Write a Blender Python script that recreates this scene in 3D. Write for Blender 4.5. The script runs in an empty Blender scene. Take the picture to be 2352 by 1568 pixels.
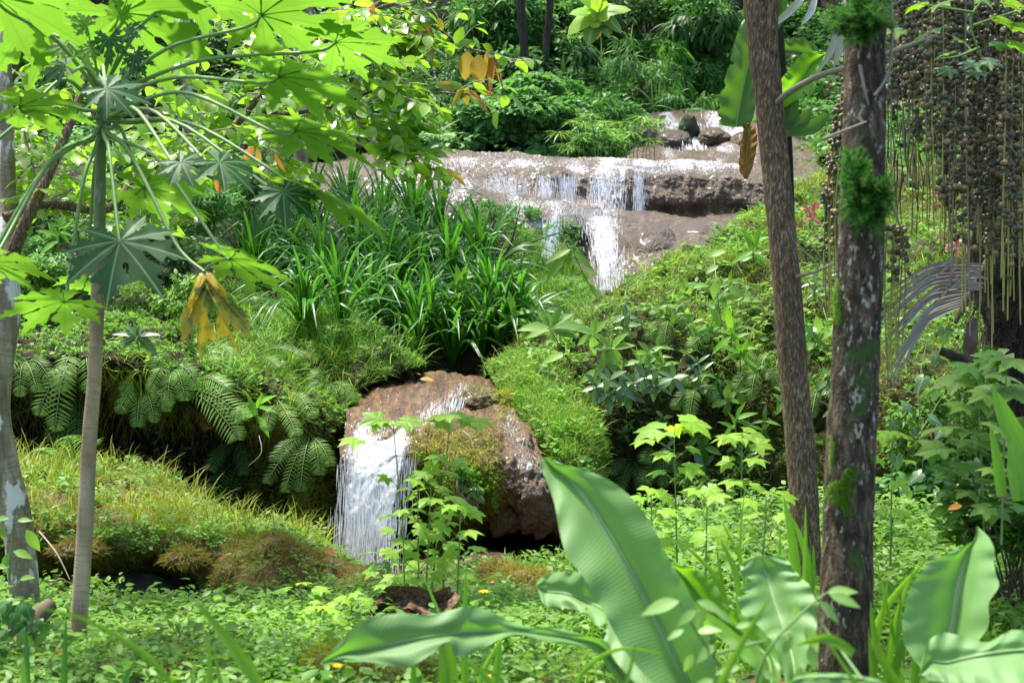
import bpy, math, random
import numpy as np
from mathutils import Vector, Matrix
from mathutils.bvhtree import BVHTree

random.seed(7)
rng = np.random.default_rng(7)
S = bpy.context.scene
COL = S.collection
R = math.radians

# ------------------------------------------------------------------ camera, light, exposure
PITCH = R(8.6)
FPX = 3619.0                      # focal length in units of a 2352 px wide frame
cam_d = bpy.data.cameras.new("camera")
cam_d.sensor_width = 36.0
cam_d.lens = 36.0 * FPX / 2352.0
cam_d.clip_start = 0.05
cam_d.clip_end = 500
cam_d.dof.use_dof = True
cam_d.dof.focus_distance = 11.0
cam_d.dof.aperture_fstop = 5.0
cam = bpy.data.objects.new("camera", cam_d)
COL.objects.link(cam)
cam.rotation_euler = (math.pi / 2 - PITCH, 0, 0)
S.camera = cam

SUN_EL, SUN_AZ = R(64), R(-38)    # azimuth from +Y (away from the camera) towards +X
w = bpy.data.worlds.new("World")
S.world = w
w.use_nodes = True
nt = w.node_tree
bg = nt.nodes["Background"]
sky = nt.nodes.new("ShaderNodeTexSky")
sky.sky_type = 'NISHITA'
sky.sun_disc = False
sky.sun_elevation = SUN_EL
sky.sun_rotation = SUN_AZ
sky.dust_density = 3.0
sky.air_density = 1.0
nt.links.new(sky.outputs[0], bg.inputs[0])
bg.inputs[1].default_value = 0.15
sd = bpy.data.lights.new("sun", 'SUN')
sd.energy = 3.6
sd.angle = R(5)
sd.color = (1.0, 0.95, 0.86)
sun = bpy.data.objects.new("sun", sd)
COL.objects.link(sun)
dirv = Vector((math.sin(SUN_AZ) * math.cos(SUN_EL), math.cos(SUN_AZ) * math.cos(SUN_EL), math.sin(SUN_EL)))
sun.rotation_euler = (-dirv).to_track_quat('-Z', 'Y').to_euler()
sun.location = (0, 0, 30)
S.view_settings.view_transform = 'Standard'
S.view_settings.look = 'None'
S.view_settings.exposure = 1.36
S.view_settings.gamma = 1.0
S.render.engine = 'CYCLES'
S.cycles.max_bounces = 8
S.cycles.diffuse_bounces = 4
S.cycles.glossy_bounces = 3
S.cycles.transmission_bounces = 5
S.cycles.transparent_max_bounces = 14
S.cycles.caustics_reflective = False
S.cycles.caustics_refractive = False
S.cycles.sample_clamp_indirect = 6

# ------------------------------------------------------------------ maths helpers
FWD = np.array([0, math.cos(PITCH), -math.sin(PITCH)])
UP = np.array([0, math.sin(PITCH), math.cos(PITCH)])
RT = np.array([1.0, 0, 0])


def P(px, py, d):
    return d * (FWD + (px - 1176) / FPX * RT + (784 - py) / FPX * UP)


def PA(a):                        # (...,3) array of px,py,d -> world
    a = np.asarray(a, float)
    d = a[..., 2:3]
    return d * (FWD + (a[..., 0:1] - 1176) / FPX * RT + (784 - a[..., 1:2]) / FPX * UP)


def nrm(v):
    v = np.asarray(v, float)
    return v / (np.linalg.norm(v, axis=-1, keepdims=True) + 1e-9)


def _hash(ix, iy, iz, s):
    n = (ix * 374761393 + iy * 668265263 + iz * 2147483647 + s * 974634777) & 0xFFFFFFFF
    n = ((n ^ (n >> 13)) * 1274126177) & 0xFFFFFFFF
    n = ((n ^ (n >> 16)) * 2246822519) & 0xFFFFFFFF
    return ((n ^ (n >> 15)) & 0xFFFFFF) / float(0xFFFFFF)


def vnoise(p, s=0):
    p = np.asarray(p, float)
    i = np.floor(p).astype(np.int64)
    f = p - i
    f = f * f * (3 - 2 * f)
    r = 0
    for dx in (0, 1):
        for dy in (0, 1):
            for dz in (0, 1):
                wgt = (f[..., 0] if dx else 1 - f[..., 0]) * (f[..., 1] if dy else 1 - f[..., 1]) * (f[..., 2] if dz else 1 - f[..., 2])
                r = r + wgt * _hash(i[..., 0] + dx, i[..., 1] + dy, i[..., 2] + dz, s)
    return r * 2 - 1


def fbm(p, o=4, s=0):
    a, r, t = 1.0, 0, 0
    p = np.asarray(p, float)
    for k in range(o):
        r = r + a * vnoise(p, s + k)
        t += a
        a *= 0.5
        p = p * 2.03 + 7.1
    return r / t


def cr(pts, n):
    """Catmull-Rom through rows of pts (k, ..., c) -> n samples along axis 0"""
    pts = np.asarray(pts, float)
    k = len(pts)
    if k == 1:
        return np.repeat(pts, n, 0)
    t = np.linspace(0, k - 1, n)
    i = np.clip(np.floor(t).astype(int), 0, k - 2)
    f = (t - i).reshape((-1,) + (1,) * (pts.ndim - 1))
    p0 = pts[np.clip(i - 1, 0, k - 1)]
    p1 = pts[i]
    p2 = pts[i + 1]
    p3 = pts[np.clip(i + 2, 0, k - 1)]
    return 0.5 * (2 * p1 + (p2 - p0) * f + (2 * p0 - 5 * p1 + 4 * p2 - p3) * f ** 2 + (3 * p1 - p0 - 3 * p2 + p3) * f ** 3)


# ------------------------------------------------------------------ objects
def tag(o, label=None, cat=None, group=None, kind=None):
    if label: o["label"] = label
    if cat: o["category"] = cat
    if group: o["group"] = group
    if kind: o["kind"] = kind
    return o


def empty(name, loc, label=None, cat=None, group=None, kind=None):
    o = bpy.data.objects.new(name, None)
    o.empty_display_size = 0.1
    COL.objects.link(o)
    o.location = Vector(loc)
    return tag(o, label, cat, group, kind)


class MB:
    def __init__(s):
        s.v, s.f4, s.f3, s.l, s.m4, s.m3, s.n = [], [], [], [], [], [], 0

    def add(s, v, f, luv=None, m=0):
        v = np.asarray(v, float).reshape(-1, 3)
        if luv is None:
            luv = np.zeros((len(v), 3))
        f = np.asarray(f, int)
        if f.shape[1] == 4:
            s.f4.append(f + s.n); s.m4.append(np.full(len(f), m))
        else:
            s.f3.append(f + s.n); s.m3.append(np.full(len(f), m))
        s.v.append(v); s.l.append(np.asarray(luv, float).reshape(-1, 3)); s.n += len(v)
        return s

    def build(s, name, mats, parent=None, smooth=True):
        v = np.concatenate(s.v)
        l = np.concatenate(s.l)
        if parent is not None:
            w_, q_ = np.zeros(3), parent
            while q_ is not None:
                w_ = w_ + np.array(q_.location); q_ = q_.parent
            v = v - w_
        f4 = np.concatenate(s.f4) if s.f4 else np.zeros((0, 4), int)
        f3 = np.concatenate(s.f3) if s.f3 else np.zeros((0, 3), int)
        mi = np.concatenate((s.m4 if s.m4 else [np.zeros(0, int)]) + (s.m3 if s.m3 else []))
        me = bpy.data.meshes.new(name)
        me.vertices.add(len(v))
        me.vertices.foreach_set("co", v.astype(np.float32).ravel())
        nl = len(f4) * 4 + len(f3) * 3
        me.loops.add(nl)
        me.loops.foreach_set("vertex_index", np.concatenate([f4.ravel(), f3.ravel()]).astype(np.int32))
        me.polygons.add(len(f4) + len(f3))
        ls = np.concatenate([np.arange(len(f4)) * 4, len(f4) * 4 + np.arange(len(f3)) * 3]).astype(np.int32)
        me.polygons.foreach_set("loop_start", ls)
        me.polygons.foreach_set("material_index", mi.astype(np.int32))
        me.polygons.foreach_set("use_smooth", np.full(len(ls), smooth, dtype=bool))
        at = me.attributes.new("luv", 'FLOAT_VECTOR', 'POINT')
        at.data.foreach_set("vector", l.astype(np.float32).ravel())
        me.update(calc_edges=True)
        me.validate(clean_customdata=False)
        for m in (mats if isinstance(mats, (list, tuple)) else [mats]):
            me.materials.append(m)
        o = bpy.data.objects.new(name, me)
        COL.objects.link(o)
        if parent is not None:
            o.parent = parent
        return o


def gridfaces(nv, nu, off=0, wrap=False):
    j, i = np.meshgrid(np.arange(nv - 1), np.arange(nu if wrap else nu - 1), indexing='ij')
    a = j * nu + i
    b = j * nu + (i + 1) % nu
    return np.stack([a, b, b + nu, a + nu], -1).reshape(-1, 4) + off


def tube(mb, pts, rad, seg=8, m=0, nz=0.0, nsc=8.0, cap=True, twist=0, rnd=0.5):
    pts = np.asarray(pts, float)
    n = len(pts)
    rad = np.broadcast_to(np.asarray(rad, float), (n,)) if np.ndim(rad) == 0 or len(rad) == n else np.interp(np.linspace(0, 1, n), np.linspace(0, 1, len(rad)), rad)
    T = np.gradient(pts, axis=0)
    T = nrm(T)
    ref = np.array([0.31, 0.95, 0.05]) if abs(T[:, 1]).mean() < 0.8 else np.array([1.0, 0.1, 0.2])
    X = nrm(np.cross(T, ref))
    Y = np.cross(T, X)
    a = np.linspace(0, 2 * math.pi, seg, endpoint=False)
    L = np.concatenate([[0], np.cumsum(np.linalg.norm(np.diff(pts, axis=0), axis=1))])
    d = X[:, None] * np.cos(a)[None, :, None] + Y[:, None] * np.sin(a)[None, :, None]
    r = rad[:, None, None] * np.ones((1, seg, 1))
    if nz:
        q = pts[:, None] + d * rad[:, None, None]
        r = r * (1 + nz * fbm(q * nsc, 4)[..., None])
    v = pts[:, None] + d * r
    luv = np.zeros((n, seg, 3))
    luv[..., 0] = a / (2 * math.pi)
    luv[..., 1] = L[:, None]
    luv[..., 2] = rnd
    v = v.reshape(-1, 3)
    f = gridfaces(n, seg, wrap=True)
    base = len(v)
    mb.add(v, f, luv.reshape(-1, 3), m)
    if cap:
        for e, row in ((0, 0), (n - 1, n - 1)):
            c = pts[e]
            vv = np.concatenate([v[row * seg:(row + 1) * seg], [c]])
            ff = [(k, (k + 1) % seg, seg) if e else ((k + 1) % seg, k, seg) for k in range(seg)]
            ll = np.zeros((seg + 1, 3)); ll[:, 2] = rnd; ll[:, 1] = L[e]
            mb.add(vv, ff, ll, m)


def strand(mb, pts, r0, r1, seg=5, n=10, m=0, **k):
    p = cr(pts, n)
    tube(mb, p, np.linspace(r0, r1, n), seg, m, **k)
    return p


# ------------------------------------------------------------------ leaf templates: local x across, y along, z up
def T_blade(ns=4, wid=0.05, curl=0.5):
    t = np.linspace(0, 1, ns + 1)
    wd = wid * np.clip(1 - t ** 2.2, 0.02, 1) * np.clip(0.55 + t * 2, 0, 1)
    y = np.sin(t * curl * 1.5) / (curl * 1.5 + 1e-6) if curl else t
    z = -(1 - np.cos(t * curl * 1.5)) / (curl * 1.5 + 1e-6) if curl else t * 0
    v = np.stack([np.stack([-wd, y, z], -1), np.stack([wd, y, z], -1)], 1).reshape(-1, 3)
    l = np.stack([np.stack([-np.ones_like(t), t], -1), np.stack([np.ones_like(t), t], -1)], 1).reshape(-1, 2)
    return v, gridfaces(ns + 1, 2), l


def T_leaf(ns=4, asp=0.42, peak=0.42, fold=0.25, curl=0.35, sharp=1.0):
    t = np.linspace(0, 1, ns + 1)
    s = np.where(t < peak, np.sin(t / peak * math.pi / 2) ** 0.8, np.cos((t - peak) / (1 - peak) * math.pi / 2) ** sharp)
    wd = asp * 0.5 * np.clip(s, 0.02, 1)
    y = t
    z = -curl * t ** 2 * 0.5
    v = np.stack([np.stack([-wd, y, z + wd * fold], -1), np.stack([wd * 0, y, z], -1), np.stack([wd, y, z + wd * fold], -1)], 1).reshape(-1, 3)
    o = np.ones_like(t)
    l = np.stack([np.stack([-o, t], -1), np.stack([o * 0, t], -1), np.stack([o, t], -1)], 1).reshape(-1, 2)
    return v, gridfaces(ns + 1, 3), l


def T_small(asp=0.5):
    v = np.array([[0, 0, 0], [-asp * .5, .45, .06], [0, .5, -.02], [asp * .5, .45, .06], [0, 1, -.12]], float)
    f = np.array([[0, 2, 1, 1], [0, 3, 2, 2]])
    f = np.array([[0, 3, 2, 1], [1, 2, 3, 4]])
    l = np.array([[0, 0], [-1, .45], [0, .5], [1, .45], [0, 1]], float)
    return v, f, l


def T_radial(lobes, r0=0.3, nth=200, rings=(0.0, 0.25, 0.55, 0.8, 1.0), droop=0.25, fold=0.06):
    """palmate leaf, tip towards +y; lobes = [(angle, length, half width)]"""
    th = np.linspace(-math.pi, math.pi, nth, endpoint=False)
    r = np.full(nth, 0.0)
    dax = np.full(nth, 9.0)
    for a, L, hw, main in lobes:
        dd = np.abs((th - a + math.pi) % (2 * math.pi) - math.pi)
        rr = L * (1 - (dd / hw) ** 1.15 * 0.75)
        r = np.maximum(r, rr)
        if main:
            dax = np.minimum(dax, dd)
    back = np.abs(np.abs(th) - math.pi)
    r = np.maximum(r, r0)
    r = np.where(back < 0.25, np.minimum(r, 0.06 + back * 0.6), r)
    V, Lv = [], []
    for k in rings:
        q = r * k
        x, y = q * np.sin(th), q * np.cos(th)
        rad = np.sqrt(x * x + y * y)
        z = -droop * rad ** 2 + fold * np.clip(dax, 0, .3) * rad * 3
        V.append(np.stack([x, y, z], -1))
        Lv.append(np.stack([np.clip(dax, 0, 1) * rad, rad], -1))
    V = np.concatenate(V); Lv = np.concatenate(Lv)
    return V, gridfaces(len(rings), nth, wrap=True), Lv


def papaya_leaf(n=8, spread=2.4, Lb=.60, nv=34, droop=.20, fold=.22):
    """lobes built one by one, each with forward pointing side lobes, joined round the stalk"""
    V, F, Lv, off = [], [], [], 0
    for i in range(n):
        a = -spread + 2 * spread * i / (n - 1)
        a += random.uniform(-.04, .04)
        L = (1 + (Lb - 1) * (abs(a) / spread) ** 1.4) * random.uniform(.93, 1.06)
        j = lambda v: v * random.uniform(.85, 1.15)
        web = 2 * spread / (n - 1) * .52
        tk = np.array([0, .12, .33, .40, .47, .56, .62, .67, .74, .79, .84, 1.0])
        half = []
        for s_ in (-1, 1):
            wk = np.array([.012, .12 * web * 1.1, .33 * web * 1.05, j(.085), j(.15), j(.215), j(.10), j(.075), j(.125), j(.055), j(.05), .001])
            tj = tk.copy(); tj[3:11] += random.uniform(-.025, .025)
            t = np.linspace(0, 1, nv)
            half.append(np.interp(t, tj, wk))
        t = np.linspace(0, 1, nv)
        us = np.array([-1, -.5, 0, .5, 1])
        x = np.where(us[None] < 0, half[0][:, None], half[1][:, None]) * us[None]
        shear = np.clip((t - .3) * 3, 0, 1)[:, None] * .75
        y = t[:, None] + np.abs(x) * shear
        x, y = x * L, y * L * .93
        r = np.hypot(x, y)
        z = -droop * r ** 2 + fold * np.abs(x) - .02 + .0015 * i
        ca, sa = math.cos(a), math.sin(a)
        X = x * ca + y * sa; Y = -x * sa + y * ca
        V.append(np.stack([X, Y, z], -1).reshape(-1, 3))
        Lv.append(np.stack([np.abs(x), r], -1).reshape(-1, 2))
        F.append(gridfaces(nv, 5, off)); off += nv * 5
    return np.concatenate(V), np.concatenate(F), np.concatenate(Lv)


def palm_lobes(n=7, spread=2.5, L0=1.0, Lb=0.6, teeth=2, hw=0.16, tl=0.72):
    out = []
    for i in range(n):
        a = -spread + 2 * spread * i / (n - 1)
        L = L0 + (Lb - L0) * (abs(a) / spread) ** 1.5
        L *= random.uniform(0.93, 1.05)
        out.append((a, L, hw, 1))
        for k in range(1, teeth + 1):
            for s in (-1, 1):
                out.append((a + s * 0.17 * k, L * (tl ** k) * random.uniform(.92, 1.08), hw * 0.75, 0))
    return out


def orient(f, n):
    y = nrm(f)
    x = nrm(np.cross(y, n))
    z = np.cross(x, y)
    return np.stack([x, y, z], -1)      # columns


def place(mb, T, M, pos, sc, rnd, m=0):
    """instances of template T: M (N,3,3), pos (N,3), sc (N,) or (N,3), rnd (N,)"""
    V, F, L = T
    N = len(pos)
    if N == 0:
        return
    sc = np.asarray(sc, float)
    if sc.ndim == 1:
        sc = np.repeat(sc[:, None], 3, 1)
    loc = V[None] * sc[:, None, :]
    v = np.einsum('nij,nkj->nki', M, loc) + pos[:, None]
    f = (F[None] + (np.arange(N) * len(V))[:, None, None]).reshape(-1, F.shape[1])
    l = np.zeros((N, len(V), 3))
    l[..., :2] = L[None]
    l[..., 2] = np.asarray(rnd)[:, None]
    mb.add(v.reshape(-1, 3), f, l.reshape(-1, 3), m)


def rdir(n, up=0.0):
    v = rng.normal(size=(n, 3))
    v = nrm(v)
    v[:, 2] += up
    return nrm(v)


# ------------------------------------------------------------------ materials
class N:
    def __init__(s, name):
        s.m = bpy.data.materials.new(name)
        s.m.use_nodes = True
        s.t = s.m.node_tree
        s.t.nodes.clear()
        s.out = s.t.nodes.new("ShaderNodeOutputMaterial")

    def n(s, typ, **k):
        o = s.t.nodes.new("ShaderNode" + typ)
        for a, b in k.items():
            setattr(o, a, b)
        return o

    def set(s, node, idx, val):
        if hasattr(val, "links") or isinstance(val, bpy.types.NodeSocket):
            s.t.links.new(val, node.inputs[idx])
        else:
            node.inputs[idx].default_value = val
        return node

    def math(s, op, a, b=0.0, c=None, clamp=False):
        o = s.n("Math", operation=op, use_clamp=clamp)
        s.set(o, 0, a); s.set(o, 1, b)
        if c is not None: s.set(o, 2, c)
        return o.outputs[0]

    def mix(s, f, a, b):
        o = s.n("Mix", data_type='RGBA')
        s.set(o, 0, f)
        for idx, v in ((6, a), (7, b)):
            if isinstance(v, (tuple, list)): v = (v[0], v[1], v[2], 1)
            s.set(o, idx, v)
        return o.outputs[2]

    def ramp(s, f, stops):
        o = s.n("ValToRGB")
        e = o.color_ramp.elements
        while len(e) < len(stops): e.new(0.5)
        for q, (p, c) in zip(e, stops):
            q.position = p
            q.color = (c, c, c, 1) if not isinstance(c, (tuple, list)) else (c[0], c[1], c[2], 1)
        s.set(o, 0, f)
        return o.outputs[0]

    def noise(s, vec, scale, detail=4, rough=0.55, dist=0.0):
        o = s.n("TexNoise")
        if vec is not None: s.t.links.new(vec, o.inputs["Vector"])
        o.inputs["Scale"].default_value = scale
        o.inputs["Detail"].default_value = detail
        o.inputs["Roughness"].default_value = rough
        o.inputs["Distortion"].default_value = dist
        return o.outputs[0]

    def geo(s):
        return s.n("NewGeometry").outputs["Position"]

    def luv(s):
        a = s.n("Attribute", attribute_name="luv")
        x = s.n("SeparateXYZ")
        s.t.links.new(a.outputs["Vector"], x.inputs[0])
        return x.outputs[0], x.outputs[1], x.outputs[2], a.outputs["Vector"]

    def comb(s, x, y, z=0.0):
        o = s.n("CombineXYZ")
        s.set(o, 0, x); s.set(o, 1, y); s.set(o, 2, z)
        return o.outputs[0]

    def bump(s, h, strength=0.3, dist=0.02):
        o = s.n("Bump")
        o.inputs["Strength"].default_value = strength
        o.inputs["Distance"].default_value = dist
        s.set(o, "Height", h)
        return o.outputs[0]

    def bsdf(s, col, rough=0.5, spec=0.5, bump=None, coat=0.0, coat_r=0.1):
        o = s.n("BsdfPrincipled")
        s.set(o, "Base Color", col if not isinstance(col, tuple) else (col[0], col[1], col[2], 1))
        s.set(o, "Roughness", rough)
        s.set(o, "Specular IOR Level", spec)
        if coat:
            s.set(o, "Coat Weight", coat); s.set(o, "Coat Roughness", coat_r)
        if bump is not None:
            s.t.links.new(bump, o.inputs["Normal"])
        return o.outputs[0]

    def end(s, sh):
        s.t.links.new(sh, s.out.inputs[0])
        return s.m


def leaf_mat(name, c1, c2, trans=None, tf=0.4, rough=0.42, spec=0.5, vein=None, vein_kind='mid', blotch=None, blotch_lo=.5, clump=0.0, stripe=0.0, nsc=1.7):
    warm = lambda c: None if c is None else (c[0] * 1.12, c[1] * 1.03, c[2] * .62)
    c1, c2, trans = warm(c1), warm(c2), warm(trans)
    if spec == 0.5 and not stripe: spec, rough = 0.22, max(rough, .45)
    q = N(name)
    u, v, r, _ = q.luv()
    col = q.mix(r, c1, c2)
    pos = q.geo()
    big = q.ramp(q.noise(pos, nsc, 3), [(0.3, 0.72), (0.7, 1.25)])
    mul = q.n("Mix", data_type='RGBA', blend_type='MULTIPLY')
    mul.inputs[0].default_value = 1.0
    q.set(mul, 6, col); q.set(mul, 7, big)
    col = mul.outputs[2]
    if blotch is not None:
        bn = q.ramp(q.noise(pos, 14, 5, 0.6), [(blotch_lo, 0.0), (blotch_lo + 0.1, 1.0)])
        col = q.mix(bn, col, blotch)
    bmp = None
    au = q.math('ABSOLUTE', u)
    if stripe:
        # lateral veins of a big leaf: fine ridges running from midrib to margin
        ph = q.math('ADD', q.math('MULTIPLY', v, stripe), q.math('MULTIPLY', au, -stripe * 0.055))
        wv = q.math('SINE', ph)
        n2 = q.noise(q.comb(q.math('MULTIPLY', au, 2.0), q.math('MULTIPLY', ph, 0.11)), 6, 3)
        h = q.math('ADD', q.math('MULTIPLY', wv, 0.35), n2)
        bmp = q.bump(h, 0.25, 0.0015)
        col = q.mix(q.math('MULTIPLY', q.math('MULTIPLY_ADD', wv, 0.5, 0.5, clamp=True), 0.15), col, (c2[0] * 1.5, c2[1] * 1.4, c2[2] * 1.5))
    if vein is not None:
        if vein_kind == 'mid':
            vf = q.math('LESS_THAN', au, 0.07 if not stripe else 0.055)
        else:
            vf = q.math('LESS_THAN', u, 0.010)
        col = q.mix(q.math('MULTIPLY', vf, 0.75), col, vein)
    b = q.bsdf(col, rough, spec, bmp)
    tc = trans if trans is not None else (c1[0] * 2, c1[1] * 2, c1[2])
    t = q.n("BsdfTranslucent")
    mt = q.n("Mix", data_type='RGBA', blend_type='MULTIPLY')
    mt.inputs[0].default_value = 1.0
    q.set(mt, 6, (tc[0], tc[1], tc[2], 1)); q.set(mt, 7, big)
    tcol = mt.outputs[2]
    if blotch is not None:
        tcol = q.mix(bn, tcol, blotch)
    if vein is not None:
        tcol = q.mix(q.math('MULTIPLY', vf, 0.5), tcol, (tc[0] * .5, tc[1] * .6, tc[2]))
    q.set(t, 0, tcol)
    ms = q.n("MixShader")
    ms.inputs[0].default_value = tf
    q.t.links.new(b, ms.inputs[1]); q.t.links.new(t.outputs[0], ms.inputs[2])
    return q.end(ms.outputs[0])


M = {}
M['grass'] = leaf_mat('grass_blades', (0.14, 0.22, 0.02), (0.25, 0.30, 0.045), (0.40, 0.52, 0.05), 0.45, 0.5)
M['grass_bright'] = leaf_mat('bright_grass_blades', (0.09, 0.24, 0.03), (0.17, 0.33, 0.045), (0.28, 0.60, 0.05), 0.45, 0.5)
M['grass_dry'] = leaf_mat('dry_moss_strands', (0.17, 0.13, 0.04), (0.22, 0.23, 0.05), (0.30, 0.31, 0.06), 0.35, 0.6)
M['weed'] = leaf_mat('ground_cover_leaves', (0.07, 0.20, 0.035), (0.14, 0.29, 0.07), (0.20, 0.46, 0.06), 0.4, 0.4)
M['weed_light'] = leaf_mat('pale_ground_cover_leaves', (0.10, 0.24, 0.07), (0.18, 0.33, 0.10), (0.24, 0.52, 0.09), 0.4, 0.42)
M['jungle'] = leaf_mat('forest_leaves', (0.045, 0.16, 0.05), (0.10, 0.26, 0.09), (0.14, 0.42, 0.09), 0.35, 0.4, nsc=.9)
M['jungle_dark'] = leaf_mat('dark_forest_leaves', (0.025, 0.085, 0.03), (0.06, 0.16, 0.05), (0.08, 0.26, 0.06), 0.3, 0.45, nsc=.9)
M['vine'] = leaf_mat('vine_leaves', (0.06, 0.19, 0.07), (0.12, 0.30, 0.12), (0.16, 0.44, 0.10), 0.35, 0.38, nsc=1.2)
M['strap'] = leaf_mat('strap_leaves', (0.02, 0.095, 0.018), (0.06, 0.21, 0.035), (0.11, 0.42, 0.04), 0.35, 0.38, 0.3)
M['fern'] = leaf_mat('fern_pinnae', (0.10, 0.23, 0.06), (0.18, 0.33, 0.11), (0.20, 0.42, 0.08), 0.38, 0.45)
M['fern_dead'] = leaf_mat('dead_fern_pinnae', (0.20, 0.07, 0.03), (0.26, 0.11, 0.05), (0.3, 0.12, 0.05), 0.3, 0.7)
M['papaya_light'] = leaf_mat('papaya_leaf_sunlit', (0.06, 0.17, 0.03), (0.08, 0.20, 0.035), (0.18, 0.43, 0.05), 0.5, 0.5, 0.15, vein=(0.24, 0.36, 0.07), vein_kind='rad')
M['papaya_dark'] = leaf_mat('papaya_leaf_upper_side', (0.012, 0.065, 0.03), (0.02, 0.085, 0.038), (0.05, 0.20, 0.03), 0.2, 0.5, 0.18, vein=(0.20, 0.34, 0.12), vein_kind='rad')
M['papaya_yellow'] = leaf_mat('papaya_leaf_yellowing', (0.46, 0.37, 0.04), (0.52, 0.42, 0.05), (0.60, 0.50, 0.05), 0.35, 0.5, 0.4, vein=(0.55, 0.42, 0.12), vein_kind='rad', blotch=(0.17, 0.27, 0.04), blotch_lo=.49)
M['branch_leaf'] = leaf_mat('broadleaf_tree_leaves', (0.11, 0.27, 0.035), (0.17, 0.34, 0.045), (0.32, 0.64, 0.06), 0.5, 0.28, 0.6, vein=(0.3, 0.42, 0.08))
M['leaf_yellow'] = leaf_mat('yellowing_leaves', (0.42, 0.34, 0.08), (0.55, 0.40, 0.12), (0.65, 0.48, 0.1), 0.45, 0.4, vein=(0.6, 0.5, 0.25))
M['leaf_orange'] = leaf_mat('orange_leaves', (0.50, 0.20, 0.07), (0.60, 0.30, 0.12), (0.7, 0.30, 0.1), 0.4, 0.45, vein=(0.6, 0.4, 0.2))
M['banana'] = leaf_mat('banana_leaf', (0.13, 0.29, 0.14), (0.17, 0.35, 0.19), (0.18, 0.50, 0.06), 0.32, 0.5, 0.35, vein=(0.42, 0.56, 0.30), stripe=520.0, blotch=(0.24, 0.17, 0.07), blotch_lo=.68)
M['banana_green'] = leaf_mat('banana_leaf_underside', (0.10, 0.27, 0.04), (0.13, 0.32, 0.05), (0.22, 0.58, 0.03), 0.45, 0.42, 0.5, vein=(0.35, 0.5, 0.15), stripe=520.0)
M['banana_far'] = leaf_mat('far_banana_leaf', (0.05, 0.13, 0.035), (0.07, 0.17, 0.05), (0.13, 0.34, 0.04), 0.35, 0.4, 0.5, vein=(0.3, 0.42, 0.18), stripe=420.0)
M['banana_dead'] = leaf_mat('dead_banana_leaf', (0.17, 0.10, 0.045), (0.24, 0.15, 0.07), (0.25, 0.13, 0.04), 0.2, 0.7, 0.2, blotch=(0.45, 0.20, 0.03), blotch_lo=.55, stripe=150)
M['iris'] = leaf_mat('sword_leaves', (0.08, 0.24, 0.03), (0.14, 0.36, 0.06), (0.26, 0.62, 0.04), 0.4, 0.36)
M['tall_weed'] = leaf_mat('tall_weed_leaves', (0.18, 0.38, 0.06), (0.26, 0.46, 0.09), (0.44, 0.76, 0.08), 0.45, 0.4, vein=(0.3, 0.46, 0.12), vein_kind='rad')
M['trifoliate'] = leaf_mat('trifoliate_leaves', (0.17, 0.36, 0.14), (0.22, 0.42, 0.18), (0.3, 0.6, 0.15), 0.35, 0.45, vein=(0.3, 0.48, 0.2))
M['glossy'] = leaf_mat('glossy_shrub_leaves', (0.05, 0.17, 0.03), (0.11, 0.28, 0.05), (0.22, 0.5, 0.04), 0.3, 0.22, 0.7, vein=(0.25, 0.4, 0.12))
M['bluish'] = leaf_mat('bluish_shrub_leaves', (0.06, 0.15, 0.075), (0.11, 0.22, 0.12), (0.14, 0.34, 0.12), 0.28, 0.3, 0.6, vein=(0.25, 0.38, 0.2))
M['conifer'] = leaf_mat('feathery_sprays', (0.035, 0.14, 0.035), (0.07, 0.22, 0.05), (0.10, 0.36, 0.05), 0.35, 0.5)
M['sedge'] = leaf_mat('sedge_rays', (0.18, 0.36, 0.12), (0.28, 0.46, 0.18), (0.2, 0.45, 0.1), 0.35, 0.4)
M['clubmoss'] = leaf_mat('clubmoss_strings', (0.03, 0.14, 0.02), (0.06, 0.2, 0.03), (0.1, 0.35, 0.03), 0.35, 0.45)
M['ivy'] = leaf_mat('ivy_leaves', (0.03, 0.12, 0.04), (0.05, 0.17, 0.055), (0.08, 0.26, 0.05), 0.25, 0.38, vein=(0.12, 0.25, 0.1))
M['pink'] = leaf_mat('pink_leaves', (0.35, 0.10, 0.20), (0.45, 0.22, 0.32), (0.5, 0.15, 0.25), 0.3, 0.45)
M['petal'] = leaf_mat('yellow_petals', (0.75, 0.48, 0.02), (0.8, 0.5, 0.03), (0.8, 0.5, 0.02), 0.3, 0.5)


def stem_mat(name, c1, c2, rough=0.5):
    q = N(name)
    n = q.noise(q.geo(), 30, 4)
    return q.end(q.bsdf(q.mix(n, c1, c2), rough, 0.5, q.bump(n, 0.2, 0.003)))


M['stalk'] = stem_mat('papaya_stalk', (0.12, 0.25, 0.06), (0.20, 0.33, 0.10))
M['stem'] = stem_mat('green_stem', (0.10, 0.22, 0.05), (0.18, 0.3, 0.08))
M['stem_brown'] = stem_mat('brown_stem', (0.07, 0.05, 0.03), (0.14, 0.10, 0.06), 0.8)
M['twig_pale'] = stem_mat('pale_twig', (0.20, 0.16, 0.11), (0.32, 0.28, 0.20), 0.8)
M['dead_grey'] = stem_mat('grey_dead_fronds', (0.26, 0.23, 0.20), (0.42, 0.38, 0.34), 0.8)
M['dead_white'] = stem_mat('white_dead_strips', (0.55, 0.52, 0.48), (0.68, 0.66, 0.62), 0.7)
M['fibre'] = stem_mat('dark_fibre', (0.02, 0.016, 0.012), (0.07, 0.055, 0.045), 0.9)
M['root'] = stem_mat('hanging_roots', (0.10, 0.06, 0.04), (0.18, 0.12, 0.085), 0.9)


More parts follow.
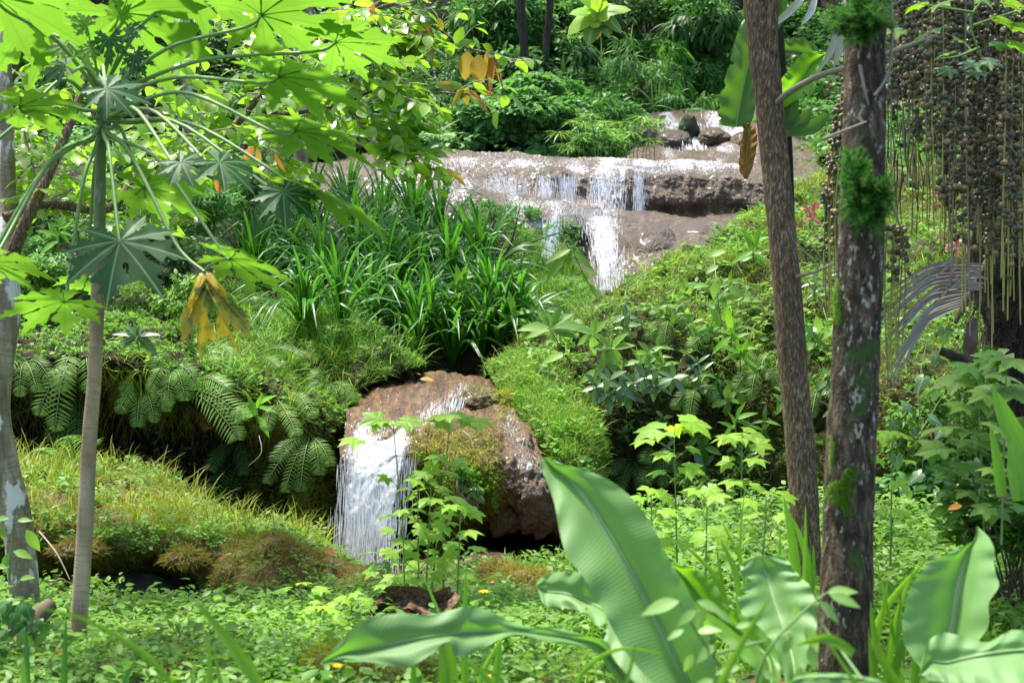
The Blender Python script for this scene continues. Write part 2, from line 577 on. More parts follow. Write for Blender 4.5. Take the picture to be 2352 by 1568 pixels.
def bark(name, c1, c2, c3, lich=None, lich_lo=0.62, moss=None, moss_lo=.62, ridge=60, vs=7, bstr=0.8, rings=False, dist=0.012, lich_sc=30, zs=0.16):
    q = N(name)
    u, v, r, vec = q.luv()
    pos = q.geo()
    mp = q.n("Mapping")
    mp.inputs["Scale"].default_value = (1, 1, zs)
    q.t.links.new(pos, mp.inputs[0])
    rn = q.noise(mp.outputs[0], ridge, 4, 0.65, 0.3)
    fn = q.noise(pos, 90, 3)
    col = q.ramp(rn, [(0.33, c1), (0.52, c2), (0.68, c3)])
    big = q.noise(pos, 5, 4)
    col = q.mix(q.ramp(big, [(0.4, 0.0), (0.7, 0.5)]), col, c1)
    h = q.math('ADD', rn, q.math('MULTIPLY', fn, 0.25))
    if rings:
        rg = q.noise(q.comb(q.math('MULTIPLY', u, 0.5), q.math('MULTIPLY', v, 26)), 1.0, 3, 0.6)
        ln = q.ramp(rg, [(0.47, 0.0), (0.5, 1.0), (0.53, 0.0)])
        col = q.mix(q.math('MULTIPLY', ln, 0.55), col, c1)
        h = q.math('ADD', h, q.math('MULTIPLY', ln, -0.6))
    if lich is not None:
        mp2 = q.n("Mapping")
        mp2.inputs["Scale"].default_value = (1, 1, 0.4)
        q.t.links.new(pos, mp2.inputs[0])
        ln = q.noise(mp2.outputs[0], lich_sc, 5, 0.65)
        lf = q.ramp(q.math('MULTIPLY_ADD', q.noise(pos, 4.0, 2), 0.35, q.math('MULTIPLY', ln, 0.75)), [(lich_lo, 0.0), (lich_lo + 0.035, 1.0)])
        col = q.mix(lf, col, lich)
        h = q.math('ADD', h, q.math('MULTIPLY', lf, 0.25))
    if moss is not None:
        mf = q.ramp(q.noise(pos, 4.5, 5, 0.6), [(moss_lo, 0.0), (moss_lo + 0.06, 1.0)])
        col = q.mix(mf, col, moss)
    return q.end(q.bsdf(col, 0.85, 0.25, q.bump(h, bstr, dist)))


M['bark_mid'] = bark('rough_brown_bark', (0.05, 0.034, 0.02), (0.18, 0.115, 0.066), (0.46, 0.36, 0.26), ridge=120, zs=.22)
M['bark_lichen'] = bark('lichen_bark', (0.022, 0.018, 0.012), (0.085, 0.065, 0.04), (0.28, 0.19, 0.115), lich=(0.42, 0.41, 0.31), lich_lo=0.62, moss=(0.05, 0.10, 0.02), moss_lo=.57, ridge=42, dist=.03, lich_sc=60, zs=.3)
M['bark_papaya'] = bark('papaya_bark', (0.24, 0.17, 0.10), (0.42, 0.32, 0.20), (0.52, 0.42, 0.28), ridge=14, bstr=0.35, rings=True, dist=.006)
M['bark_papaya_green'] = bark('green_papaya_bark', (0.10, 0.16, 0.06), (0.17, 0.24, 0.09), (0.24, 0.28, 0.14), ridge=10, bstr=0.3, lich=(0.30, 0.25, 0.17), lich_lo=.60, lich_sc=16)
M['bark_pale'] = bark('pale_banded_bark', (0.14, 0.12, 0.065), (0.29, 0.245, 0.155), (0.44, 0.385, 0.27), lich=(0.66, 0.64, 0.58), lich_lo=0.565, lich_sc=9, ridge=16, bstr=0.4, rings=True, dist=.008)
M['bark_dark'] = bark('dark_bark', (0.02, 0.016, 0.012), (0.05, 0.04, 0.03), (0.09, 0.075, 0.055), moss=(0.03, 0.07, 0.02), ridge=24)


def soil_mat(name, c1, c2, c3, sc=3.0):
    q = N(name)
    pos = q.geo()
    a = q.noise(pos, sc, 6, 0.65)
    b = q.noise(pos, sc * 9, 5, 0.7)
    f = q.math('ADD', q.math('MULTIPLY', a, 0.6), q.math('MULTIPLY', b, 0.4))
    col = q.ramp(f, [(0.36, c1), (0.5, c2), (0.64, c3)])
    return q.end(q.bsdf(col, 0.9, 0.2, q.bump(b, 0.9, 0.03)))


M['soil'] = soil_mat('mossy_soil', (0.03, 0.025, 0.012), (0.06, 0.075, 0.022), (0.07, 0.13, 0.025))
M['soil_dark'] = soil_mat('damp_dark_soil', (0.012, 0.009, 0.006), (0.03, 0.022, 0.013), (0.035, 0.04, 0.015))
M['soil_moss'] = soil_mat('brown_moss', (0.05, 0.033, 0.015), (0.17, 0.125, 0.045), (0.15, 0.17, 0.04), 4)
M['rock_grey'] = soil_mat('grey_green_rock', (0.02, 0.02, 0.015), (0.06, 0.06, 0.045), (0.10, 0.13, 0.06), 5)


def travertine(name, tint=1.0, foam_sheen_gain=1.0, warm=None, wf=.78):
    """wet brown rock under a film of running water; luv = (across, down the flow, amount of white water and painted glints)"""
    q = N(name)
    u, v, foam_sheen, vec = q.luv()
    pos = q.geo()
    a = q.noise(pos, 3.0, 5, 0.6)
    col = q.ramp(a, [(0.35, (0.085 * tint, 0.055 * tint, 0.03 * tint)), (0.5, (0.155 * tint, 0.105 * tint, 0.055 * tint)), (0.65, (0.26 * tint, 0.185 * tint, 0.105 * tint))])
    if warm: col = q.mix(wf, col, warm)
    b = q.noise(pos, 38, 5, 0.7)
    col = q.mix(q.ramp(b, [(0.40, 0.6), (0.56, 0.0)]), col, (0.045, 0.025, 0.012))
    wet = q.noise(q.comb(q.math('MULTIPLY', u, 9.0), q.math('MULTIPLY', v, 1.6), 5.0), 1.0, 5, 0.7, 0.8)
    col = q.mix(q.ramp(wet, [(0.44, 0.7), (0.6, 0.0)]), col, (0.05, 0.028, 0.012))
    alg = q.noise(pos, 2.2, 5, 0.7)
    col = q.mix(q.ramp(alg, [(0.56, 0.0), (0.68, 0.55)]), col, (0.09, 0.10, 0.03))
    # white water and painted water glints, as streaks that follow the flow
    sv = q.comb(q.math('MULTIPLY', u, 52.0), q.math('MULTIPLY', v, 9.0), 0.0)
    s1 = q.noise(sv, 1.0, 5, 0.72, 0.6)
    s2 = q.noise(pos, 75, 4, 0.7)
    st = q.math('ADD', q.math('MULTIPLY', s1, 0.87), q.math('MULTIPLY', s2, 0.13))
    th = q.math('SUBTRACT', 0.745, q.math('MULTIPLY', foam_sheen, 0.34 * foam_sheen_gain))
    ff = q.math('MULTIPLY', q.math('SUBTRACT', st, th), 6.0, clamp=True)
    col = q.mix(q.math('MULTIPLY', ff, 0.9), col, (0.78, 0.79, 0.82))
    h = q.math('ADD', q.math('MULTIPLY', s1, 0.7), q.math('MULTIPLY_ADD', q.noise(pos, 16, 3), 1.2, b))
    return q.end(q.bsdf(col, 0.38, 0.5, q.bump(h, 0.8, 0.05), coat=0.15, coat_r=0.2))


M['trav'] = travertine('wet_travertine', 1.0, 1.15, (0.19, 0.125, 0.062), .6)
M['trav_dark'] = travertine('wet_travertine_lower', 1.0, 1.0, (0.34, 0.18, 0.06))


def fall_mat(name, dens=0.5, su=34.0, sv=6.0):
    q = N(name)
    u, v, r, vec = q.luv()
    wv = q.comb(q.math('MULTIPLY', u, su), q.math('MULTIPLY', v, sv), 0)
    s1 = q.noise(wv, 1.0, 6, 0.7, 1.6)
    s2 = q.noise(q.comb(q.math('MULTIPLY', u, su * 3.3), q.math('MULTIPLY', v, sv * 6), 3.3), 1.0, 4, 0.7)
    st = q.math('ADD', q.math('MULTIPLY', s1, 0.62), q.math('MULTIPLY', s2, 0.38))
    th = q.math('SUBTRACT', 0.80, q.math('MULTIPLY', r, 0.53))
    f = q.math('MULTIPLY', q.math('SUBTRACT', st, th), 5.0, clamp=True)
    d = q.bsdf((0.84, 0.86, 0.90), 0.3, 0.6, q.bump(st, 0.7, 0.03))
    tl = q.n("BsdfTranslucent"); q.set(tl, 0, (0.8, 0.83, 0.88, 1))
    m0 = q.n("MixShader"); m0.inputs[0].default_value = 0.3
    q.t.links.new(d, m0.inputs[1]); q.t.links.new(tl.outputs[0], m0.inputs[2])
    tr = q.n("BsdfTransparent")
    ms = q.n("MixShader")
    q.t.links.new(f, ms.inputs[0])
    q.t.links.new(tr.outputs[0], ms.inputs[1]); q.t.links.new(m0.outputs[0], ms.inputs[2])
    return q.end(ms.outputs[0])


M['fall'] = fall_mat('white_falling_water')
M['drops'] = N('water_drops')
M['drops'] = M['drops'].end(M['drops'].bsdf((0.85, 0.88, 0.93), 0.15, 0.8))


def pool_mat():
    q = N('shallow_running_water')
    pos = q.geo()
    b = q.noise(pos, 9, 4, 0.6, 0.8)
    a = q.noise(pos, 2.5, 4)
    col = q.ramp(a, [(0.35, (0.10, 0.05, 0.02)), (0.65, (0.24, 0.13, 0.055))])
    return q.end(q.bsdf(col, 0.06, 0.7, q.bump(b, 0.35, 0.03), coat=0.8, coat_r=0.04))


M['pool'] = pool_mat()
q = N('palm_fruit')
_u, _v, _r, _vec = q.luv()
M['fruit'] = q.end(q.bsdf(q.ramp(_r, [(0.0, (0.05, 0.055, 0.035)), (0.5, (0.13, 0.115, 0.06)), (1.0, (0.38, 0.24, 0.12))]), 0.38, 0.5, q.bump(q.noise(q.geo(), 120, 2), 0.2, 0.003)))
M['fruit_stem'] = stem_mat('fruit_string', (0.26, 0.27, 0.05), (0.42, 0.40, 0.10))
M['fruit_stem_dry'] = stem_mat('dry_fruit_string', (0.16, 0.11, 0.07), (0.36, 0.28, 0.2), .8)

# ------------------------------------------------------------------ terrain patches
PATCHES = {}


def patch(key, rows, nu, nv, amp=0.05, nsc=3.0, fine=0.0, warp=0.0):
    k = max(len(r) for r in rows)
    rr = np.stack([cr(np.array(r, float), nu) for r in rows])
    g = cr(rr, nv)
    W = PA(g)
    du = np.gradient(W, axis=1); dv = np.gradient(W, axis=0)
    n = nrm(np.cross(du, dv))
    flip = np.sign((n * -W).sum(-1, keepdims=True)); flip[flip == 0] = 1
    n = n * flip
    if warp:
        W = W + n * warp * fbm(W * np.array([9, 5, 1.1]) + 3, 4, 21)[..., None] * np.clip(1.15 - np.abs(n[..., 2:3]), 0, 1)
    if amp:
        W = W + n * amp * fbm(W * nsc, 5, 3)[..., None]
    if fine:
        W = W + n * fine * np.abs(fbm(W * 14, 4, 9))[..., None]
    PATCHES[key] = dict(W=W, g=g)
    return W, g


def patch_obj(key, name, mat, foam_sheen=None, label=None, cat=None, kind='structure', parent=None, scale_uv=True):
    p = PATCHES[key]
    W, g = p['W'], p['g']
    nv, nu = W.shape[:2]
    luv = np.zeros((nv, nu, 3))
    lu = np.linalg.norm(np.diff(W, axis=1), axis=2).mean(0); lu = np.concatenate([[0], np.cumsum(lu)])
    lv = np.linalg.norm(np.diff(W, axis=0), axis=2).mean(1); lv = np.concatenate([[0], np.cumsum(lv)])
    luv[..., 0] = lu[None]; luv[..., 1] = lv[:, None]
    if foam_sheen is not None:
        luv[..., 2] = foam_sheen(g[..., 0], g[..., 1])
    mb = MB().add(W.reshape(-1, 3), gridfaces(nv, nu), luv.reshape(-1, 3))
    o = mb.build(name, mat, parent)
    return tag(o, label, cat, None, kind)


def sample(key, n, mask=None):
    p = PATCHES[key]
    W, g = p['W'], p['g']
    a = W[:-1, :-1]; b = W[:-1, 1:]; c = W[1:, 1:]; d = W[1:, :-1]
    nn = np.cross(b - a, d - a)
    ar = np.linalg.norm(nn, axis=-1)
    gg = g[:-1, :-1]
    w_ = ar.copy()
    vis = (gg[..., 0] > -350) & (gg[..., 0] < 2800) & (gg[..., 1] < 1700)
    w_ = w_ * (vis + 0.02)
    if mask is not None:
        w_ = w_ * np.clip(mask(gg[..., 0], gg[..., 1]), 0, None)
    w_ = w_.ravel() / w_.sum()
    idx = rng.choice(len(w_), n, p=w_)
    i, j = np.unravel_index(idx, ar.shape)
    u = rng.random((n, 1)); v = rng.random((n, 1))
    pos = a[i, j] * (1 - u) * (1 - v) + b[i, j] * u * (1 - v) + c[i, j] * u * v + d[i, j] * (1 - u) * v
    nr = nrm(nn[i, j])
    nr = nr * np.sign((nr * -pos).sum(-1, keepdims=True))
    return pos, nr, gg[i, j]


def box(x0, x1, y0, y1, soft=30):
    def f(x, y):
        s = lambda t: np.clip(t / soft + 0.5, 0, 1)
        return s(x - x0) * s(x1 - x) * s(y - y0) * s(y1 - y)
    return f


def segs(pts, wd):
    """soft band round a polyline in frame coordinates"""
    pts = np.array(pts, float)

    def f(x, y):
        best = np.full(np.shape(x), 1e9)
        for a, b in zip(pts[:-1], pts[1:]):
            ab = b - a
            t = np.clip(((x - a[0]) * ab[0] + (y - a[1]) * ab[1]) / (ab @ ab), 0, 1)
            best = np.minimum(best, np.hypot(x - a[0] - t * ab[0], y - a[1] - t * ab[1]))
        return np.clip(1.3 - best / wd, 0, 1)
    return f


# base ground: one sheet out to the horizon, low under everything, hills behind
gx = np.concatenate([np.linspace(-150, -22, 16), np.linspace(-20, 20, 81), np.linspace(22, 150, 16)])
gy = np.concatenate([np.linspace(-60, -6, 12), np.linspace(-5, 45, 101), np.linspace(48, 200, 24)])
GX, GY = np.meshgrid(gx, gy)


def base_z(x, y):
    z = np.interp(y, [-60, 2, 4.5, 6.5, 8.5, 12, 14, 18, 20, 24, 28, 33, 45, 200], [-1.5, -1.65, -2.05, -2.5, -3.0, -3.1, -3.1, -2.8, -2.2, -1.4, -.6, 1.5, 7, 30])
    side = np.clip(np.abs(x) - (4 + 0.25 * y), 0, None)
    return z + np.minimum(side * 0.30, 12) * (y > 6)


GZ = base_z(GX, GY)
GZ = GZ + 0.15 * fbm(np.stack([GX * .5, GY * .5, GX * 0], -1), 4)
mb = MB().add(np.stack([GX, GY, GZ], -1).reshape(-1, 3), gridfaces(len(gy), len(gx)))
tag(mb.build("ground", M['soil_dark']), None, None, None, "structure")

patch('front', [
    [(-500, 1380, 8.6), (100, 1385, 8.6), (500, 1390, 8.5), (800, 1365, 8.8), (1000, 1325, 9.4), (1300, 1285, 9.6), (1500, 1195, 10.0), (1900, 1175, 10.1), (2150, 1180, 10), (2900, 1170, 10)],
    [(-500, 1430, 7.6), (100, 1430, 7.6), (500, 1430, 7.6), (800, 1420, 7.7), (1000, 1390, 8.2), (1300, 1350, 8.6), (1500, 1270, 9.0), (1900, 1250, 9.0), (2150, 1250, 9), (2900, 1240, 9)],
    [(-500, 1490, 6.6), (100, 1490, 6.6), (500, 1490, 6.6), (800, 1480, 6.7), (1000, 1460, 7.0), (1300, 1430, 7.4), (1500, 1370, 7.8), (1900, 1350, 7.8), (2150, 1340, 7.8), (2900, 1330, 7.8)],
    [(-500, 1590, 5.5), (100, 1590, 5.5), (500, 1590, 5.5), (800, 1580, 5.6), (1000, 1570, 5.8), (1300, 1560, 5.9), (1500, 1530, 6.0), (1900, 1500, 6.1), (2150, 1490, 6.2), (2900, 1480, 6.3)],
    [(-600, 1850, 4.2), (100, 1850, 4.2), (500, 1850, 4.2), (800, 1850, 4.2), (1000, 1850, 4.2), (1300, 1850, 4.2), (1500, 1840, 4.2), (1900, 1830, 4.3), (2150, 1820, 4.3), (3100, 1820, 4.3)],
    [(-900, 2500, 2.7), (100, 2500, 2.7), (500, 2500, 2.7), (800, 2500, 2.7), (1000, 2500, 2.7), (1300, 2500, 2.7), (1500, 2500, 2.7), (1900, 2500, 2.7), (2150, 2500, 2.7), (3300, 2500, 2.7)]],
    260, 120, 0.10, 1.5, 0.02)
patch('leftmound', [
    [(-500, 1200, 11.2), (60, 1180, 11.2), (300, 1180, 11.0), (450, 1260, 10.9), (560, 1290, 10.8), (740, 1310, 10.6), (850, 1350, 10.1), (1000, 1370, 9.9)],
    [(-500, 1105, 10.4), (60, 1080, 10.4), (300, 1085, 10.3), (420, 1150, 10.2), (540, 1210, 10.0), (700, 1236, 9.9), (830, 1312, 9.6), (1000, 1355, 9.5)],
    [(-500, 1160, 9.4), (60, 1145, 9.4), (300, 1150, 9.3), (420, 1195, 9.2), (540, 1228, 9.2), (700, 1258, 9.1), (850, 1325, 9.0), (1000, 1362, 9.2)],
    [(-500, 1225, 8.8), (60, 1215, 8.8), (300, 1245, 8.7), (420, 1250, 8.7), (540, 1250, 8.8), (700, 1262, 8.8), (850, 1318, 8.8), (1000, 1358, 9.0)],
    [(-500, 1290, 9.0), (60, 1280, 9.0), (300, 1305, 9.1), (420, 1305, 9.0), (540, 1300, 8.5), (700, 1320, 8.5), (850, 1345, 8.6), (1000, 1370, 8.9)],
    [(-500, 1380, 9.4), (60, 1380, 9.4), (300, 1400, 9.5), (420, 1400, 9.3), (540, 1370, 8.35), (700, 1390, 8.3), (850, 1385, 8.45), (1000, 1385, 8.8)],
    [(-500, 1470, 8.7), (60, 1470, 8.7), (300, 1470, 8.7), (420, 1460, 8.6), (540, 1450, 8.3), (700, 1450, 8.3), (850, 1430, 8.4), (1000, 1420, 8.6)]],
    220, 110, 0.10, 3.0, 0.03)
patch('leftbank', [
    [(-500, 600, 14.5), (100, 620, 14.5), (300, 640, 14.5), (500, 680, 14.3), (700, 700, 14.0), (850, 760, 13.5), (960, 840, 12.8)],
    [(-500, 690, 12.6), (100, 700, 12.6), (300, 710, 12.6), (500, 740, 12.7), (700, 770, 12.6), (850, 815, 12.4), (965, 862, 12.3)],
    [(-500, 780, 11.3), (100, 780, 11.3), (300, 785, 11.4), (470, 830, 11.4), (620, 860, 11.6), (760, 890, 11.7), (840, 895, 11.9)],
    [(-500, 840, 10.9), (100, 830, 10.9), (300, 840, 11.0), (450, 880, 11.1), (620, 930, 11.2), (750, 950, 11.3), (815, 935, 11.6)],
    [(-500, 930, 11.5), (100, 900, 11.6), (300, 920, 11.7), (450, 940, 11.8), (620, 1000, 11.5), (730, 1020, 11.1), (795, 990, 11.4)],
    [(-500, 1050, 12.0), (100, 1020, 12.1), (300, 1040, 12.3), (450, 1060, 12.3), (620, 1100, 11.8), (720, 1120, 11.1), (780, 1090, 11.3)],
    [(-500, 1320, 11.9), (100, 1300, 12.0), (300, 1300, 12.2), (450, 1300, 12.2), (620, 1310, 11.4), (700, 1320, 11.2), (765, 1340, 11.2)]],
    240, 140, 0.22, 2.0, 0.08)
patch('slope', [
    [(100, 360, 21), (600, 385, 20), (850, 410, 19), (1000, 450, 17.6), (1120, 480, 17.0), (1220, 520, 16.5), (1330, 640, 15.5)],
    [(0, 480, 18), (500, 470, 18), (800, 480, 17.5), (980, 500, 16.9), (1120, 530, 16.4), (1240, 590, 15.8), (1370, 680, 14.9)],
    [(0, 590, 15.5), (500, 600, 15.5), (800, 620, 15.2), (980, 640, 15.0), (1120, 660, 14.8), (1240, 690, 14.4), (1380, 720, 14.1)],
    [(0, 680, 14.2), (500, 700, 14.2), (800, 730, 13.9), (980, 760, 13.7), (1120, 770, 13.6), (1220, 780, 13.4), (1300, 790, 13.3)],
    [(0, 790, 13.8), (500, 800, 13.7), (800, 830, 13.5), (980, 840, 13.4), (1100, 840, 13.4), (1180, 840, 13.3), (1240, 850, 13.3)],
    [(0, 900, 13.6), (500, 920, 13.6), (800, 920, 13.6), (980, 920, 13.5), (1100, 920, 13.5), (1180, 920, 13.5), (1240, 920, 13.5)]],
    150, 110, 0.15, 2.0, 0.05)
patch('upper', [
    [(700, 360, 22), (880, 350, 21.0), (1000, 345, 20.6), (1150, 352, 20.4), (1350, 369, 20.3), (1520, 371, 20.3), (1700, 380, 20.2), (1900, 405, 20)],
    [(700, 385, 20), (880, 374, 19.4), (1000, 358, 19.2), (1150, 362, 19.2), (1350, 374, 19.0), (1520, 376, 19.0), (1700, 384, 19.0), (1900, 412, 18.9)],
    [(700, 405, 19), (870, 392, 18.6), (1000, 374, 18.5), (1130, 378, 18.6), (1350, 383, 18.55), (1520, 384, 18.5), (1700, 393, 18.5), (1900, 425, 18.4)],
    [(700, 430, 18.4), (880, 412, 18.1), (1010, 394, 18.0), (1130, 394, 18.25), (1350, 398, 18.2), (1520, 398, 18.22), (1700, 408, 18.22), (1900, 450, 18.1)],
    [(700, 455, 18.0), (900, 432, 17.8), (1030, 412, 17.65), (1140, 416, 18.0), (1350, 424, 18.08), (1520, 430, 18.12), (1690, 436, 18.14), (1880, 480, 18.0)],
    [(700, 475, 17.6), (920, 450, 17.4), (1050, 430, 17.3), (1170, 438, 17.75), (1350, 448, 18.02), (1530, 464, 18.08), (1690, 462, 18.1), (1860, 505, 17.95)],
    [(700, 500, 17.4), (930, 470, 17.2), (1070, 447, 17.0), (1200, 448, 17.45), (1370, 470, 17.9), (1545, 496, 18.10), (1690, 488, 18.12), (1860, 512, 17.9)],
    [(700, 520, 17.2), (940, 490, 17.0), (1090, 465, 16.8), (1230, 456, 17.1), (1390, 484, 17.35), (1560, 506, 17.62), (1700, 499, 17.66), (1850, 520, 17.5)],
    [(700, 560, 17), (960, 530, 16.7), (1130, 495, 16.5), (1240, 478, 16.65), (1390, 503, 16.75), (1560, 520, 16.9), (1700, 516, 16.9), (1850, 540, 16.8)],
    [(700, 600, 16.8), (1000, 570, 16.5), (1170, 530, 16.25), (1255, 508, 16.35), (1360, 530, 16.55), (1510, 545, 16.35), (1650, 545, 16.3), (1800, 560, 16.2)],
    [(720, 640, 16.6), (1020, 620, 16.3), (1200, 570, 16.05), (1275, 550, 16.3), (1350, 570, 16.5), (1480, 575, 16.05), (1610, 585, 15.9), (1780, 590, 15.9)],
    [(750, 690, 16.5), (1050, 670, 16.1), (1230, 615, 15.8), (1300, 600, 16.1), (1360, 620, 16.2), (1460, 620, 15.75), (1600, 630, 15.5), (1750, 630, 15.5)],
    [(800, 740, 16.2), (1100, 720, 15.9), (1270, 670, 15.5), (1340, 665, 15.6), (1400, 670, 15.5), (1490, 670, 15.4), (1600, 680, 15.2), (1750, 680, 15.2)]],
    380, 260, 0.08, 2.4, 0.03, 0.10)
patch('dome', [
    [(760, 930, 13.2), (830, 900, 13.4), (880, 890, 13.4), (940, 882, 13.5), (1000, 880, 13.5), (1060, 880, 13.5), (1110, 885, 13.5), (1150, 890, 13.5), (1210, 930, 13.2), (1250, 1000, 12.8)],
    [(800, 905, 12.2), (845, 885, 12.3), (890, 872, 12.4), (940, 864, 12.5), (990, 862, 12.5), (1070, 866, 12.5), (1110, 870, 12.5), (1150, 880, 12.4), (1210, 925, 12.2), (1245, 990, 12.1)],
    [(796, 945, 11.4), (840, 935, 11.4), (880, 928, 11.45), (940, 922, 11.5), (1000, 925, 11.6), (1060, 938, 11.6), (1110, 945, 11.5), (1150, 950, 11.4), (1205, 970, 11.4), (1250, 1020, 11.4)],
    [(790, 978, 10.9), (832, 972, 10.85), (880, 968, 10.8), (935, 962, 10.8), (990, 965, 10.75), (1050, 968, 10.8), (1105, 972, 10.8), (1155, 985, 10.85), (1208, 1005, 10.9), (1260, 1070, 11.0)],
    [(782, 1050, 10.6), (826, 1050, 10.5), (872, 1050, 10.45), (922, 1045, 10.4), (975, 1045, 10.35), (1035, 1045, 10.3), (1100, 1052, 10.35), (1155, 1060, 10.4), (1212, 1075, 10.45), (1270, 1110, 10.7)],
    [(774, 1130, 10.55), (820, 1130, 10.5), (862, 1130, 10.5), (905, 1120, 10.7), (960, 1110, 10.75), (1020, 1120, 10.25), (1090, 1130, 10.3), (1150, 1140, 10.35), (1215, 1140, 10.35), (1278, 1160, 10.6)],
    [(768, 1220, 10.6), (812, 1220, 10.55), (850, 1215, 10.7), (895, 1200, 11.3), (955, 1190, 11.4), (1010, 1205, 10.4), (1075, 1190, 10.5), (1140, 1180, 10.6), (1220, 1190, 10.45), (1288, 1200, 10.6)],
    [(760, 1340, 10.7), (805, 1340, 10.7), (845, 1335, 11.0), (885, 1330, 11.7), (950, 1325, 11.7), (1005, 1310, 10.7), (1065, 1260, 11.4), (1140, 1240, 11.8), (1225, 1235, 11.6), (1295, 1250, 11.1)]],
    240, 220, 0.07, 3.4, 0.04, 0.12)
patch('tongue', [
    [(1110, 900, 13.2), (1180, 870, 13.2), (1250, 880, 13.2), (1320, 900, 13.2)],
    [(1115, 850, 12.5), (1180, 818, 12.6), (1250, 828, 12.6), (1325, 855, 12.6)],
    [(1150, 900, 11.9), (1215, 885, 11.7), (1290, 890, 11.7), (1350, 905, 12.0)],
    [(1195, 955, 11.45), (1255, 960, 11.2), (1320, 965, 11.2), (1375, 975, 11.5)],
    [(1240, 1025, 11.2), (1290, 1040, 10.9), (1345, 1045, 10.9), (1395, 1040, 11.3)],
    [(1265, 1110, 11.1), (1310, 1120, 10.9), (1355, 1115, 10.9), (1400, 1100, 11.3)],
    [(1275, 1240, 11.2), (1320, 1240, 11.1), (1365, 1240, 11.1), (1410, 1240, 11.4)]],
    80, 110, 0.07, 3.0, 0.02)
patch('rightbank', [
    [(1180, 900, 14.5), (1300, 850, 14.6), (1400, 780, 15), (1520, 690, 15.5), (1640, 640, 16), (1760, 580, 17), (1870, 500, 19), (2050, 460, 20), (2900, 450, 20)],
    [(1200, 840, 13.0), (1310, 775, 13.3), (1400, 700, 13.8), (1510, 625, 14.3), (1630, 565, 15.0), (1760, 505, 16), (1870, 430, 17.5), (2050, 395, 18.5), (2900, 390, 18.5)],
    [(1240, 880, 12.4), (1350, 830, 12.4), (1450, 750, 12.6), (1560, 690, 13.0), (1680, 640, 13.5), (1800, 600, 14), (1950, 560, 14.6), (2100, 540, 15), (2900, 520, 15)],
    [(1280, 950, 11.9), (1390, 920, 11.7), (1470, 860, 11.7), (1600, 810, 11.9), (1750, 770, 12.1), (1900, 730, 12.4), (2000, 710, 12.6), (2150, 690, 12.8), (2900, 670, 12.8)],
    [(1330, 1030, 11.7), (1410, 1000, 11.7), (1500, 960, 11.7), (1630, 930, 11.7), (1750, 900, 11.7), (1900, 880, 11.7), (2000, 860, 11.6), (2150, 850, 11.5), (2900, 840, 11.5)],
    [(1340, 1110, 11.7), (1420, 1090, 12.0), (1520, 1070, 11.9), (1650, 1050, 11.8), (1780, 1040, 11.7), (1900, 1020, 11.6), (2000, 1010, 11.4), (2150, 1010, 10.9), (2900, 1000, 10.9)],
    [(1350, 1290, 11.6), (1430, 1270, 11.9), (1530, 1260, 11.7), (1660, 1240, 11.5), (1790, 1230, 11.4), (1900, 1230, 10.8), (2000, 1230, 10.8), (2150, 1230, 10.8), (2900, 1230, 10.8)]],
    300, 170, 0.34, 1.5, 0.10)
patch('farfall', [
    [(1200, 300, 30), (1400, 262, 29), (1500, 254, 28.5), (1620, 250, 28.5), (1760, 254, 28.5), (1900, 250, 29)],
    [(1250, 320, 27.5), (1390, 285, 27), (1500, 268, 26.8), (1620, 264, 26.8), (1760, 266, 26.8), (1900, 265, 27)],
    [(1280, 340, 26), (1400, 310, 25.8), (1500, 298, 25.6), (1620, 300, 25.4), (1700, 285, 25.6), (1900, 290, 25.6)],
    [(1280, 355, 24.8), (1400, 335, 24.6), (1500, 335, 24.5), (1600, 345, 24.4), (1720, 320, 24.6), (1900, 330, 24.6)],
    [(1250, 375, 23), (1400, 360, 23), (1520, 352, 23), (1620, 360, 23), (1740, 365, 23), (1900, 380, 23)],
    [(1250, 395, 21.5), (1400, 380, 21.4), (1520, 378, 21.4), (1620, 384, 21.4), (1740, 390, 21.4), (1900, 410, 21.4)]],
    160, 110, 0.10, 2.0, 0.04)
patch('hill', [
    [(-1100, 440, 19.5), (0, 440, 20), (600, 400, 20.5), (900, 355, 21.5), (1150, 352, 21.8), (1350, 375, 21.6), (1450, 345, 24), (1600, 280, 29.4), (1780, 290, 29), (2000, 400, 20.5), (2900, 420, 19.5)],
    [(-1100, 340, 22.5), (0, 340, 23), (600, 320, 23), (900, 300, 24), (1150, 290, 24.3), (1350, 290, 25), (1450, 260, 28.5), (1600, 240, 29.8), (1780, 250, 29.5), (2000, 310, 24), (2900, 330, 22)],
    [(-1100, 200, 25), (0, 210, 25), (600, 210, 25.5), (900, 230, 27), (1150, 230, 28), (1350, 220, 29), (1450, 190, 29.5), (1600, 170, 30), (1780, 170, 30), (2000, 180, 27), (2900, 200, 25)],
    [(-1100, 60, 27), (0, 70, 27), (600, 80, 28), (900, 90, 30), (1150, 90, 31), (1350, 90, 31), (1450, 80, 31), (1600, 70, 31), (1780, 60, 31), (2000, 60, 30), (2900, 60, 27)],
    [(-1100, -250, 30), (0, -250, 30), (600, -250, 31), (900, -250, 33), (1150, -250, 34), (1350, -250, 34), (1450, -250, 34), (1600, -250, 34), (1780, -250, 34), (2000, -250, 33), (2900, -250, 30)],
    [(-1100, -700, 36), (0, -700, 36), (600, -700, 37), (900, -700, 38), (1150, -700, 39), (1350, -700, 39), (1450, -700, 39), (1600, -700, 39), (1780, -700, 39), (2000, -700, 38), (2900, -700, 36)]],
    220, 130, 0.6, 0.7, 0.1)

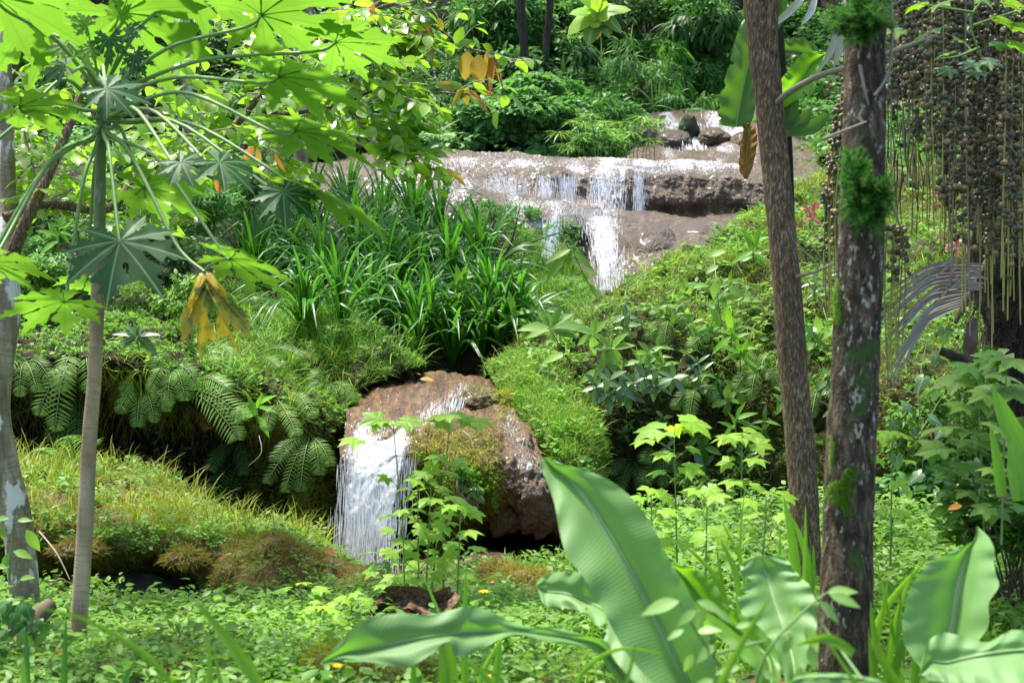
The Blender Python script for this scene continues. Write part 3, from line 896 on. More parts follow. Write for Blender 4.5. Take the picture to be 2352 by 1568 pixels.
patch_obj('front', 'valley_floor', M['soil'])
patch_obj('leftmound', 'mossy_bank', M['soil_moss'])
patch_obj('leftbank', 'left_bank', M['soil_dark'])
patch_obj('slope', 'planted_slope', M['soil_dark'])
patch_obj('tongue', 'grassy_tongue', M['soil'])
patch_obj('rightbank', 'right_bank', soil_mat('shade_dark_mossy_soil', (0.015, 0.012, 0.006), (0.04, 0.045, 0.014), (0.055, 0.085, 0.02)))  # soil colour made dark to deepen the shaded pockets of the bank
patch_obj('hill', 'hillside', M['soil_dark'])


def foam_sheen_upper(x, y):  # white water, plus the glinting sheen of tops and lip painted into the colour
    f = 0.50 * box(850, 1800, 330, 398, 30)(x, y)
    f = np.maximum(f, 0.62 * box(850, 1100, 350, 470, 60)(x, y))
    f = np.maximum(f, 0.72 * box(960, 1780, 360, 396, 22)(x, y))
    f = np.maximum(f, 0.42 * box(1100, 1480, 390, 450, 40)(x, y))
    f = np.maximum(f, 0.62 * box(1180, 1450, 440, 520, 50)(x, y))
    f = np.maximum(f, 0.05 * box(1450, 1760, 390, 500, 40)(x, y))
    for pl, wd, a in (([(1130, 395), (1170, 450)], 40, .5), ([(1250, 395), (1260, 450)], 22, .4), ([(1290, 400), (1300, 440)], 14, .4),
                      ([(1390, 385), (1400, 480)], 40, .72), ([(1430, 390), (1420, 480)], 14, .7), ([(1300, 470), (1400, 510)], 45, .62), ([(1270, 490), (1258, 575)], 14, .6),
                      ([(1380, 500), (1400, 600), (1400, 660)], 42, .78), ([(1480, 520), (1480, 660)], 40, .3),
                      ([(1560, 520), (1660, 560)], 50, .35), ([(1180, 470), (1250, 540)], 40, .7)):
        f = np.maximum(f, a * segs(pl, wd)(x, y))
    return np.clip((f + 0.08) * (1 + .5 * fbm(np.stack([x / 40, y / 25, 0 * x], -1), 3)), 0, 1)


def foam_glint_dome(x, y):
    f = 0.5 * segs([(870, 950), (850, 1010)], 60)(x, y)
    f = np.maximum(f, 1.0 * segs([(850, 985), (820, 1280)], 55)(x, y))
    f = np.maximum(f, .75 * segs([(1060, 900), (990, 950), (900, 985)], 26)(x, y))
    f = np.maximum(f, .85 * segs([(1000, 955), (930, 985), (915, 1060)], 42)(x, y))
    f = np.maximum(f, .66 * segs([(1170, 970), (1210, 1060), (1230, 1180)], 38)(x, y))  # glints on the right arm, painted as white streaks
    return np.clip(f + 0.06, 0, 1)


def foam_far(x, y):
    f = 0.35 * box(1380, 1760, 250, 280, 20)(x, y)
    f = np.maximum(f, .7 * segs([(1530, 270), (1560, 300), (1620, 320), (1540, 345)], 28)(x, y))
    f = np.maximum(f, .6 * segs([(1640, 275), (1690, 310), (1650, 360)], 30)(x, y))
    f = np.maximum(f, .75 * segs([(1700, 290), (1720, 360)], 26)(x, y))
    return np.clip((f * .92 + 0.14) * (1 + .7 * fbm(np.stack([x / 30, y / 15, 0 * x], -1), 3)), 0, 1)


patch_obj('upper', 'travertine_terrace', M['trav'], foam_sheen_upper, None, None)
patch_obj('dome', 'travertine_dome', M['trav_dark'], foam_glint_dome, None, None)
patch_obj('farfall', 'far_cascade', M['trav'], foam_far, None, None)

# all terrain in one BVH, to plant things on what the picture shows
_v, _f, _o = [], [], 0
for k_, p_ in PATCHES.items():
    W_ = p_['W']; nv_, nu_ = W_.shape[:2]
    _v.append(W_.reshape(-1, 3)); _f.append(gridfaces(nv_, nu_, _o)); _o += nv_ * nu_
BV = BVHTree.FromPolygons([Vector(a) for a in np.concatenate(_v)], [tuple(int(i) for i in a) for a in np.concatenate(_f)])


def hit(px, py, default=12.0):
    d = Vector(P(px, py, 1.0)).normalized()
    h = BV.ray_cast(Vector((0, 0, 0)), d)
    if h[0] is None:
        return P(px, py, default)
    return np.array(h[0])


def dep(p):
    return float(np.dot(p, FWD))


# ------------------------------------------------------------------ scatterers
def scatter_blades(key, n, mask, mat, name, label, lmin=.05, lmax=.12, wid=.035, curl=.8, up=0.9, hang=0.0, kind_cat=('grass'), tpl=None, lean=.45, parent=None, clump=3.0):
    pos, nr, g = sample(key, n, mask)
    c = fbm(pos * clump, 3, 5)
    keep = rng.random(n) < np.clip(0.65 + c * 1.3, 0.12, 1)
    pos, nr, c = pos[keep], nr[keep], c[keep]
    n = len(pos)
    d = nrm(nr * (1 - up) + np.array([0, 0, up]) + rng.normal(size=(n, 3)) * lean + np.array([0, 0, -hang]))
    hint = nrm(np.array([0, -0.6, 0.8]) + rng.normal(size=(n, 3)) * 0.5)
    s = rng.uniform(lmin, lmax, n) * (0.8 + 0.5 * np.clip(c + .3, 0, 1))
    mb = MB()
    T = tpl or T_blade(4, wid, curl)
    place(mb, T, orient(d, hint), pos - nr * .005, s, rng.random(n))
    o = mb.build(name, mat)
    return tag(o, label, kind_cat, None, "stuff")


def scatter_leaves(key, n, mask, mat, name, label, lmin=.02, lmax=.045, tpl=None, per=5, stem=(.02, .09), cat='ground cover', clump=2.5, lift=0.0, flat=.6):
    """little plants: per leaves round a short sprig"""
    m = max(1, n // per)
    pos, nr, g = sample(key, m, mask)
    c = fbm(pos * clump, 3, 8)
    keep = rng.random(m) < np.clip(0.65 + c * 1.3, 0.15, 1)
    pos, nr = pos[keep], nr[keep]
    m = len(pos)
    h = rng.uniform(stem[0], stem[1], m)
    ax = nrm(nr * .4 + np.array([0, 0, .8]) + rng.normal(size=(m, 3)) * .35)
    size = rng.uniform(lmin, lmax, m)
    mb = MB()
    T = tpl or T_small(.55)
    rr = rng.random(m)
    for k in range(per):
        a = rng.uniform(0, 2 * math.pi, m)
        out = np.stack([np.cos(a), np.sin(a), rng.normal(0, .25, m)], -1)
        p = pos + ax * (h * (0.35 + .65 * (k + 1) / per) + lift)[:, None]
        f = nrm(out + ax * .25)
        place(mb, T, orient(f, nrm(ax * flat + nr * .3 + rng.normal(size=(m, 3)) * .3)), p, size * rng.uniform(.7, 1.15, m), np.clip(rr + rng.normal(0, .15, m), 0, 1))
    o = mb.build(name, mat)
    return tag(o, label, cat, None, "stuff")


# ---- grass and ground cover
scatter_blades('leftmound', 2600, lambda x, y: box(-200, 900, 1060, 1260, 30)(x, y), M['grass'], 'tall_grass', 'loose taller grass stems standing out of the mound at the left', .14, .30, .014, .9, lean=.3)
scatter_leaves('leftmound', 6000, lambda x, y: box(-200, 900, 1040, 1260, 30)(x, y), M['weed_light'], 'ground_cover', 'scattered broad small leaves in the grass of the left mound', .03, .06, tpl=T_leaf(3, .5, .4, .2, .3), stem=(.04, .12))
scatter_blades('leftbank', 2600, lambda x, y: box(400, 990, 680, 950, 40)(x, y), M['grass_bright'], 'tall_grass', 'loose taller grass on the bank left of the small fall', .16, .36, .014, 1.1, lean=.35)
scatter_blades('tongue', 900, None, M['grass'], 'tall_grass', 'single longer blades in the grass tongue', .10, .22, .016, 1.1, lean=.35)
scatter_blades('rightbank', 3500, lambda x, y: box(1200, 2600, 380, 900, 60)(x, y), M['grass_bright'], 'tall_grass', 'loose taller grass on the crest of the right bank', .16, .40, .014, 1.1, lean=.35)
scatter_leaves('rightbank', 10000, lambda x, y: box(1200, 2600, 450, 1300, 60)(x, y) * (1 - .85 * box(1330, 2100, 840, 1300, 70)(x, y)), M['weed_light'], 'ground_cover', 'larger pale leaves scattered over the right bank', .05, .09, tpl=T_leaf(4, .5, .4, .2, .3), stem=(.05, .16), clump=1.5)
scatter_blades('leftbank', 3500, lambda x, y: box(-200, 800, 800, 960, 40)(x, y), M['grass'], 'hanging_grass', 'grass hanging over the edge of the left recess', .12, .30, .014, 1.1, up=.1, hang=.6)
scatter_blades('leftmound', 26000, lambda x, y: box(-200, 520, 1040, 1250, 30)(x, y) * 1.0 + box(500, 800, 1180, 1250, 30)(x, y) * .8 + .04, M['grass'], 'grass', 'yellow-green fine grass over the low mound at the left', .04, .13, .028, 1.0)
scatter_blades('leftmound', 16000, lambda x, y: box(-200, 900, 1230, 1480, 30)(x, y) * (1 - .85 * box(-200, 510, 1290, 1500, 20)(x, y)), M['grass_dry'], 'moss', 'brownish moss and thin stems covering the low rock face', .02, .06, .035, .8, hang=.4, up=.3, kind_cat='moss')
scatter_leaves('leftmound', 16000, lambda x, y: box(-200, 900, 1230, 1440, 30)(x, y) * .6 * (1 - .85 * box(-200, 510, 1290, 1500, 20)(x, y)) * (1 - .65 * box(500, 1000, 1240, 1420, 20)(x, y)) + .03, M['weed'], 'ground_cover', 'small leaved creeper hanging over the low rock face', .02, .05, tpl=T_leaf(3, .35, .4, .2, .4), cat='ground cover')
scatter_leaves('front', 70000, lambda x, y: box(-300, 1250, 1380, 2200, 20)(x, y) * .9 + .25, M['weed_light'], 'ground_cover', 'dense pale green low ground cover in the front of the valley floor', .025, .055, tpl=T_leaf(3, .5, .4, .2, .3), stem=(.03, .14))
scatter_blades('front', 30000, lambda x, y: box(1000, 2700, 1150, 1600, 20)(x, y) + .25, M['grass_bright'], 'grass', 'bright grass on the sunny flat at the right of the fall', .05, .16, .025, 1.1)
scatter_leaves('front', 26000, lambda x, y: box(1300, 2700, 1120, 1480, 20)(x, y), M['weed_light'], 'ground_cover', 'light green leafy weeds on the sunny flat at the right', .03, .07, tpl=T_leaf(3, .55, .4, .2, .3), stem=(.05, .2))
scatter_blades('leftbank', 34000, lambda x, y: box(540, 990, 720, 990, 40)(x, y) * 1.2 + box(-200, 560, 640, 840, 40)(x, y) * .35, M['grass_bright'], 'grass', 'soft bright grass on the bank left of the small fall', .05, .13, .022, 1.1, lean=.35)
scatter_leaves('leftbank', 40000, lambda x, y: box(-200, 620, 600, 900, 40)(x, y) + box(540, 990, 720, 990, 40)(x, y) * .4 + box(-200, 800, 880, 1300, 50)(x, y) * .55, M['weed'], 'ground_cover', 'small leaved plants on the shaded upper left bank', .025, .055)
scatter_blades('leftbank', 3500, lambda x, y: box(-200, 800, 840, 1100, 40)(x, y), M['root'], 'roots', 'thin brown roots hanging in the dark recess of the left bank', .05, .22, .012, .3, up=0, hang=1.4, lean=.3, kind_cat='roots')
scatter_blades('leftbank', 9000, lambda x, y: box(580, 800, 900, 1240, 40)(x, y), M['grass'], 'grass', 'thin grass trailing over the rock left of the white fall', .05, .12, .03, 1.0, up=.1, hang=.5)
scatter_blades('tongue', 26000, None, M['grass_bright'], 'grass', 'bright green fluffy grass tongue right of the small fall', .05, .11, .022, 1.0, lean=.4)
scatter_blades('rightbank', 80000, lambda x, y: box(1180, 2600, 380, 1200, 60)(x, y) * (1 - .75 * box(1350, 2600, 800, 1300, 80)(x, y)), M['grass'], 'grass', 'fine grass along the crest of the right bank', .05, .14, .025, 1.0, lean=.4)
scatter_blades('rightbank', 26000, lambda x, y: box(1300, 2600, 780, 1300, 60)(x, y), M['grass_dry'], 'moss', 'olive moss threads on the face of the right bank', .03, .08, .04, .8, up=.2, hang=.4, kind_cat='moss')
scatter_leaves('rightbank', 65000, lambda x, y: box(1200, 2600, 500, 1300, 60)(x, y) * (1 - .6 * box(1330, 2100, 860, 1300, 70)(x, y)), M['weed'], 'ground_cover', 'small green leaves over the face of the right bank', .02, .05, tpl=T_leaf(3, .4, .4, .2, .3))
scatter_leaves('slope', 22000, lambda x, y: box(1060, 1400, 420, 760, 40)(x, y) * 1.2 + box(0, 1100, 380, 900, 40)(x, y) * .25, M['weed'], 'ground_cover', 'low leafy cover between the strap plants and the upper fall', .03, .06)
scatter_blades('slope', 12000, lambda x, y: box(1180, 1420, 520, 800, 30)(x, y), M['grass_bright'], 'grass', 'grass at the foot of the upper fall', .06, .16, .025, 1.0)
scatter_blades('hill', 9000, lambda x, y: box(1280, 1500, 300, 400, 30)(x, y) + box(1750, 2100, 260, 430, 30)(x, y) * 1.5, M['grass_bright'], 'grass', 'bright grass behind the long terrace', .10, .22, .03, .9)
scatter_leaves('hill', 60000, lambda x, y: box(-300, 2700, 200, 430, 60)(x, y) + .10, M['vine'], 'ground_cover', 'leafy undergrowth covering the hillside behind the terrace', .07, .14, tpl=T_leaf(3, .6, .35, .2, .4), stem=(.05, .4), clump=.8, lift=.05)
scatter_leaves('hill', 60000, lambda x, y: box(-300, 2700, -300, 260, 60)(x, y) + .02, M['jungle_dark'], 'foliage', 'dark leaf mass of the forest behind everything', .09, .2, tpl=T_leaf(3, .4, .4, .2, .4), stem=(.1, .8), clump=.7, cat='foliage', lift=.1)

# ------------------------------------------------------------------ plant builders
def ribbon(mb, pts, wid, hint=(0, 0, 1), fold=0.0, n=10, nu=3, m=0, rnd=None, ripple=0.0):
    p = cr(pts, n)
    T = nrm(np.gradient(p, axis=0))
    h = np.asarray(hint, float)
    X = nrm(np.cross(T, h))
    Z = np.cross(X, T)
    wd = np.asarray(wid, float)
    wd = np.interp(np.linspace(0, 1, n), np.linspace(0, 1, len(wd)), wd) if wd.ndim else np.full(n, float(wd))
    u = np.linspace(-1, 1, nu)
    v = p[:, None] + X[:, None] * (wd[:, None] * u[None])[..., None] + Z[:, None] * (wd[:, None] * np.abs(u)[None] * fold)[..., None]
    if ripple:
        v = v + Z[:, None] * (ripple * fbm(v * 18, 2)[..., None])
    l = np.zeros((n, nu, 3))
    l[..., 0] = u[None]; l[..., 1] = np.linspace(0, 1, n)[:, None]; l[..., 2] = random.random() if rnd is None else rnd
    mb.add(v.reshape(-1, 3), gridfaces(n, nu), l.reshape(-1, 3), m)


def one_leaf(mb, T, pos, f, n, s, rnd=None, m=0):
    place(mb, T, orient(np.array([f], float), np.array([n], float)), np.array([pos], float), np.array([s]) if np.ndim(s) == 0 else np.array([s], float), [random.random() if rnd is None else rnd], m)


def frond(name, parent, p0, p1, sag, mat, pinna=.10, npn=22, label=None, hint=None, w=.011):
    """one fern frond from p0 to p1, arching up by sag"""
    p0 = np.array(p0); p1 = np.array(p1)
    mid = (p0 + p1) / 2 + np.array([0, -0.02, sag])
    q3 = p1 * .85 + mid * .15 + np.array([0, 0, sag * .35])
    c = cr(np.array([p0, mid, q3, p1]), npn + 4)
    mb = MB()
    tube(mb, c, np.linspace(.004, .0012, len(c)), 4, 1)
    T = nrm(np.gradient(c, axis=0))
    h = np.array([0, -.75, .65]) if hint is None else np.asarray(hint, float)
    X = nrm(np.cross(T, h))
    Z = np.cross(X, T)
    L = np.sin(np.linspace(0.12, 1, npn) ** .8 * math.pi * .97) ** .75
    tpl = T_leaf(4, .22, .25, .1, .5)
    idx = np.arange(3, 3 + npn)
    rr = random.random()
    for s in (-1, 1):
        f = nrm(X[idx] * s + T[idx] * .45 - Z[idx] * .12 + rng.normal(size=(npn, 3)) * .06)
        place(mb, tpl, orient(f, Z[idx]), c[idx], np.stack([L * pinna * .62 + w * .3, L * pinna + .008, L * pinna], -1), np.clip(rr + rng.normal(0, .1, npn), 0, 1), 0)
    o = mb.build(name, [mat, M['stem']], parent)
    if label: o['label'] = label
    return o


def fern(fronds, label, mat=None, sag=.1, pinna=.09, group='ferns on the banks', off=.08, npn=22, parts_label=None):
    """fronds: list of (bx,by,tx,ty[,toward]) in frame units"""
    mat = mat or M['fern']
    b = fronds[0]
    base = hit(b[0], b[1]); d = dep(base)
    e = empty('fern', base, label, 'fern', group)
    for f in fronds:
        dd = d - off - (f[4] if len(f) > 4 else 0.12)
        frond('frond', e, P(f[0], f[1], d - .03), P(f[2], f[3], dd), sag * random.uniform(.7, 1.3), mat, pinna * random.uniform(.85, 1.15), npn)
    return e


def rosette(px, py, label, group, n=26, L=.62, wd=.017, mat=None, name='strap_leaf_plant', cat='plant', d=None, erect=.75):
    base = hit(px, py) if d is None else P(px, py, d)
    mb = MB()
    for k in range(n):
        a = random.uniform(0, 2 * math.pi)
        q_ = random.random()
        el = R(88 - 62 * q_ ** 1.3)
        l = L * random.uniform(.7, 1.1) * (1 - .15 * q_)
        out = np.array([math.cos(a), math.sin(a) - .2, 0])
        hh, rr_ = math.sin(el), math.cos(el)
        dr = random.uniform(.05, .45) * (.3 + q_)
        p1 = base + out * l * .33 * rr_ + np.array([0, 0, l * .36 * hh + .03])
        p2 = base + out * l * (.66 * rr_ + .05) + np.array([0, 0, l * .70 * hh])
        p3 = base + out * l * (.98 * rr_ + .12 + .1 * dr) + np.array([0, 0, l * (.95 * hh - dr)])
        ribbon(mb, np.array([base + out * .02 - np.array([0, 0, .05]), p1, p2, p3]), [wd * .6, wd, wd, wd * .9, wd * .55, .001], (-out[0] * .6, -out[1] * .6 - .4, .8), .35, 9)
    o = mb.build(name, mat or M['strap'])
    return tag(o, label, cat, group)


TL = T_leaf(5, .45, .42, .25, .4)
TLN = T_leaf(5, .30, .40, .25, .45)
TOV = T_leaf(9, .52, .45, .18, .4, .85)
THEART = T_radial([(0, 1.0, .9, 1), (1.2, .62, 1.2, 0), (-1.2, .62, 1.2, 0), (2.3, .5, 1.0, 0), (-2.3, .5, 1.0, 0)], .1, 24, (0, .5, 1), .3, .0)


def bush(px, py, rx, ry, label, mat, n=1400, size=.09, tpl=None, d=None, rz=None, group='shrubs on the hillside behind the terrace', cat='shrub', name='shrub', lobes=9, stems=True, dark=None, droop=.25, flat=.7):
    """round mass of leaves; rx, ry in frame units round (px, py)"""
    if d is None:
        d = dep(hit(px, py)); d = d - rx / FPX * d * .75
    c = P(px, py, d)
    RX = rx / FPX * d; RZ = ry / FPX * d; RY = (rz if rz else RX * .8)
    base = c - np.array([0, 0, RZ * 1.05])
    e = empty(name, base, label, cat, group)
    cen = rng.normal(size=(lobes, 3)) * np.array([RX, RY, RZ]) * .55
    rad = rng.uniform(.22, .58, (lobes, 1)) * np.array([[RX, RY, RZ]])
    li = rng.integers(0, lobes, n)
    dd = nrm(rng.normal(size=(n, 3)))
    rr = rng.uniform(.45, 1.08, (n, 1)) ** .6
    pos = cen[li] + dd * rad[li] * rr
    pos = pos + fbm(pos * 4 / max(RX, .3) + px, 3)[:, None] * dd * RX * .25
    out = nrm(pos / np.array([RX, RY, RZ]) + dd * .6)
    f = nrm(out * np.array([1, 1, .35]) + rng.normal(size=(n, 3)) * .45 - np.array([0, 0, droop]))
    h = nrm(out * .55 + np.array([0, 0, flat]) + rng.normal(size=(n, 3)) * .3)
    mb = MB()
    place(mb, tpl or TL, orient(f, h), pos + c, size * rng.uniform(.6, 1.25, n), np.clip(.5 + .35 * fbm(pos * 3 + px, 2) + rng.normal(0, .2, n), 0, 1))
    mb.build('foliage', mat, e)
    if stems:
        ms = MB()
        for k in range(lobes):
            tube(ms, cr(np.array([base + rng.normal(size=3) * [.04, .04, 0], (base + c + cen[k]) / 2 + rng.normal(size=3) * .05, c + cen[k] + dd[k] * rad[k] * .6]), 7), np.linspace(.018, .005, 7), 5)
        ms.build('stems', M['stem_brown'], e)
    return e


# ================================================================== forest behind
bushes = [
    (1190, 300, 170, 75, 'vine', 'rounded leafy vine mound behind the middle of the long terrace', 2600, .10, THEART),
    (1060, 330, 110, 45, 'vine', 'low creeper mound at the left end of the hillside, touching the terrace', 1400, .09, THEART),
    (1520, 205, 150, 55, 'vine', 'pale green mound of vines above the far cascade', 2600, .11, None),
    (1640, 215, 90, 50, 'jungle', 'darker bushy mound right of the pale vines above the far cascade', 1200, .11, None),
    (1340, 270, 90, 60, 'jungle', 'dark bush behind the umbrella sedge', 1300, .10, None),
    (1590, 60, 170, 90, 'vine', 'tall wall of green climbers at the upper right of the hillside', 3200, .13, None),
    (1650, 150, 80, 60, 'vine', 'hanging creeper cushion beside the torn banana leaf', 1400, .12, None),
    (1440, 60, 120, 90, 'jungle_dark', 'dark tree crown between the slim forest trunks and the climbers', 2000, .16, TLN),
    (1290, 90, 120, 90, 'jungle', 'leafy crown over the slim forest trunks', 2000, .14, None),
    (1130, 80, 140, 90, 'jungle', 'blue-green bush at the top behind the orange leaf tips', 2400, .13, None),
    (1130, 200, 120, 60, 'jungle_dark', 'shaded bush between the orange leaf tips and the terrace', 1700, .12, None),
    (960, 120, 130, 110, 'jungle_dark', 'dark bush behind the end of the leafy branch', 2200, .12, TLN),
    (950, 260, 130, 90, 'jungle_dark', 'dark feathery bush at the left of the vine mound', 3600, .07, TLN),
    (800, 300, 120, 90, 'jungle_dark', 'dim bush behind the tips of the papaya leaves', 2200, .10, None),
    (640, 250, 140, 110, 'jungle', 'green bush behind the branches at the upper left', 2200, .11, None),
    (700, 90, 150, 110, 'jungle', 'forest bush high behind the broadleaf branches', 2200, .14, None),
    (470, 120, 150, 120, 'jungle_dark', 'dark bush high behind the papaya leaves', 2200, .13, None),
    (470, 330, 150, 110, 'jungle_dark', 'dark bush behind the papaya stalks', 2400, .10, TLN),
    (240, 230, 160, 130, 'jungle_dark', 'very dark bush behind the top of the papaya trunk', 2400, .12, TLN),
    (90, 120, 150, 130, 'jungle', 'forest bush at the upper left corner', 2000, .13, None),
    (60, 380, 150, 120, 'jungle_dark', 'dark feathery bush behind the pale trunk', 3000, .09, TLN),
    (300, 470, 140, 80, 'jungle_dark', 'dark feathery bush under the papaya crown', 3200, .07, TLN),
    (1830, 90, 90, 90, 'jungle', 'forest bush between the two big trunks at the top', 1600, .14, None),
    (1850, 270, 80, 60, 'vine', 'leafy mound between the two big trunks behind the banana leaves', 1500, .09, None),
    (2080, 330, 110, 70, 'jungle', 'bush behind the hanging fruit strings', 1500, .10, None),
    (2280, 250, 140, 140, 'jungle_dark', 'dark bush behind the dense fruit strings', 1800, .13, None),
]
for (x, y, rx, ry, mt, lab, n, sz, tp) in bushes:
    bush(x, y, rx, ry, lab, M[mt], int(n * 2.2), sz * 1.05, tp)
# slim trunks in the forest
TRK = [((1205, 330), (1208, 180), (1198, 40), (1190, -120), 27, 12, 'slim dark forest trunk, left of the central pair'),
       ((1252, 310), (1250, 170), (1262, 30), (1270, -120), 27.5, 10, 'slim dark forest trunk, right of the central pair'),
       ((432, 420), (431, 200), (430, 40), (425, -120), 17, 13, 'grey trunk standing behind the papaya crown'),
       ((690, 420), (694, 260), (705, 90), (712, -120), 16, 17, 'thick pinkish brown trunk behind the branches at the upper left'),
       ((345, 560), (350, 400), (355, 200), (350, -120), 16.5, 15, 'dark trunk in the shade under the papaya leaves'),
       ((1690, 60), (1692, 20), (1700, -60), (1705, -160), 30, 16, 'broad trunk far up the hillside beside the climbers')]
for a, b, c, d_, dd, rp, lab in TRK:
    p = cr(np.array([P(*a, dd), P(*b, dd), P(*c, dd), P(*d_, dd)]), 18)
    p[0] -= [0, 0, .5]
    e = empty('forest_tree', p[0], lab, 'tree', 'slim trunks in the forest')
    mb = MB(); tube(mb, p, np.linspace(rp, rp * .8, 18) / FPX * dd, 10, 0, .12, 4)
    mb.build('trunk', M['bark_pale'] if 'grey' in lab or 'pinkish' in lab else M['bark_dark'], e)
    top = p[-1]
    n = 1500
    mb = MB()
    pos = rng.normal(size=(n, 3)) * [.9, .9, .5] + top + [0, 0, .7]
    place(mb, TL, orient(nrm(rng.normal(size=(n, 3)) - [0, 0, .4]), rdir(n, 1.0)), pos, .14 * rng.uniform(.6, 1.2, n), rng.random(n))
    mb.build('crown', M['jungle'], e)

# plant with very large pale leaves at the top centre
d0 = 19.0
base = P(1400, -160, d0)
e = empty('large_leaved_branch', base, 'branch tip with a few very large pale leaves at the top centre', 'branch')
mb = MB(); tube(mb, cr(np.array([base, P(1392, -60, d0), P(1380, 0, d0), P(1374, 30, d0)]), 14), np.linspace(.02, .01, 14), 6); mb.build('stem', M['stem_brown'], e)
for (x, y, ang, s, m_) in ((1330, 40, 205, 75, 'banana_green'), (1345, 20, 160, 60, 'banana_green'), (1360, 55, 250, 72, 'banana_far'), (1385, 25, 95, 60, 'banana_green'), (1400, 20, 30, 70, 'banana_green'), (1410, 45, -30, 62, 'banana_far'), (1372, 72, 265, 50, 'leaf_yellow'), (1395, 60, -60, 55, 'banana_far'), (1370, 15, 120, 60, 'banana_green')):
    mb = MB(); a = R(ang)
    one_leaf(mb, THEART, P(1373 + (x - 1373) * .3, 30 + (y - 30) * .3, d0), (math.cos(a), -.35, math.sin(a) * .8 - .15), (0, -.6, .8), s / FPX * d0 * .95)
    mb.build('leaf', M[m_ if m_ != 'banana_green' else 'tall_weed'], e)
# bamboo-like sprays on the climbers
for (x, y, lab) in ((1610, 170, 'spray of narrow bamboo-like leaves above the vines beside the torn leaf'), (1560, 90, 'spray of narrow bamboo-like leaves halfway up the climbers')):
    bush(x, y, 60, 35, lab, M['vine'], 260, .26, T_leaf(5, .12, .3, .2, .6), group='bamboo-like sprays', cat='bamboo', name='bamboo_spray', lobes=4, d=dep(hit(x, y)) - .9, flat=.3)

# umbrella sedge
TR = T_leaf(4, .085, .4, .2, .7)
for ci, (xs, lab) in enumerate(((range(1296, 1345, 9), 'small clump of umbrella sedge at the left on the terrace edge'), (range(1366, 1440, 8), 'tall clump of umbrella sedge in the middle of the terrace edge'), (range(1440, 1505, 9), 'leaning clump of umbrella sedge beside the far cascade'))):
    xs = list(xs)
    b0 = P(xs[len(xs) // 2], 378, 21.2)
    e = empty('umbrella_sedge', b0, lab, 'sedge', 'umbrella sedge clumps on the terrace')
    for k, x in enumerate(xs):
        ty = random.uniform(262, 330) + (15 if ci == 0 else 0)
        dd = random.uniform(20.9, 21.5)
        top = P(x + random.uniform(-14, 14) + (ci == 2) * 8, ty, dd)
        p = cr(np.array([P(x, 380, dd), P(x + random.uniform(-3, 3), 345, dd), top]), 8)
        mb = MB(); tube(mb, p, .006, 5); st = mb.build('stem', M['stem'], e)
        n = 30
        a = rng.uniform(0, 2 * math.pi, n)
        f = nrm(np.stack([np.cos(a), np.sin(a), rng.uniform(-.15, .5, n)], -1))
        mb = MB(); place(mb, TR, orient(f, np.tile([0, 0, 1.0], (n, 1))), np.tile(top, (n, 1)), rng.uniform(.17, .28, n), rng.random(n))
        mb.build('umbel', M['sedge'], st)
# small shrubs round the far cascade and on its rocks
bush(1575, 290, 16, 22, 'tiny mossy tuft on the rock in the far cascade', M['jungle'], 500, .05, TLN, d=25.0, group=None, cat='tuft', name='mossy_tuft', lobes=4, stems=False)
mb = MB()
c = P(1580, 300, 25.1)
th, ph = np.meshgrid(np.linspace(0, 2 * math.pi, 28, endpoint=False), np.linspace(0, math.pi, 16))
v = np.stack([np.sin(ph) * np.cos(th), np.sin(ph) * np.sin(th), np.cos(ph)], -1)
v = v * (1 + .35 * fbm(v * 2, 4)[..., None]) * [.16, .2, .26] + c
mb.add(v.reshape(-1, 3), gridfaces(16, 28, wrap=True))
tag(mb.build('boulder', M['rock_grey']), 'dark rock splitting the far cascade', 'boulder')

# ================================================================== strap-leaf clump on the slope
spots = [(560, 560), (640, 500), (720, 520), (800, 500), (880, 540), (950, 520), (1010, 560), (590, 650), (660, 610), (740, 640), (820, 620), (890, 650), (960, 640), (1030, 650), (1100, 630),
         (700, 720), (780, 720), (850, 730), (920, 745), (990, 745), (1060, 740), (1130, 720), (1190, 740), (960, 800), (1040, 800), (1110, 790), (640, 560), (1150, 770), (860, 590)]
for i, (x, y) in enumerate(spots):
    lab = 'dark green strap-leaf plant in the big clump below the long terrace'
    if i == 22: lab = 'strap-leaf plant at the right edge of the big clump, nearest the upper fall'
    if i == 0: lab = 'strap-leaf plant at the left end of the big clump, behind the papaya leaf'
    rosette(x, y + 25, lab, 'strap-leaf plants in the clump below the terrace', 48, random.uniform(.85, 1.08) * (1.08 if y < 700 else .85), random.uniform(.013, .02))

# ================================================================== ferns
fern([(185, 835, 90, 955, .25), (170, 832, 128, 990, .3), (200, 832, 205, 905, .3), (185, 835, 140, 900, .35)], 'bright yellow-green fern arching out of the bank left of the papaya trunk', sag=.12, pinna=.10)
fern([(175, 900, 105, 1060, .1), (190, 960, 85, 1085, .35), (195, 970, 130, 1120, .4), (200, 965, 195, 1110, .3), (190, 890, 180, 1010, .3)], 'dark broad fern hanging below the yellow-green fern', M['jungle'], .05, .12)
fern([(180, 1075, 150, 1010, .5), (195, 1080, 215, 1020, .5), (190, 1080, 100, 1040, .5)], 'green fern standing behind the grassy mound beside the papaya trunk', sag=.06, pinna=.10)
fern([(470, 800, 505, 885, .3), (465, 800, 440, 860, .3), (480, 800, 540, 840, .3), (470, 800, 490, 850, .4)], 'pale fern just below the yellow papaya leaf', sag=.08, pinna=.09)
fern([(640, 700, 590, 760, .2), (650, 695, 705, 745, .2), (645, 700, 640, 770, .3), (650, 690, 655, 640, .1)], 'pale fern on the grass right of the yellow papaya leaf', sag=.08, pinna=.09)
fern([(430, 890, 560, 965, .3), (440, 880, 520, 900, .3), (435, 895, 545, 1010, .35)], 'feather-shaped fern sticking out of the dark recess', sag=.06, pinna=.10)
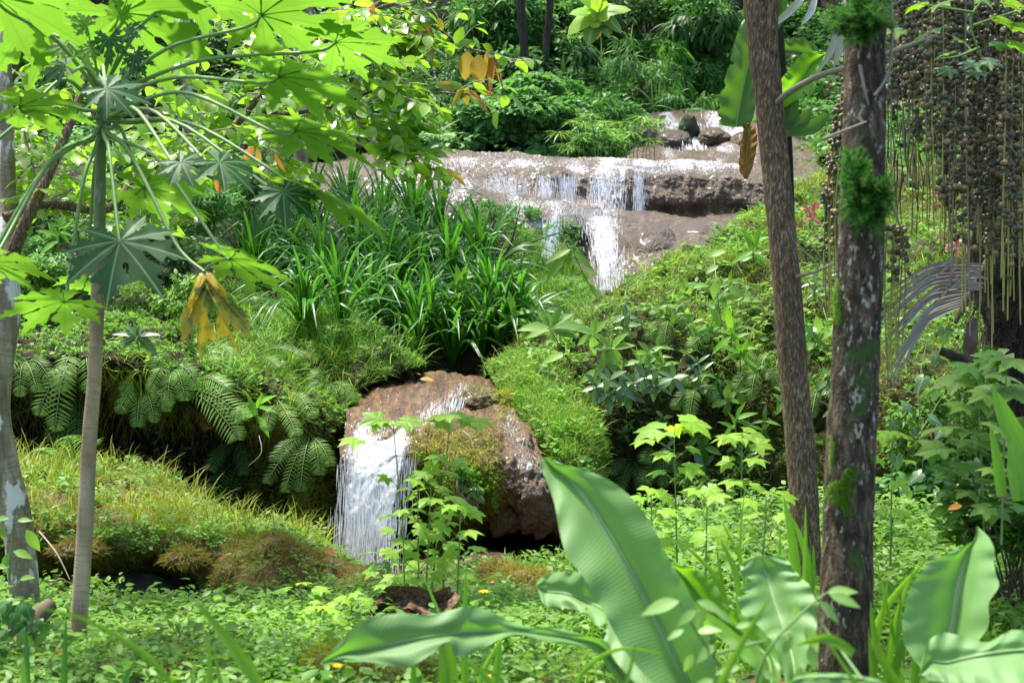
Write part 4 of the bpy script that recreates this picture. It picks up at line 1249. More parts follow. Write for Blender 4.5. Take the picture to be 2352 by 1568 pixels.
fern([(540, 1010, 480, 1080, .2), (550, 1010, 560, 1090, .2)], 'small fern in the shade below the feather-shaped fern', M['jungle'], .05, .07)
fern([(700, 1000, 612, 1110, .2), (705, 1000, 655, 1130, .25), (712, 1000, 690, 1128, .25), (720, 1005, 735, 1090, .2), (700, 1000, 630, 1060, .3), (715, 1000, 760, 1070, .2)], 'lacy fern hanging beside the white fall', sag=.06, pinna=.07)
fern([(540, 1060, 470, 1195, .5), (545, 1070, 520, 1190, .4)], 'single pale fern frond drooping over the grassy mound edge', sag=.10, pinna=.10)
fern([(600, 930, 540, 960, .3), (640, 930, 610, 990, .3), (660, 900, 720, 960, .3), (640, 920, 680, 1000, .3)], 'small fern on the grass brow above the lacy fern', sag=.06, pinna=.06)
fern([(590, 830, 640, 850, .3), (580, 820, 700, 830, .3), (590, 840, 560, 900, .3)], 'low fern in the bright grass at the centre left', sag=.08, pinna=.06)
fern([(1450, 1060, 1425, 1125, .2), (1455, 1060, 1475, 1120, .2), (1450, 1055, 1400, 1090, .2)], 'small fern in the dark foot of the right bank', sag=.06, pinna=.07)
fern([(1520, 1060, 1480, 1110, .2), (1525, 1055, 1560, 1090, .2), (1520, 1050, 1525, 1120, .2), (1515, 1050, 1480, 1065, .2)], 'yellowish fern beside the small fern at the foot of the right bank', sag=.07, pinna=.07)
fern([(1650, 770, 1588, 800, .2), (1650, 775, 1600, 770, .1)], 'pale drooping fern high on the right bank', sag=.06, pinna=.07)
fern([(1830, 640, 1800, 700, .1), (1560, 640, 1530, 700, .1), (1870, 770, 1830, 830, .1)], 'faint ferns on the crest of the right bank by the brown trunk', sag=.05, pinna=.06)
fern([(2150, 780, 2090, 820, .1), (2160, 770, 2210, 800, .1)], 'yellow-green fern behind the grey dead frond', sag=.06, pinna=.07)
fern([(1100, 1292, 1180, 1262, .1), (1150, 1285, 1185, 1268, .1)], 'pale fern frond lying in front of the small fall', sag=.03, pinna=.06)
fern([(1060, 160, 1140, 200, -.8), (1100, 170, 1070, 240, -.8), (1110, 165, 1170, 150, -.8)], 'dim fern high in the shade under the forest bushes', M['vine'], .15, .16)
fern([(1640, 170, 1600, 235, .3), (1650, 170, 1660, 240, .3), (1640, 165, 1580, 200, .3)], 'fern under the climbers left of the torn banana leaf', M['vine'], .15, .2)
fern([(250, 1040, 232, 1110, .3), (260, 1045, 270, 1120, .3)], 'dead rust-brown fern right of the papaya trunk', M['fern_dead'], .02, .06)
fern([(290, 1050, 370, 1110, .3), (300, 1045, 350, 1070, .3), (300, 1060, 340, 1140, .4)], 'dead brown fern lying on the back of the grassy mound', M['fern_dead'], .03, .06)
fern([(430, 925, 478, 985, .25)], 'small dead orange-brown frond in the dark recess', M['fern_dead'], .02, .05)

# ================================================================== shrubs and leafy plants in the middle distance


def leafy_plant(name, stem_pts, leaves, label, cat, mat, group=None, tpl=None, stem_mat_='stem_brown', rad=(.006, .003), part='leaf'):
    """stem_pts (px,py,d) root first; leaves (px,py,d,angle deg,length in frame units[,facing])"""
    b = P(*stem_pts[0][0]) if isinstance(stem_pts[0][0], (list, tuple)) else P(*stem_pts[0])
    e = empty(name, b, label, cat, group)
    lists = stem_pts if isinstance(stem_pts[0][0], (list, tuple)) else [stem_pts]
    mb = MB()
    for l in lists:
        strand(mb, [P(*q_) for q_ in l], rad[0], rad[1], 5, 10)
    mb.build('stem', M[stem_mat_], e)
    for L in leaves:
        x, y, d, ang, s = L[:5]
        n = L[5] if len(L) > 5 else (random.uniform(-.3, .3), -.55, .85)
        a = R(ang)
        mb = MB()
        one_leaf(mb, tpl or TL, P(x, y, d), (math.cos(a), random.uniform(-.5, .1), math.sin(a)), n, s / FPX * d)
        mb.build(part, mat, e)
    return e


def whorls(cs, d, s, k=6, sp=40):
    out = []
    for (x, y) in cs:
        o = random.uniform(0, 60)
        for i in range(k):
            out.append((x, y, d + random.uniform(-.04, .04), o + i * 360 / k + random.uniform(-15, 15), s * random.uniform(.8, 1.15)))
    return out


leafy_plant('shrub', [(1320, 850, 12.2), (1290, 800, 12.0), (1262, 755, 11.9)],
            [(1262, 752, 11.9, 175, 75), (1262, 758, 11.9, 192, 60), (1262, 750, 11.88, 100, 42), (1262, 752, 11.85, 120, 48), (1264, 752, 11.9, 40, 62), (1266, 756, 11.9, 10, 88), (1268, 762, 11.9, -5, 60), (1300, 812, 12, 195, 60), (1264, 750, 11.9, 62, 50)],
            'young shrub with big oblong leaves beside the upper grass tongue', 'shrub', M['weed_light'], None, TL)
leafy_plant('shrub', [[(1400, 880, 11.7), (1370, 800, 11.8), (1360, 770, 11.8)], [(1380, 820, 11.8), (1400, 800, 11.7)]],
            whorls([(1362, 768), (1404, 800)], 11.75, 52, 6) + [(1402, 806, 11.7, -80, 55), (1410, 800, 11.7, 20, 50), (1380, 850, 11.7, 205, 60), (1390, 830, 11.7, 0, 40)],
            'young shrub with pointed leaves right of the big-leaved one', 'shrub', M['weed_light'], None, TL)
leafy_plant('shrub', [[(1440, 960, 11.5), (1440, 910, 11.2), (1400, 880, 11.1)], [(1440, 910, 11.2), (1480, 890, 11.1), (1540, 870, 11.1)], [(1440, 910, 11.2), (1450, 880, 11.1)]],
            whorls([(1370, 888), (1400, 872), (1425, 890), (1455, 878), (1480, 868), (1440, 905), (1505, 885), (1545, 868), (1395, 905)], 11.05, 42, 6),
            'low shrub with glossy blue-green leaves on the right bank', 'shrub', M['bluish'], None, TL)
leafy_plant('shrub', [[(1500, 840, 11.9), (1500, 815, 11.8)], [(1500, 815, 11.8), (1525, 800, 11.8)]],
            whorls([(1490, 812), (1525, 840), (1470, 830)], 11.75, 36, 5), 'small shrub of pointed leaves above the blue-green shrub', 'shrub', M['weed_light'], None, TL)
# bamboo grass in front of the upper fall
leafy_plant('bamboo_grass', [(1385, 700, 13.3), (1345, 640, 13.1), (1322, 590, 13.0), (1310, 572, 13.0)],
            [(1312, 572, 13, 200, 70), (1314, 570, 13, 250, 62), (1312, 574, 13, 225, 95), (1318, 580, 13, -35, 60), (1320, 585, 13, 190, 40), (1335, 618, 13.05, -10, 45), (1345, 640, 13.05, 170, 55), (1350, 650, 13.05, -50, 50), (1315, 570, 13, 60, 22)],
            'arching bamboo grass in front of the upper fall', 'grass plant', M['weed_light'], None, TLN, 'stem')
for (x, y, d, lab) in ((1680, 760, 11.6, 'upright yellow-green shoot on the right bank near the brown trunk'), (1700, 800, 11.3, 'second yellow-green shoot below the upright one on the right bank'), (1655, 735, 11.9, 'small bright shoot just left of the upright one'), (1730, 560, 13.2, 'bright shoot on the crest of the right bank touching the brown trunk'), (1690, 960, 10.8, 'pale star-shaped shoot low on the right bank'), (1180, 720, 13, 'small palm-like shoot at the edge of the strap-leaf clump'), (1060, 640, 13.4, 'narrow leaved shoot among the strap-leaf plants'), (590, 935, 10.9, 'pair of bright lance leaves on a stalk in the left recess'), (135, 530, 10.5, 'bright lance-leaved shoot behind the pale trunk')):
    leafy_plant('young_shoot', [(x, y + 55, d + .1), (x, y + 25, d), (x, y, d)], [(x, y + random.uniform(-5, 30), d, a + random.uniform(-15, 15), random.uniform(35, 62)) for a in (80, 110, 150, 25, -10, -50, 200)], lab, 'shoot', M['iris'], 'young shoots on the banks', TLN, 'stem')
# pale round leaves on the bank by the brown trunk
leafy_plant('climbing_vine', [(1660, 760, 12.2), (1650, 700, 12.0), (1645, 640, 12.1), (1640, 590, 12.3)],
            [(1630, 590, 12.2, 30, 40), (1650, 610, 12.1, 200, 36), (1642, 645, 12.0, -90, 42), (1670, 660, 12, -20, 46), (1625, 655, 12, 180, 34), (1690, 690, 12, 10, 36), (1650, 700, 12, 190, 30), (1700, 600, 12.3, 30, 30)],
            'vine with a few large pale round leaves on the crest of the right bank', 'vine', M['weed_light'], None, TOV, 'stem')
# heart-leaved vines behind the lichen trunk
hv = []
for (x, y) in ((2120, 870), (2150, 900), (2080, 930), (2140, 960), (2100, 990), (2050, 970), (2170, 990), (2130, 1030), (2060, 1050), (2160, 1080), (2110, 1090), (2200, 1120), (2080, 1130), (2150, 820), (2070, 800), (2170, 760), (2110, 720)):
    hv.append((x, y, 10.3 + random.uniform(-.1, .1), random.uniform(200, 340), random.uniform(22, 36)))
leafy_plant('climbing_vine', [[(2110, 1180, 10.6), (2120, 1050, 10.4), (2110, 900, 10.4), (2130, 780, 10.5)], [(2110, 1000, 10.4), (2170, 900, 10.4)]], hv, 'heart-leaved vine between the lichen trunk and the palm', 'vine', M['bluish'], None, THEART, 'stem')
# pink orchid-like foliage
for (x, y, lab) in ((1860, 490, 'pinkish plant between the two big trunks'), (2150, 455, 'pink flowering plant behind the hanging strings'), (2190, 560, 'second pink plant lower behind the hanging strings')):
    leafy_plant('pink_plant', [(x, y + 30, 10.6), (x, y, 10.5)], [(x + random.uniform(-22, 22), y + random.uniform(-16, 16), 10.5, random.uniform(0, 360), random.uniform(14, 26)) for _ in range(14)], lab, 'plant', M['pink'], 'pink plants on the right bank', TL, 'stem')
# epiphyte star plant on left bank
leafy_plant('star_shaped_plant', [(318, 800, 10.9), (315, 775, 10.8)], [(315, 772, 10.75, a, s) for a, s in ((95, 38), (60, 30), (130, 40), (165, 55), (195, 40), (15, 55), (-15, 50), (-35, 70), (215, 48), (80, 30))], 'silvery star-shaped plant on the brow of the left bank', 'plant', M['bluish'], None, TLN, 'stem')
bush(430, 790, 45, 45, 'small-leaved bush on the brow of the left bank', M['weed'], 700, .035, None, group='small bushes on the left bank', lobes=5)
bush(820, 780, 60, 35, 'leafy cushion at the lower left edge of the strap-leaf clump', M['weed'], 700, .045, None, group='small bushes on the left bank', lobes=5)
bush(750, 760, 50, 35, 'leafy cushion beside the pale fern on the grass', M['weed'], 600, .045, None, group='small bushes on the left bank', lobes=5)
bush(1075, 1080, 42, 70, 'bright little-leaved plant hanging on the middle of the dome', M['glossy'], 420, .04, None, d=10.1, group=None, lobes=5, rz=.06)
bush(1150, 480, 60, 30, 'fine-leaved bush left of the upper fall', M['jungle'], 1600, .04, TLN, group='fine-leaved bushes beside the upper fall', lobes=5)
bush(1130, 560, 110, 60, 'wide fine-leaved bush between the strap plants and the upper fall', M['jungle'], 3000, .045, TLN, group='fine-leaved bushes beside the upper fall', lobes=9, rz=.3)
bush(1220, 620, 60, 50, 'light fine-leaved bush at the foot of the upper fall', M['weed'], 1500, .045, TLN, group='fine-leaved bushes beside the upper fall', lobes=6, rz=.25)
bush(2090, 1010, 70, 90, 'leafy growth at the foot of the right bank behind the lichen trunk', M['weed'], 1200, .06, None, group='bushes at the foot of the right bank', lobes=6, rz=.2)
bush(2120, 1110, 110, 40, 'dark leafy growth behind the sunny flat, right of the lichen trunk', M['jungle'], 1500, .06, THEART, group='bushes at the foot of the right bank', lobes=6, rz=.2)
bush(1600, 1120, 80, 35, 'pale leafy growth at the foot of the right bank', M['weed_light'], 800, .055, None, group='bushes at the foot of the right bank', lobes=6, rz=.2)

# ================================================================== rocks on the valley floor


def rock(px, py, rx, ry, d, label, mat, amp=.35, name='mossy_rock', cat='rock', ry3=None, grass=None, gm=None, L=(.03, .08)):
    c = P(px, py, d)
    r3 = np.array([rx / FPX * d, ry3 or rx / FPX * d * .8, ry / FPX * d])
    th, ph = np.meshgrid(np.linspace(0, 2 * math.pi, 72, endpoint=False), np.linspace(0, math.pi, 44))
    v = np.stack([np.sin(ph) * np.cos(th), np.sin(ph) * np.sin(th), np.cos(ph)], -1)
    v = v * (1 + amp * fbm(v * 1.6 + px, 5)[..., None]) * r3 + c
    mb = MB().add(v.reshape(-1, 3), gridfaces(44, 72, wrap=True))
    o = mb.build(name, mat)
    tag(o, label, cat, 'mossy rocks on the valley floor')
    if grass:
        idx = rng.integers(3, 26, grass), rng.integers(0, 72, grass)
        p = v[idx]; nr = nrm(p - c)
        mb = MB()
        place(mb, T_blade(4, .035, .9), orient(nrm(nr + rng.normal(size=(grass, 3)) * .5), rdir(grass, .5)), p, rng.uniform(L[0], L[1], grass), rng.random(grass))
        mb.build('moss', gm or M['grass_dry'], o)
        for ch in o.children: ch['kind'] = 'stuff'
    return o


rock(1200, 1372, 120, 58, 8.5, 'brown mossy rock behind the horizontal banana leaf', M['soil_moss'], .35, grass=2600)
rock(1150, 1345, 60, 50, 8.7, 'small brown mossy rock left of the larger one', M['soil_moss'], .35, grass=900)
rock(850, 1580, 180, 95, 5.7, 'mossy rock at the bottom edge below the horizontal banana leaf', M['soil_moss'], .3, grass=2600, gm=M['grass'])
rock(620, 1330, 130, 90, 8.6, 'mossy block of the low rock face at the centre left', M['soil_moss'], .4, grass=2600)
rock(300, 1390, 150, 70, 8.9, 'shaded grey-green block in the low rock face', M['rock_grey'], .35)
rock(1236, 1165, 44, 66, 10.42, 'knobbly wet brown lobe hanging at the right foot of the dome', M['trav_dark'], .55, 'wet_rock')
rock(1165, 1190, 34, 44, 10.5, 'dark wet brown knob under the dome', M['trav_dark'], .6, 'wet_rock')
rock(1098, 922, 50, 30, 11.62, 'low wet brown boulder on top of the dome', M['trav_dark'], .5, 'wet_rock', grass=240, gm=M['grass'])
rock(1165, 925, 42, 24, 11.65, 'small mossy wet boulder at the right end of the dome top', M['soil_moss'], .5, 'wet_rock', grass=700, gm=M['grass'])
rock(2050, 1500, 45, 110, 6.6, 'bright mossy upright rock right of the lichen trunk', M['soil_moss'], .25, grass=1500, gm=M['grass'])
rock(2320, 1440, 90, 50, 7.6, 'dark rock behind the right banana leaf', M['rock_grey'], .3)

# moss and brown moss on the dome, in front between the white fall and the right arm
mb = MB()
pos, nr, g = sample('dome', 20000, lambda x, y: box(930, 1140, 970, 1240, 40)(x, y))
n = len(pos)
place(mb, T_blade(4, .04, .9), orient(nrm(nr * .5 - np.array([0, 0, .4]) + rng.normal(size=(n, 3)) * .4), nr), pos, rng.uniform(.03, .08, n), rng.random(n))
tag(mb.build('moss', M['grass_dry']), 'yellowish moss on the middle of the dome', 'moss', None, 'stuff')
mb = MB()
pos, nr, g = sample('dome', 9000, lambda x, y: box(960, 1130, 1000, 1300, 40)(x, y) + box(1140, 1230, 860, 960, 20)(x, y))
n = len(pos)
place(mb, T_blade(4, .04, .9), orient(nrm(nr * .5 - np.array([0, 0, .2]) + rng.normal(size=(n, 3)) * .4), nr), pos, rng.uniform(.03, .09, n), rng.random(n))
tag(mb.build('grass', M['grass']), 'green grass tufts on the dome', 'grass', None, 'stuff')

# ================================================================== water


def fallsheet(name, label, rows, nu, nv, dens, amp=.02, flow_u=None):
    rr = np.stack([cr(np.array(r, float), nu) for r in rows])
    g = cr(rr, nv)
    W = PA(g)
    W = W + (fbm(W * [14, 14, 3], 4, 2) * amp)[..., None] * np.array([0, -1, 0])
    luv = np.zeros((nv, nu, 3))
    lu = np.linalg.norm(np.diff(W, axis=1), axis=2).mean(0); luv[..., 0] = np.concatenate([[0], np.cumsum(lu)])[None]
    lv = np.linalg.norm(np.diff(W, axis=0), axis=2).mean(1); luv[..., 1] = np.concatenate([[0], np.cumsum(lv)])[:, None]
    U = np.linspace(0, 1, nu)[None]; V = np.linspace(0, 1, nv)[:, None]
    luv[..., 2] = np.clip((dens(U, V) * (1 - .8 * np.abs(2 * U - 1) ** 3) + .16 * fbm(np.stack([U * 5 + 0 * V, V * 2 + 0 * U, 0 * U * V + nu], -1), 3)) * np.clip((1.03 - V) * 5, 0, 1) ** .5, 0, 1)
    o = MB().add(W.reshape(-1, 3), gridfaces(nv, nu), luv.reshape(-1, 3)).build(name, M['fall'])
    return tag(o, label, 'waterfall', None, 'structure')


def streaks(paths, n, name, label, jit=.03, rad=(.001, .0026), ln=(.03, .14)):
    """many short threads of falling water along paths [(p0 left, p0 right, p1 left, p1 right)] of (px,py,d)"""
    mb = MB()
    for k in range(n):
        q_ = random.choice(paths)
        u = random.random()
        top = P(*q_[0]) * (1 - u) + P(*q_[1]) * u
        bot = P(*q_[2]) * (1 - u) + P(*q_[3]) * u
        t = random.random()
        L = random.uniform(*ln)
        d = bot - top
        c = top + d * t + rng.normal(size=3) * jit * [1, 1, .5] + np.array([0, -.03 - .10 * math.sin(t * 2), 0])
        a = nrm(d * .5 + np.array([0, -.02, -.5]))
        r = random.uniform(*rad)
        tube(mb, np.array([c, c + a * L * .5, c + a * L]), [r * .4, r, r * .2], 4, 0, cap=False)
    return tag(mb.build(name, M['drops']), label, 'water', None, 'stuff')


fallsheet('white_fall', None, [
    [(800, 962, 10.95), (850, 965, 10.9), (900, 960, 10.9), (960, 955, 10.9), (1000, 950, 10.95)],
    [(792, 1000, 10.7), (840, 1000, 10.65), (890, 1000, 10.6), (940, 1000, 10.55), (975, 985, 10.65)],
    [(785, 1060, 10.45), (830, 1060, 10.4), (875, 1060, 10.35), (915, 1060, 10.3), (945, 1050, 10.35)],
    [(775, 1150, 10.35), (820, 1150, 10.3), (865, 1150, 10.25), (905, 1150, 10.2), (925, 1150, 10.2)],
    [(768, 1230, 10.3), (812, 1230, 10.25), (855, 1230, 10.2), (895, 1230, 10.15), (920, 1230, 10.15)],
    [(762, 1320, 10.3), (805, 1320, 10.25), (850, 1320, 10.2), (890, 1320, 10.15), (915, 1320, 10.15)]], 90, 160,
    lambda u, v: (1.0 - .25 * np.clip(u - .55, 0, 1) * 2 - .5 * np.clip(u - .72, 0, 1) * 2.5) * np.clip(.55 + v * 2.5, 0, 1) - .12 * np.clip(.15 - u, 0, 1) * 6, .035)
streaks([((795, 1000, 10.55), (960, 1000, 10.5), (770, 1290, 10.2), (915, 1290, 10.1))], 900, 'falling_water_threads', 'white threads of water in the small fall', .03, (.001, .003), (.05, .2))
fallsheet('terrace_curtain', None, [
    [(1350, 385, 18.2), (1390, 383, 18.2), (1440, 384, 18.2)], [(1348, 410, 18.0), (1388, 410, 18.0), (1438, 412, 18.0)], [(1350, 450, 17.9), (1386, 450, 17.85), (1428, 455, 17.85)],
    [(1350, 490, 17.4), (1390, 492, 17.3), (1432, 495, 17.3)]], 60, 60, lambda u, v: .60 + 0 * u * v, .03)
fallsheet('left_curtain', None, [
    [(1110, 400, 18.0), (1150, 398, 18.0), (1200, 396, 18.1)], [(1118, 430, 17.7), (1160, 430, 17.75), (1205, 430, 17.9)], [(1150, 460, 17.2), (1185, 462, 17.2), (1220, 462, 17.3)]], 60, 50, lambda u, v: .48 + 0 * u * v, .03)
fallsheet('lower_curtain', None, [
    [(1330, 500, 16.75), (1380, 498, 16.7), (1425, 505, 16.7)], [(1335, 520, 16.4), (1382, 518, 16.4), (1425, 525, 16.4)], [(1348, 560, 16.2), (1388, 562, 16.1), (1430, 565, 16.0)], [(1362, 610, 15.9), (1395, 610, 15.8), (1428, 610, 15.7)],
    [(1372, 670, 15.3), (1400, 672, 15.2), (1432, 672, 15.2)]], 60, 100, lambda u, v: .70 - .3 * np.clip(.3 - u, 0, 1) * 2 + 0 * v, .04)
fallsheet('thin_fall', None, [
    [(1262, 495, 16.4), (1275, 493, 16.4), (1288, 493, 16.4)], [(1258, 530, 16.1), (1268, 530, 16.1), (1278, 530, 16.1)], [(1252, 585, 15.8), (1260, 585, 15.8), (1268, 585, 15.8)]], 30, 50, lambda u, v: .65 + 0 * u * v, .02)
streaks([((1110, 400, 17.9), (1205, 398, 18), (1125, 450, 17.3), (1215, 455, 17.4)), ((1240, 398, 18.1), (1262, 398, 18.1), (1240, 445, 17.5), (1262, 450, 17.5)), ((1285, 400, 18.1), (1320, 400, 18.1), (1285, 440, 17.8), (1320, 445, 17.8)),
         ((1350, 392, 18.05), (1440, 392, 18.05), (1350, 485, 17.5), (1430, 490, 17.4)), ((1350, 392, 18.05), (1440, 392, 18.05), (1350, 485, 17.5), (1430, 490, 17.4)), ((1462, 392, 18.05), (1470, 392, 18.05), (1460, 500, 17.8), (1466, 500, 17.8))], 900, 'falling_water_threads', 'thin threads of water falling from the long terrace', .025, (.001, .003), (.04, .16))
streaks([((1335, 505, 16.6), (1425, 505, 16.6), (1365, 660, 15.2), (1432, 660, 15.2)), ((1262, 495, 16.3), (1285, 495, 16.3), (1252, 580, 15.7), (1268, 580, 15.7))], 700, 'falling_water_threads', 'threads of water falling over the second step of the upper fall', .035, (.001, .003), (.04, .16))
streaks([((1530, 268, 26.5), (1600, 268, 26.5), (1560, 340, 24.3), (1640, 350, 24.3)), ((1630, 270, 26.5), (1720, 275, 26.3), (1640, 370, 24.0), (1730, 370, 24.0))], 420, 'falling_water_threads', 'threads of white water in the far cascade', .06, (.002, .006), (.08, .3))
# splash pool at the foot
mb = MB()
xs = np.linspace(740, 1320, 60); 
rows_ = [[P(x, y + 10 * math.sin(x * .01), d) for x in xs] for y, d in ((1262, 11.0), (1290, 10.3), (1320, 9.9), (1350, 9.6))]
mb.add(np.array(rows_).reshape(-1, 3), gridfaces(4, 60))
tag(mb.build('stream_water', M['pool']), None, None, None, 'structure')
mb = MB()
rows_ = [[P(x, 812 + (j * 14), 13.4 - j * .35) for x in np.linspace(1150, 1340, 24)] for j in range(4)]
mb.add(np.array(rows_).reshape(-1, 3), gridfaces(4, 24))
tag(mb.build('stream_water', M['pool']), None, None, None, 'structure')

# ================================================================== brown trunk tree
e = empty('slender_tree', P(1852, 1440, 7.2), 'straight tree with rough brown bark, just left of the lichen trunk', 'tree', 'big trunks at the right')
pts = [P(x, y, 7.2) for x, y in ((1738, -420), (1741, -60), (1752, 100), (1770, 270), (1788, 450), (1806, 640), (1822, 850), (1840, 1050), (1852, 1250), (1862, 1470))]
mb = MB(); tube(mb, cr(np.array(pts[::-1]), 90), [.073, .066, .067, .067, .064, .064, .064, .070, .072, .072], 32, 0, .05, 9); mb.build('trunk', M['bark_mid'], e)
mb = MB(); strand(mb, [P(1775, 195, 7.2), P(1772, 100, 7.15), P(1776, 20, 7.1), P(1790, -200, 7.0)], .035, .02, 12, 20); mb.build('limb', M['bark_mid'], e)
for pl, r0 in (([(1785, 236, 7.15), (1815, 210, 7.0), (1880, 175, 6.9), (1945, 155, 6.9), (2040, 122, 7.0), (2155, 82, 7.1)], .016), ([(1828, 635, 7.15), (1870, 625, 7.1), (1915, 605, 7.1)], .008)):
    mb = MB(); strand(mb, [P(*q_) for q_ in pl], r0, r0 * .6, 8, 24, nz=.15); mb.build('branch', M['twig_pale'], e)
mb = MB(); n = 2200
top = P(1745, -420, 7.2)
place(mb, TL, orient(rdir(n), rdir(n, 1)), top + rng.normal(size=(n, 3)) * [.5, .5, .3] + [0, .2, .2], .10 * rng.uniform(.6, 1.2, n), rng.random(n)); mb.build('crown', M['branch_leaf'], e)

# lichen trunk tree
e = empty('lichen_tree', P(1938, 1760, 5.0), 'thick trunk with pale lichen and green moss patches, second from the palm', 'tree', 'big trunks at the right')
pts = [P(x, y, 5.0) for x, y in ((1990, -420), (1988, -60), (1987, 150), (1984, 330), (1978, 520), (1972, 700), (1962, 900), (1950, 1100), (1944, 1300), (1940, 1500), (1936, 1780))]
mb = MB(); tube(mb, cr(np.array(pts[::-1]), 110), [.088, .084, .082, .080, .078, .076, .075, .072, .066, .068, .07], 40, 0, .13, 6); mb.build('trunk', M['bark_lichen'], e)
for cx, cy, rx, ry in ((1940, 1130, 32, 48), (1922, 700, 10, 45), (1912, 1040, 5, 40)):
    mb = MB(); n = int(rx * ry * 2.2)
    a = rng.uniform(0, 2 * math.pi, n); r = np.sqrt(rng.random(n)) * (1 + .35 * np.sin(a * 3 + cx))
    xx = cx + rx * r * np.cos(a); yy = cy + ry * r * np.sin(a)
    tcx = np.interp(yy, [700, 900, 1100, 1300], [1972, 1962, 1950, 1944])
    off = (xx - tcx) / FPX * 5.0
    rad = .079
    dy = np.sqrt(np.clip(rad ** 2 - off ** 2, .0001, 1))
    pos = PA(np.stack([xx, yy, 5.0 - dy + .004], -1))
    nr = nrm(np.stack([off, -dy, 0 * dy], -1))
    place(mb, T_blade(3, .09, .6), orient(nrm(nr + rng.normal(size=(n, 3)) * .6), rdir(n, 1)), pos, rng.uniform(.006, .014, n), rng.random(n))
    mb.build('moss_patch', M['grass_bright'], e)
TSP = T_leaf(3, .10, .3, .1, .4)


def spray(parent, base, tip, n=120, L=.05, name='spray'):
    c = cr(np.array([base, (np.array(base) + tip) / 2 + [0, 0, .01], tip]), 14)
    mb = MB(); tube(mb, c, np.linspace(.003, .001, 14), 4, 1)
    i = rng.integers(0, 14, n)
    T = nrm(np.array(tip) - base)
    f = nrm(rdir(n) * 1.0 + T * .8)
    place(mb, TSP, orient(f, rdir(n, .5)), c[i], L * rng.uniform(.5, 1.1, n) * (1.15 - i / 16), rng.random(n))
    return mb.build(name, [M['conifer'], M['stem_brown']], parent)


for (cx, cy, sx, sy, cnt) in ((1972, 50, 85, 68, 42), (1995, 470, 70, 88, 44), (1962, 395, 34, 55, 14)):
    for k in range(cnt):
        a = random.uniform(0, 2 * math.pi); r = math.sqrt(random.random())
        bx, by = cx + sx * .35 * r * math.cos(a), cy + sy * .35 * r * math.sin(a)
        tx, ty = cx + sx * r * math.cos(a) * 1.05, cy + sy * r * math.sin(a) * 1.1 - 8
        spray(e, P(bx, by, 4.92), P(tx, ty, 4.92 - random.uniform(.02, .16)), 120, .05)
for pl in ([(2045, 0, 5), (2050, 80, 4.95), (2040, 190, 4.92)], [(2010, 220, 4.9), (2030, 190, 4.9), (2045, 150, 4.95)], [(1975, 150, 4.9), (1985, 200, 4.87), (1995, 240, 4.88)], [(1890, 320, 4.85), (1940, 300, 4.85), (1990, 280, 4.9)], [(2040, 440, 4.9), (2060, 500, 4.85), (2075, 530, 4.85)]):
    mb = MB(); strand(mb, [P(*q_) for q_ in pl], .006, .003, 6, 12, nz=.2); mb.build('dead_twig', M['twig_pale'], e)
mb = MB(); n = 2200
top = P(1990, -420, 5.0)
place(mb, TSP, orient(rdir(n), rdir(n, 1)), top + rng.normal(size=(n, 3)) * [.5, .5, .2] + [0, .2, .2], .10 * rng.uniform(.6, 1.2, n), rng.random(n)); mb.build('crown', M['conifer'], e)

# ================================================================== pale leaning tree with broad leaves
e = empty('broadleaf_tree', P(70, 1420, 8.0), 'leaning tree with pale banded bark whose leafy branches cross the upper left', 'tree')
TRUNK = [(62, 1430, 8.0), (50, 1290, 8.0), (35, 1180, 8.0), (8, 1060, 8.0), (-8, 950, 8.0), (5, 830, 8.0), (20, 720, 8.0), (18, 640, 8.0), (14, 590, 8.0)]
mb = MB(); tube(mb, cr(np.array([P(*q_) for q_ in TRUNK]), 60), [.078, .074, .078, .075, .062, .058, .058, .056], 28, 0, .06, 6)
mb.build('trunk', M['bark_pale'], e)
LIMBS = [([(14, 600, 8.0), (18, 460, 8.1), (16, 300, 8.1), (10, 120, 8.1), (8, -160, 8.2)], .045, .03, 'bark_pale'),
         ([(16, 620, 7.98), (50, 530, 7.9), (100, 425, 7.9), (148, 316, 8), (185, 215, 8.1), (215, 120, 8.2)], .036, .015, 'bark_mid'),
         ([(10, 500, 7.95), (120, 470, 8.1), (250, 480, 8.3), (336, 385, 8.5), (450, 385, 8.6), (538, 292, 8.6), (585, 235, 8.6), (635, 188, 8.6), (706, 131, 8.6), (786, 62, 8.7), (850, 22, 8.7), (940, -40, 8.8)], .026, .013, 'bark_mid'),
         ([(600, 255, 8.6), (660, 262, 8.5), (786, 240, 8.4), (863, 208, 8.3), (971, 212, 8.2), (1075, 216, 8.1)], .013, .004, 'bark_mid'),
         ([(836, 34, 8.7), (900, 10, 8.6), (934, 20, 8.5), (1021, 77, 8.4), (1078, 111, 8.3), (1130, 128, 8.2), (1150, 185, 8.2)], .010, .003, 'bark_mid'),
         ([(786, 240, 8.4), (830, 290, 8.3), (880, 330, 8.2), (960, 375, 8.1), (1010, 395, 8.0)], .008, .003, 'bark_mid'),
         ([(786, 62, 8.7), (810, 10, 8.7), (820, -40, 8.7)], .010, .006, 'bark_mid'),
         ([(160, 330, 8.2), (210, 370, 8.2), (290, 400, 8.1)], .008, .003, 'twig_pale'),
         ([(30, 520, 8), (90, 470, 8.1), (180, 430, 8.2)], .007, .003, 'twig_pale'),
         ([(55, 300, 8.2), (80, 400, 8.2), (100, 500, 8.2)], .006, .003, 'twig_pale')]
for pl, r0, r1, mt in LIMBS:
    mb = MB(); strand(mb, [P(*q_) for q_ in pl], r0, r1, 10, 40, nz=.10); mb.build('limb', M[mt], e)
mbl = MB(); mtw = MB()


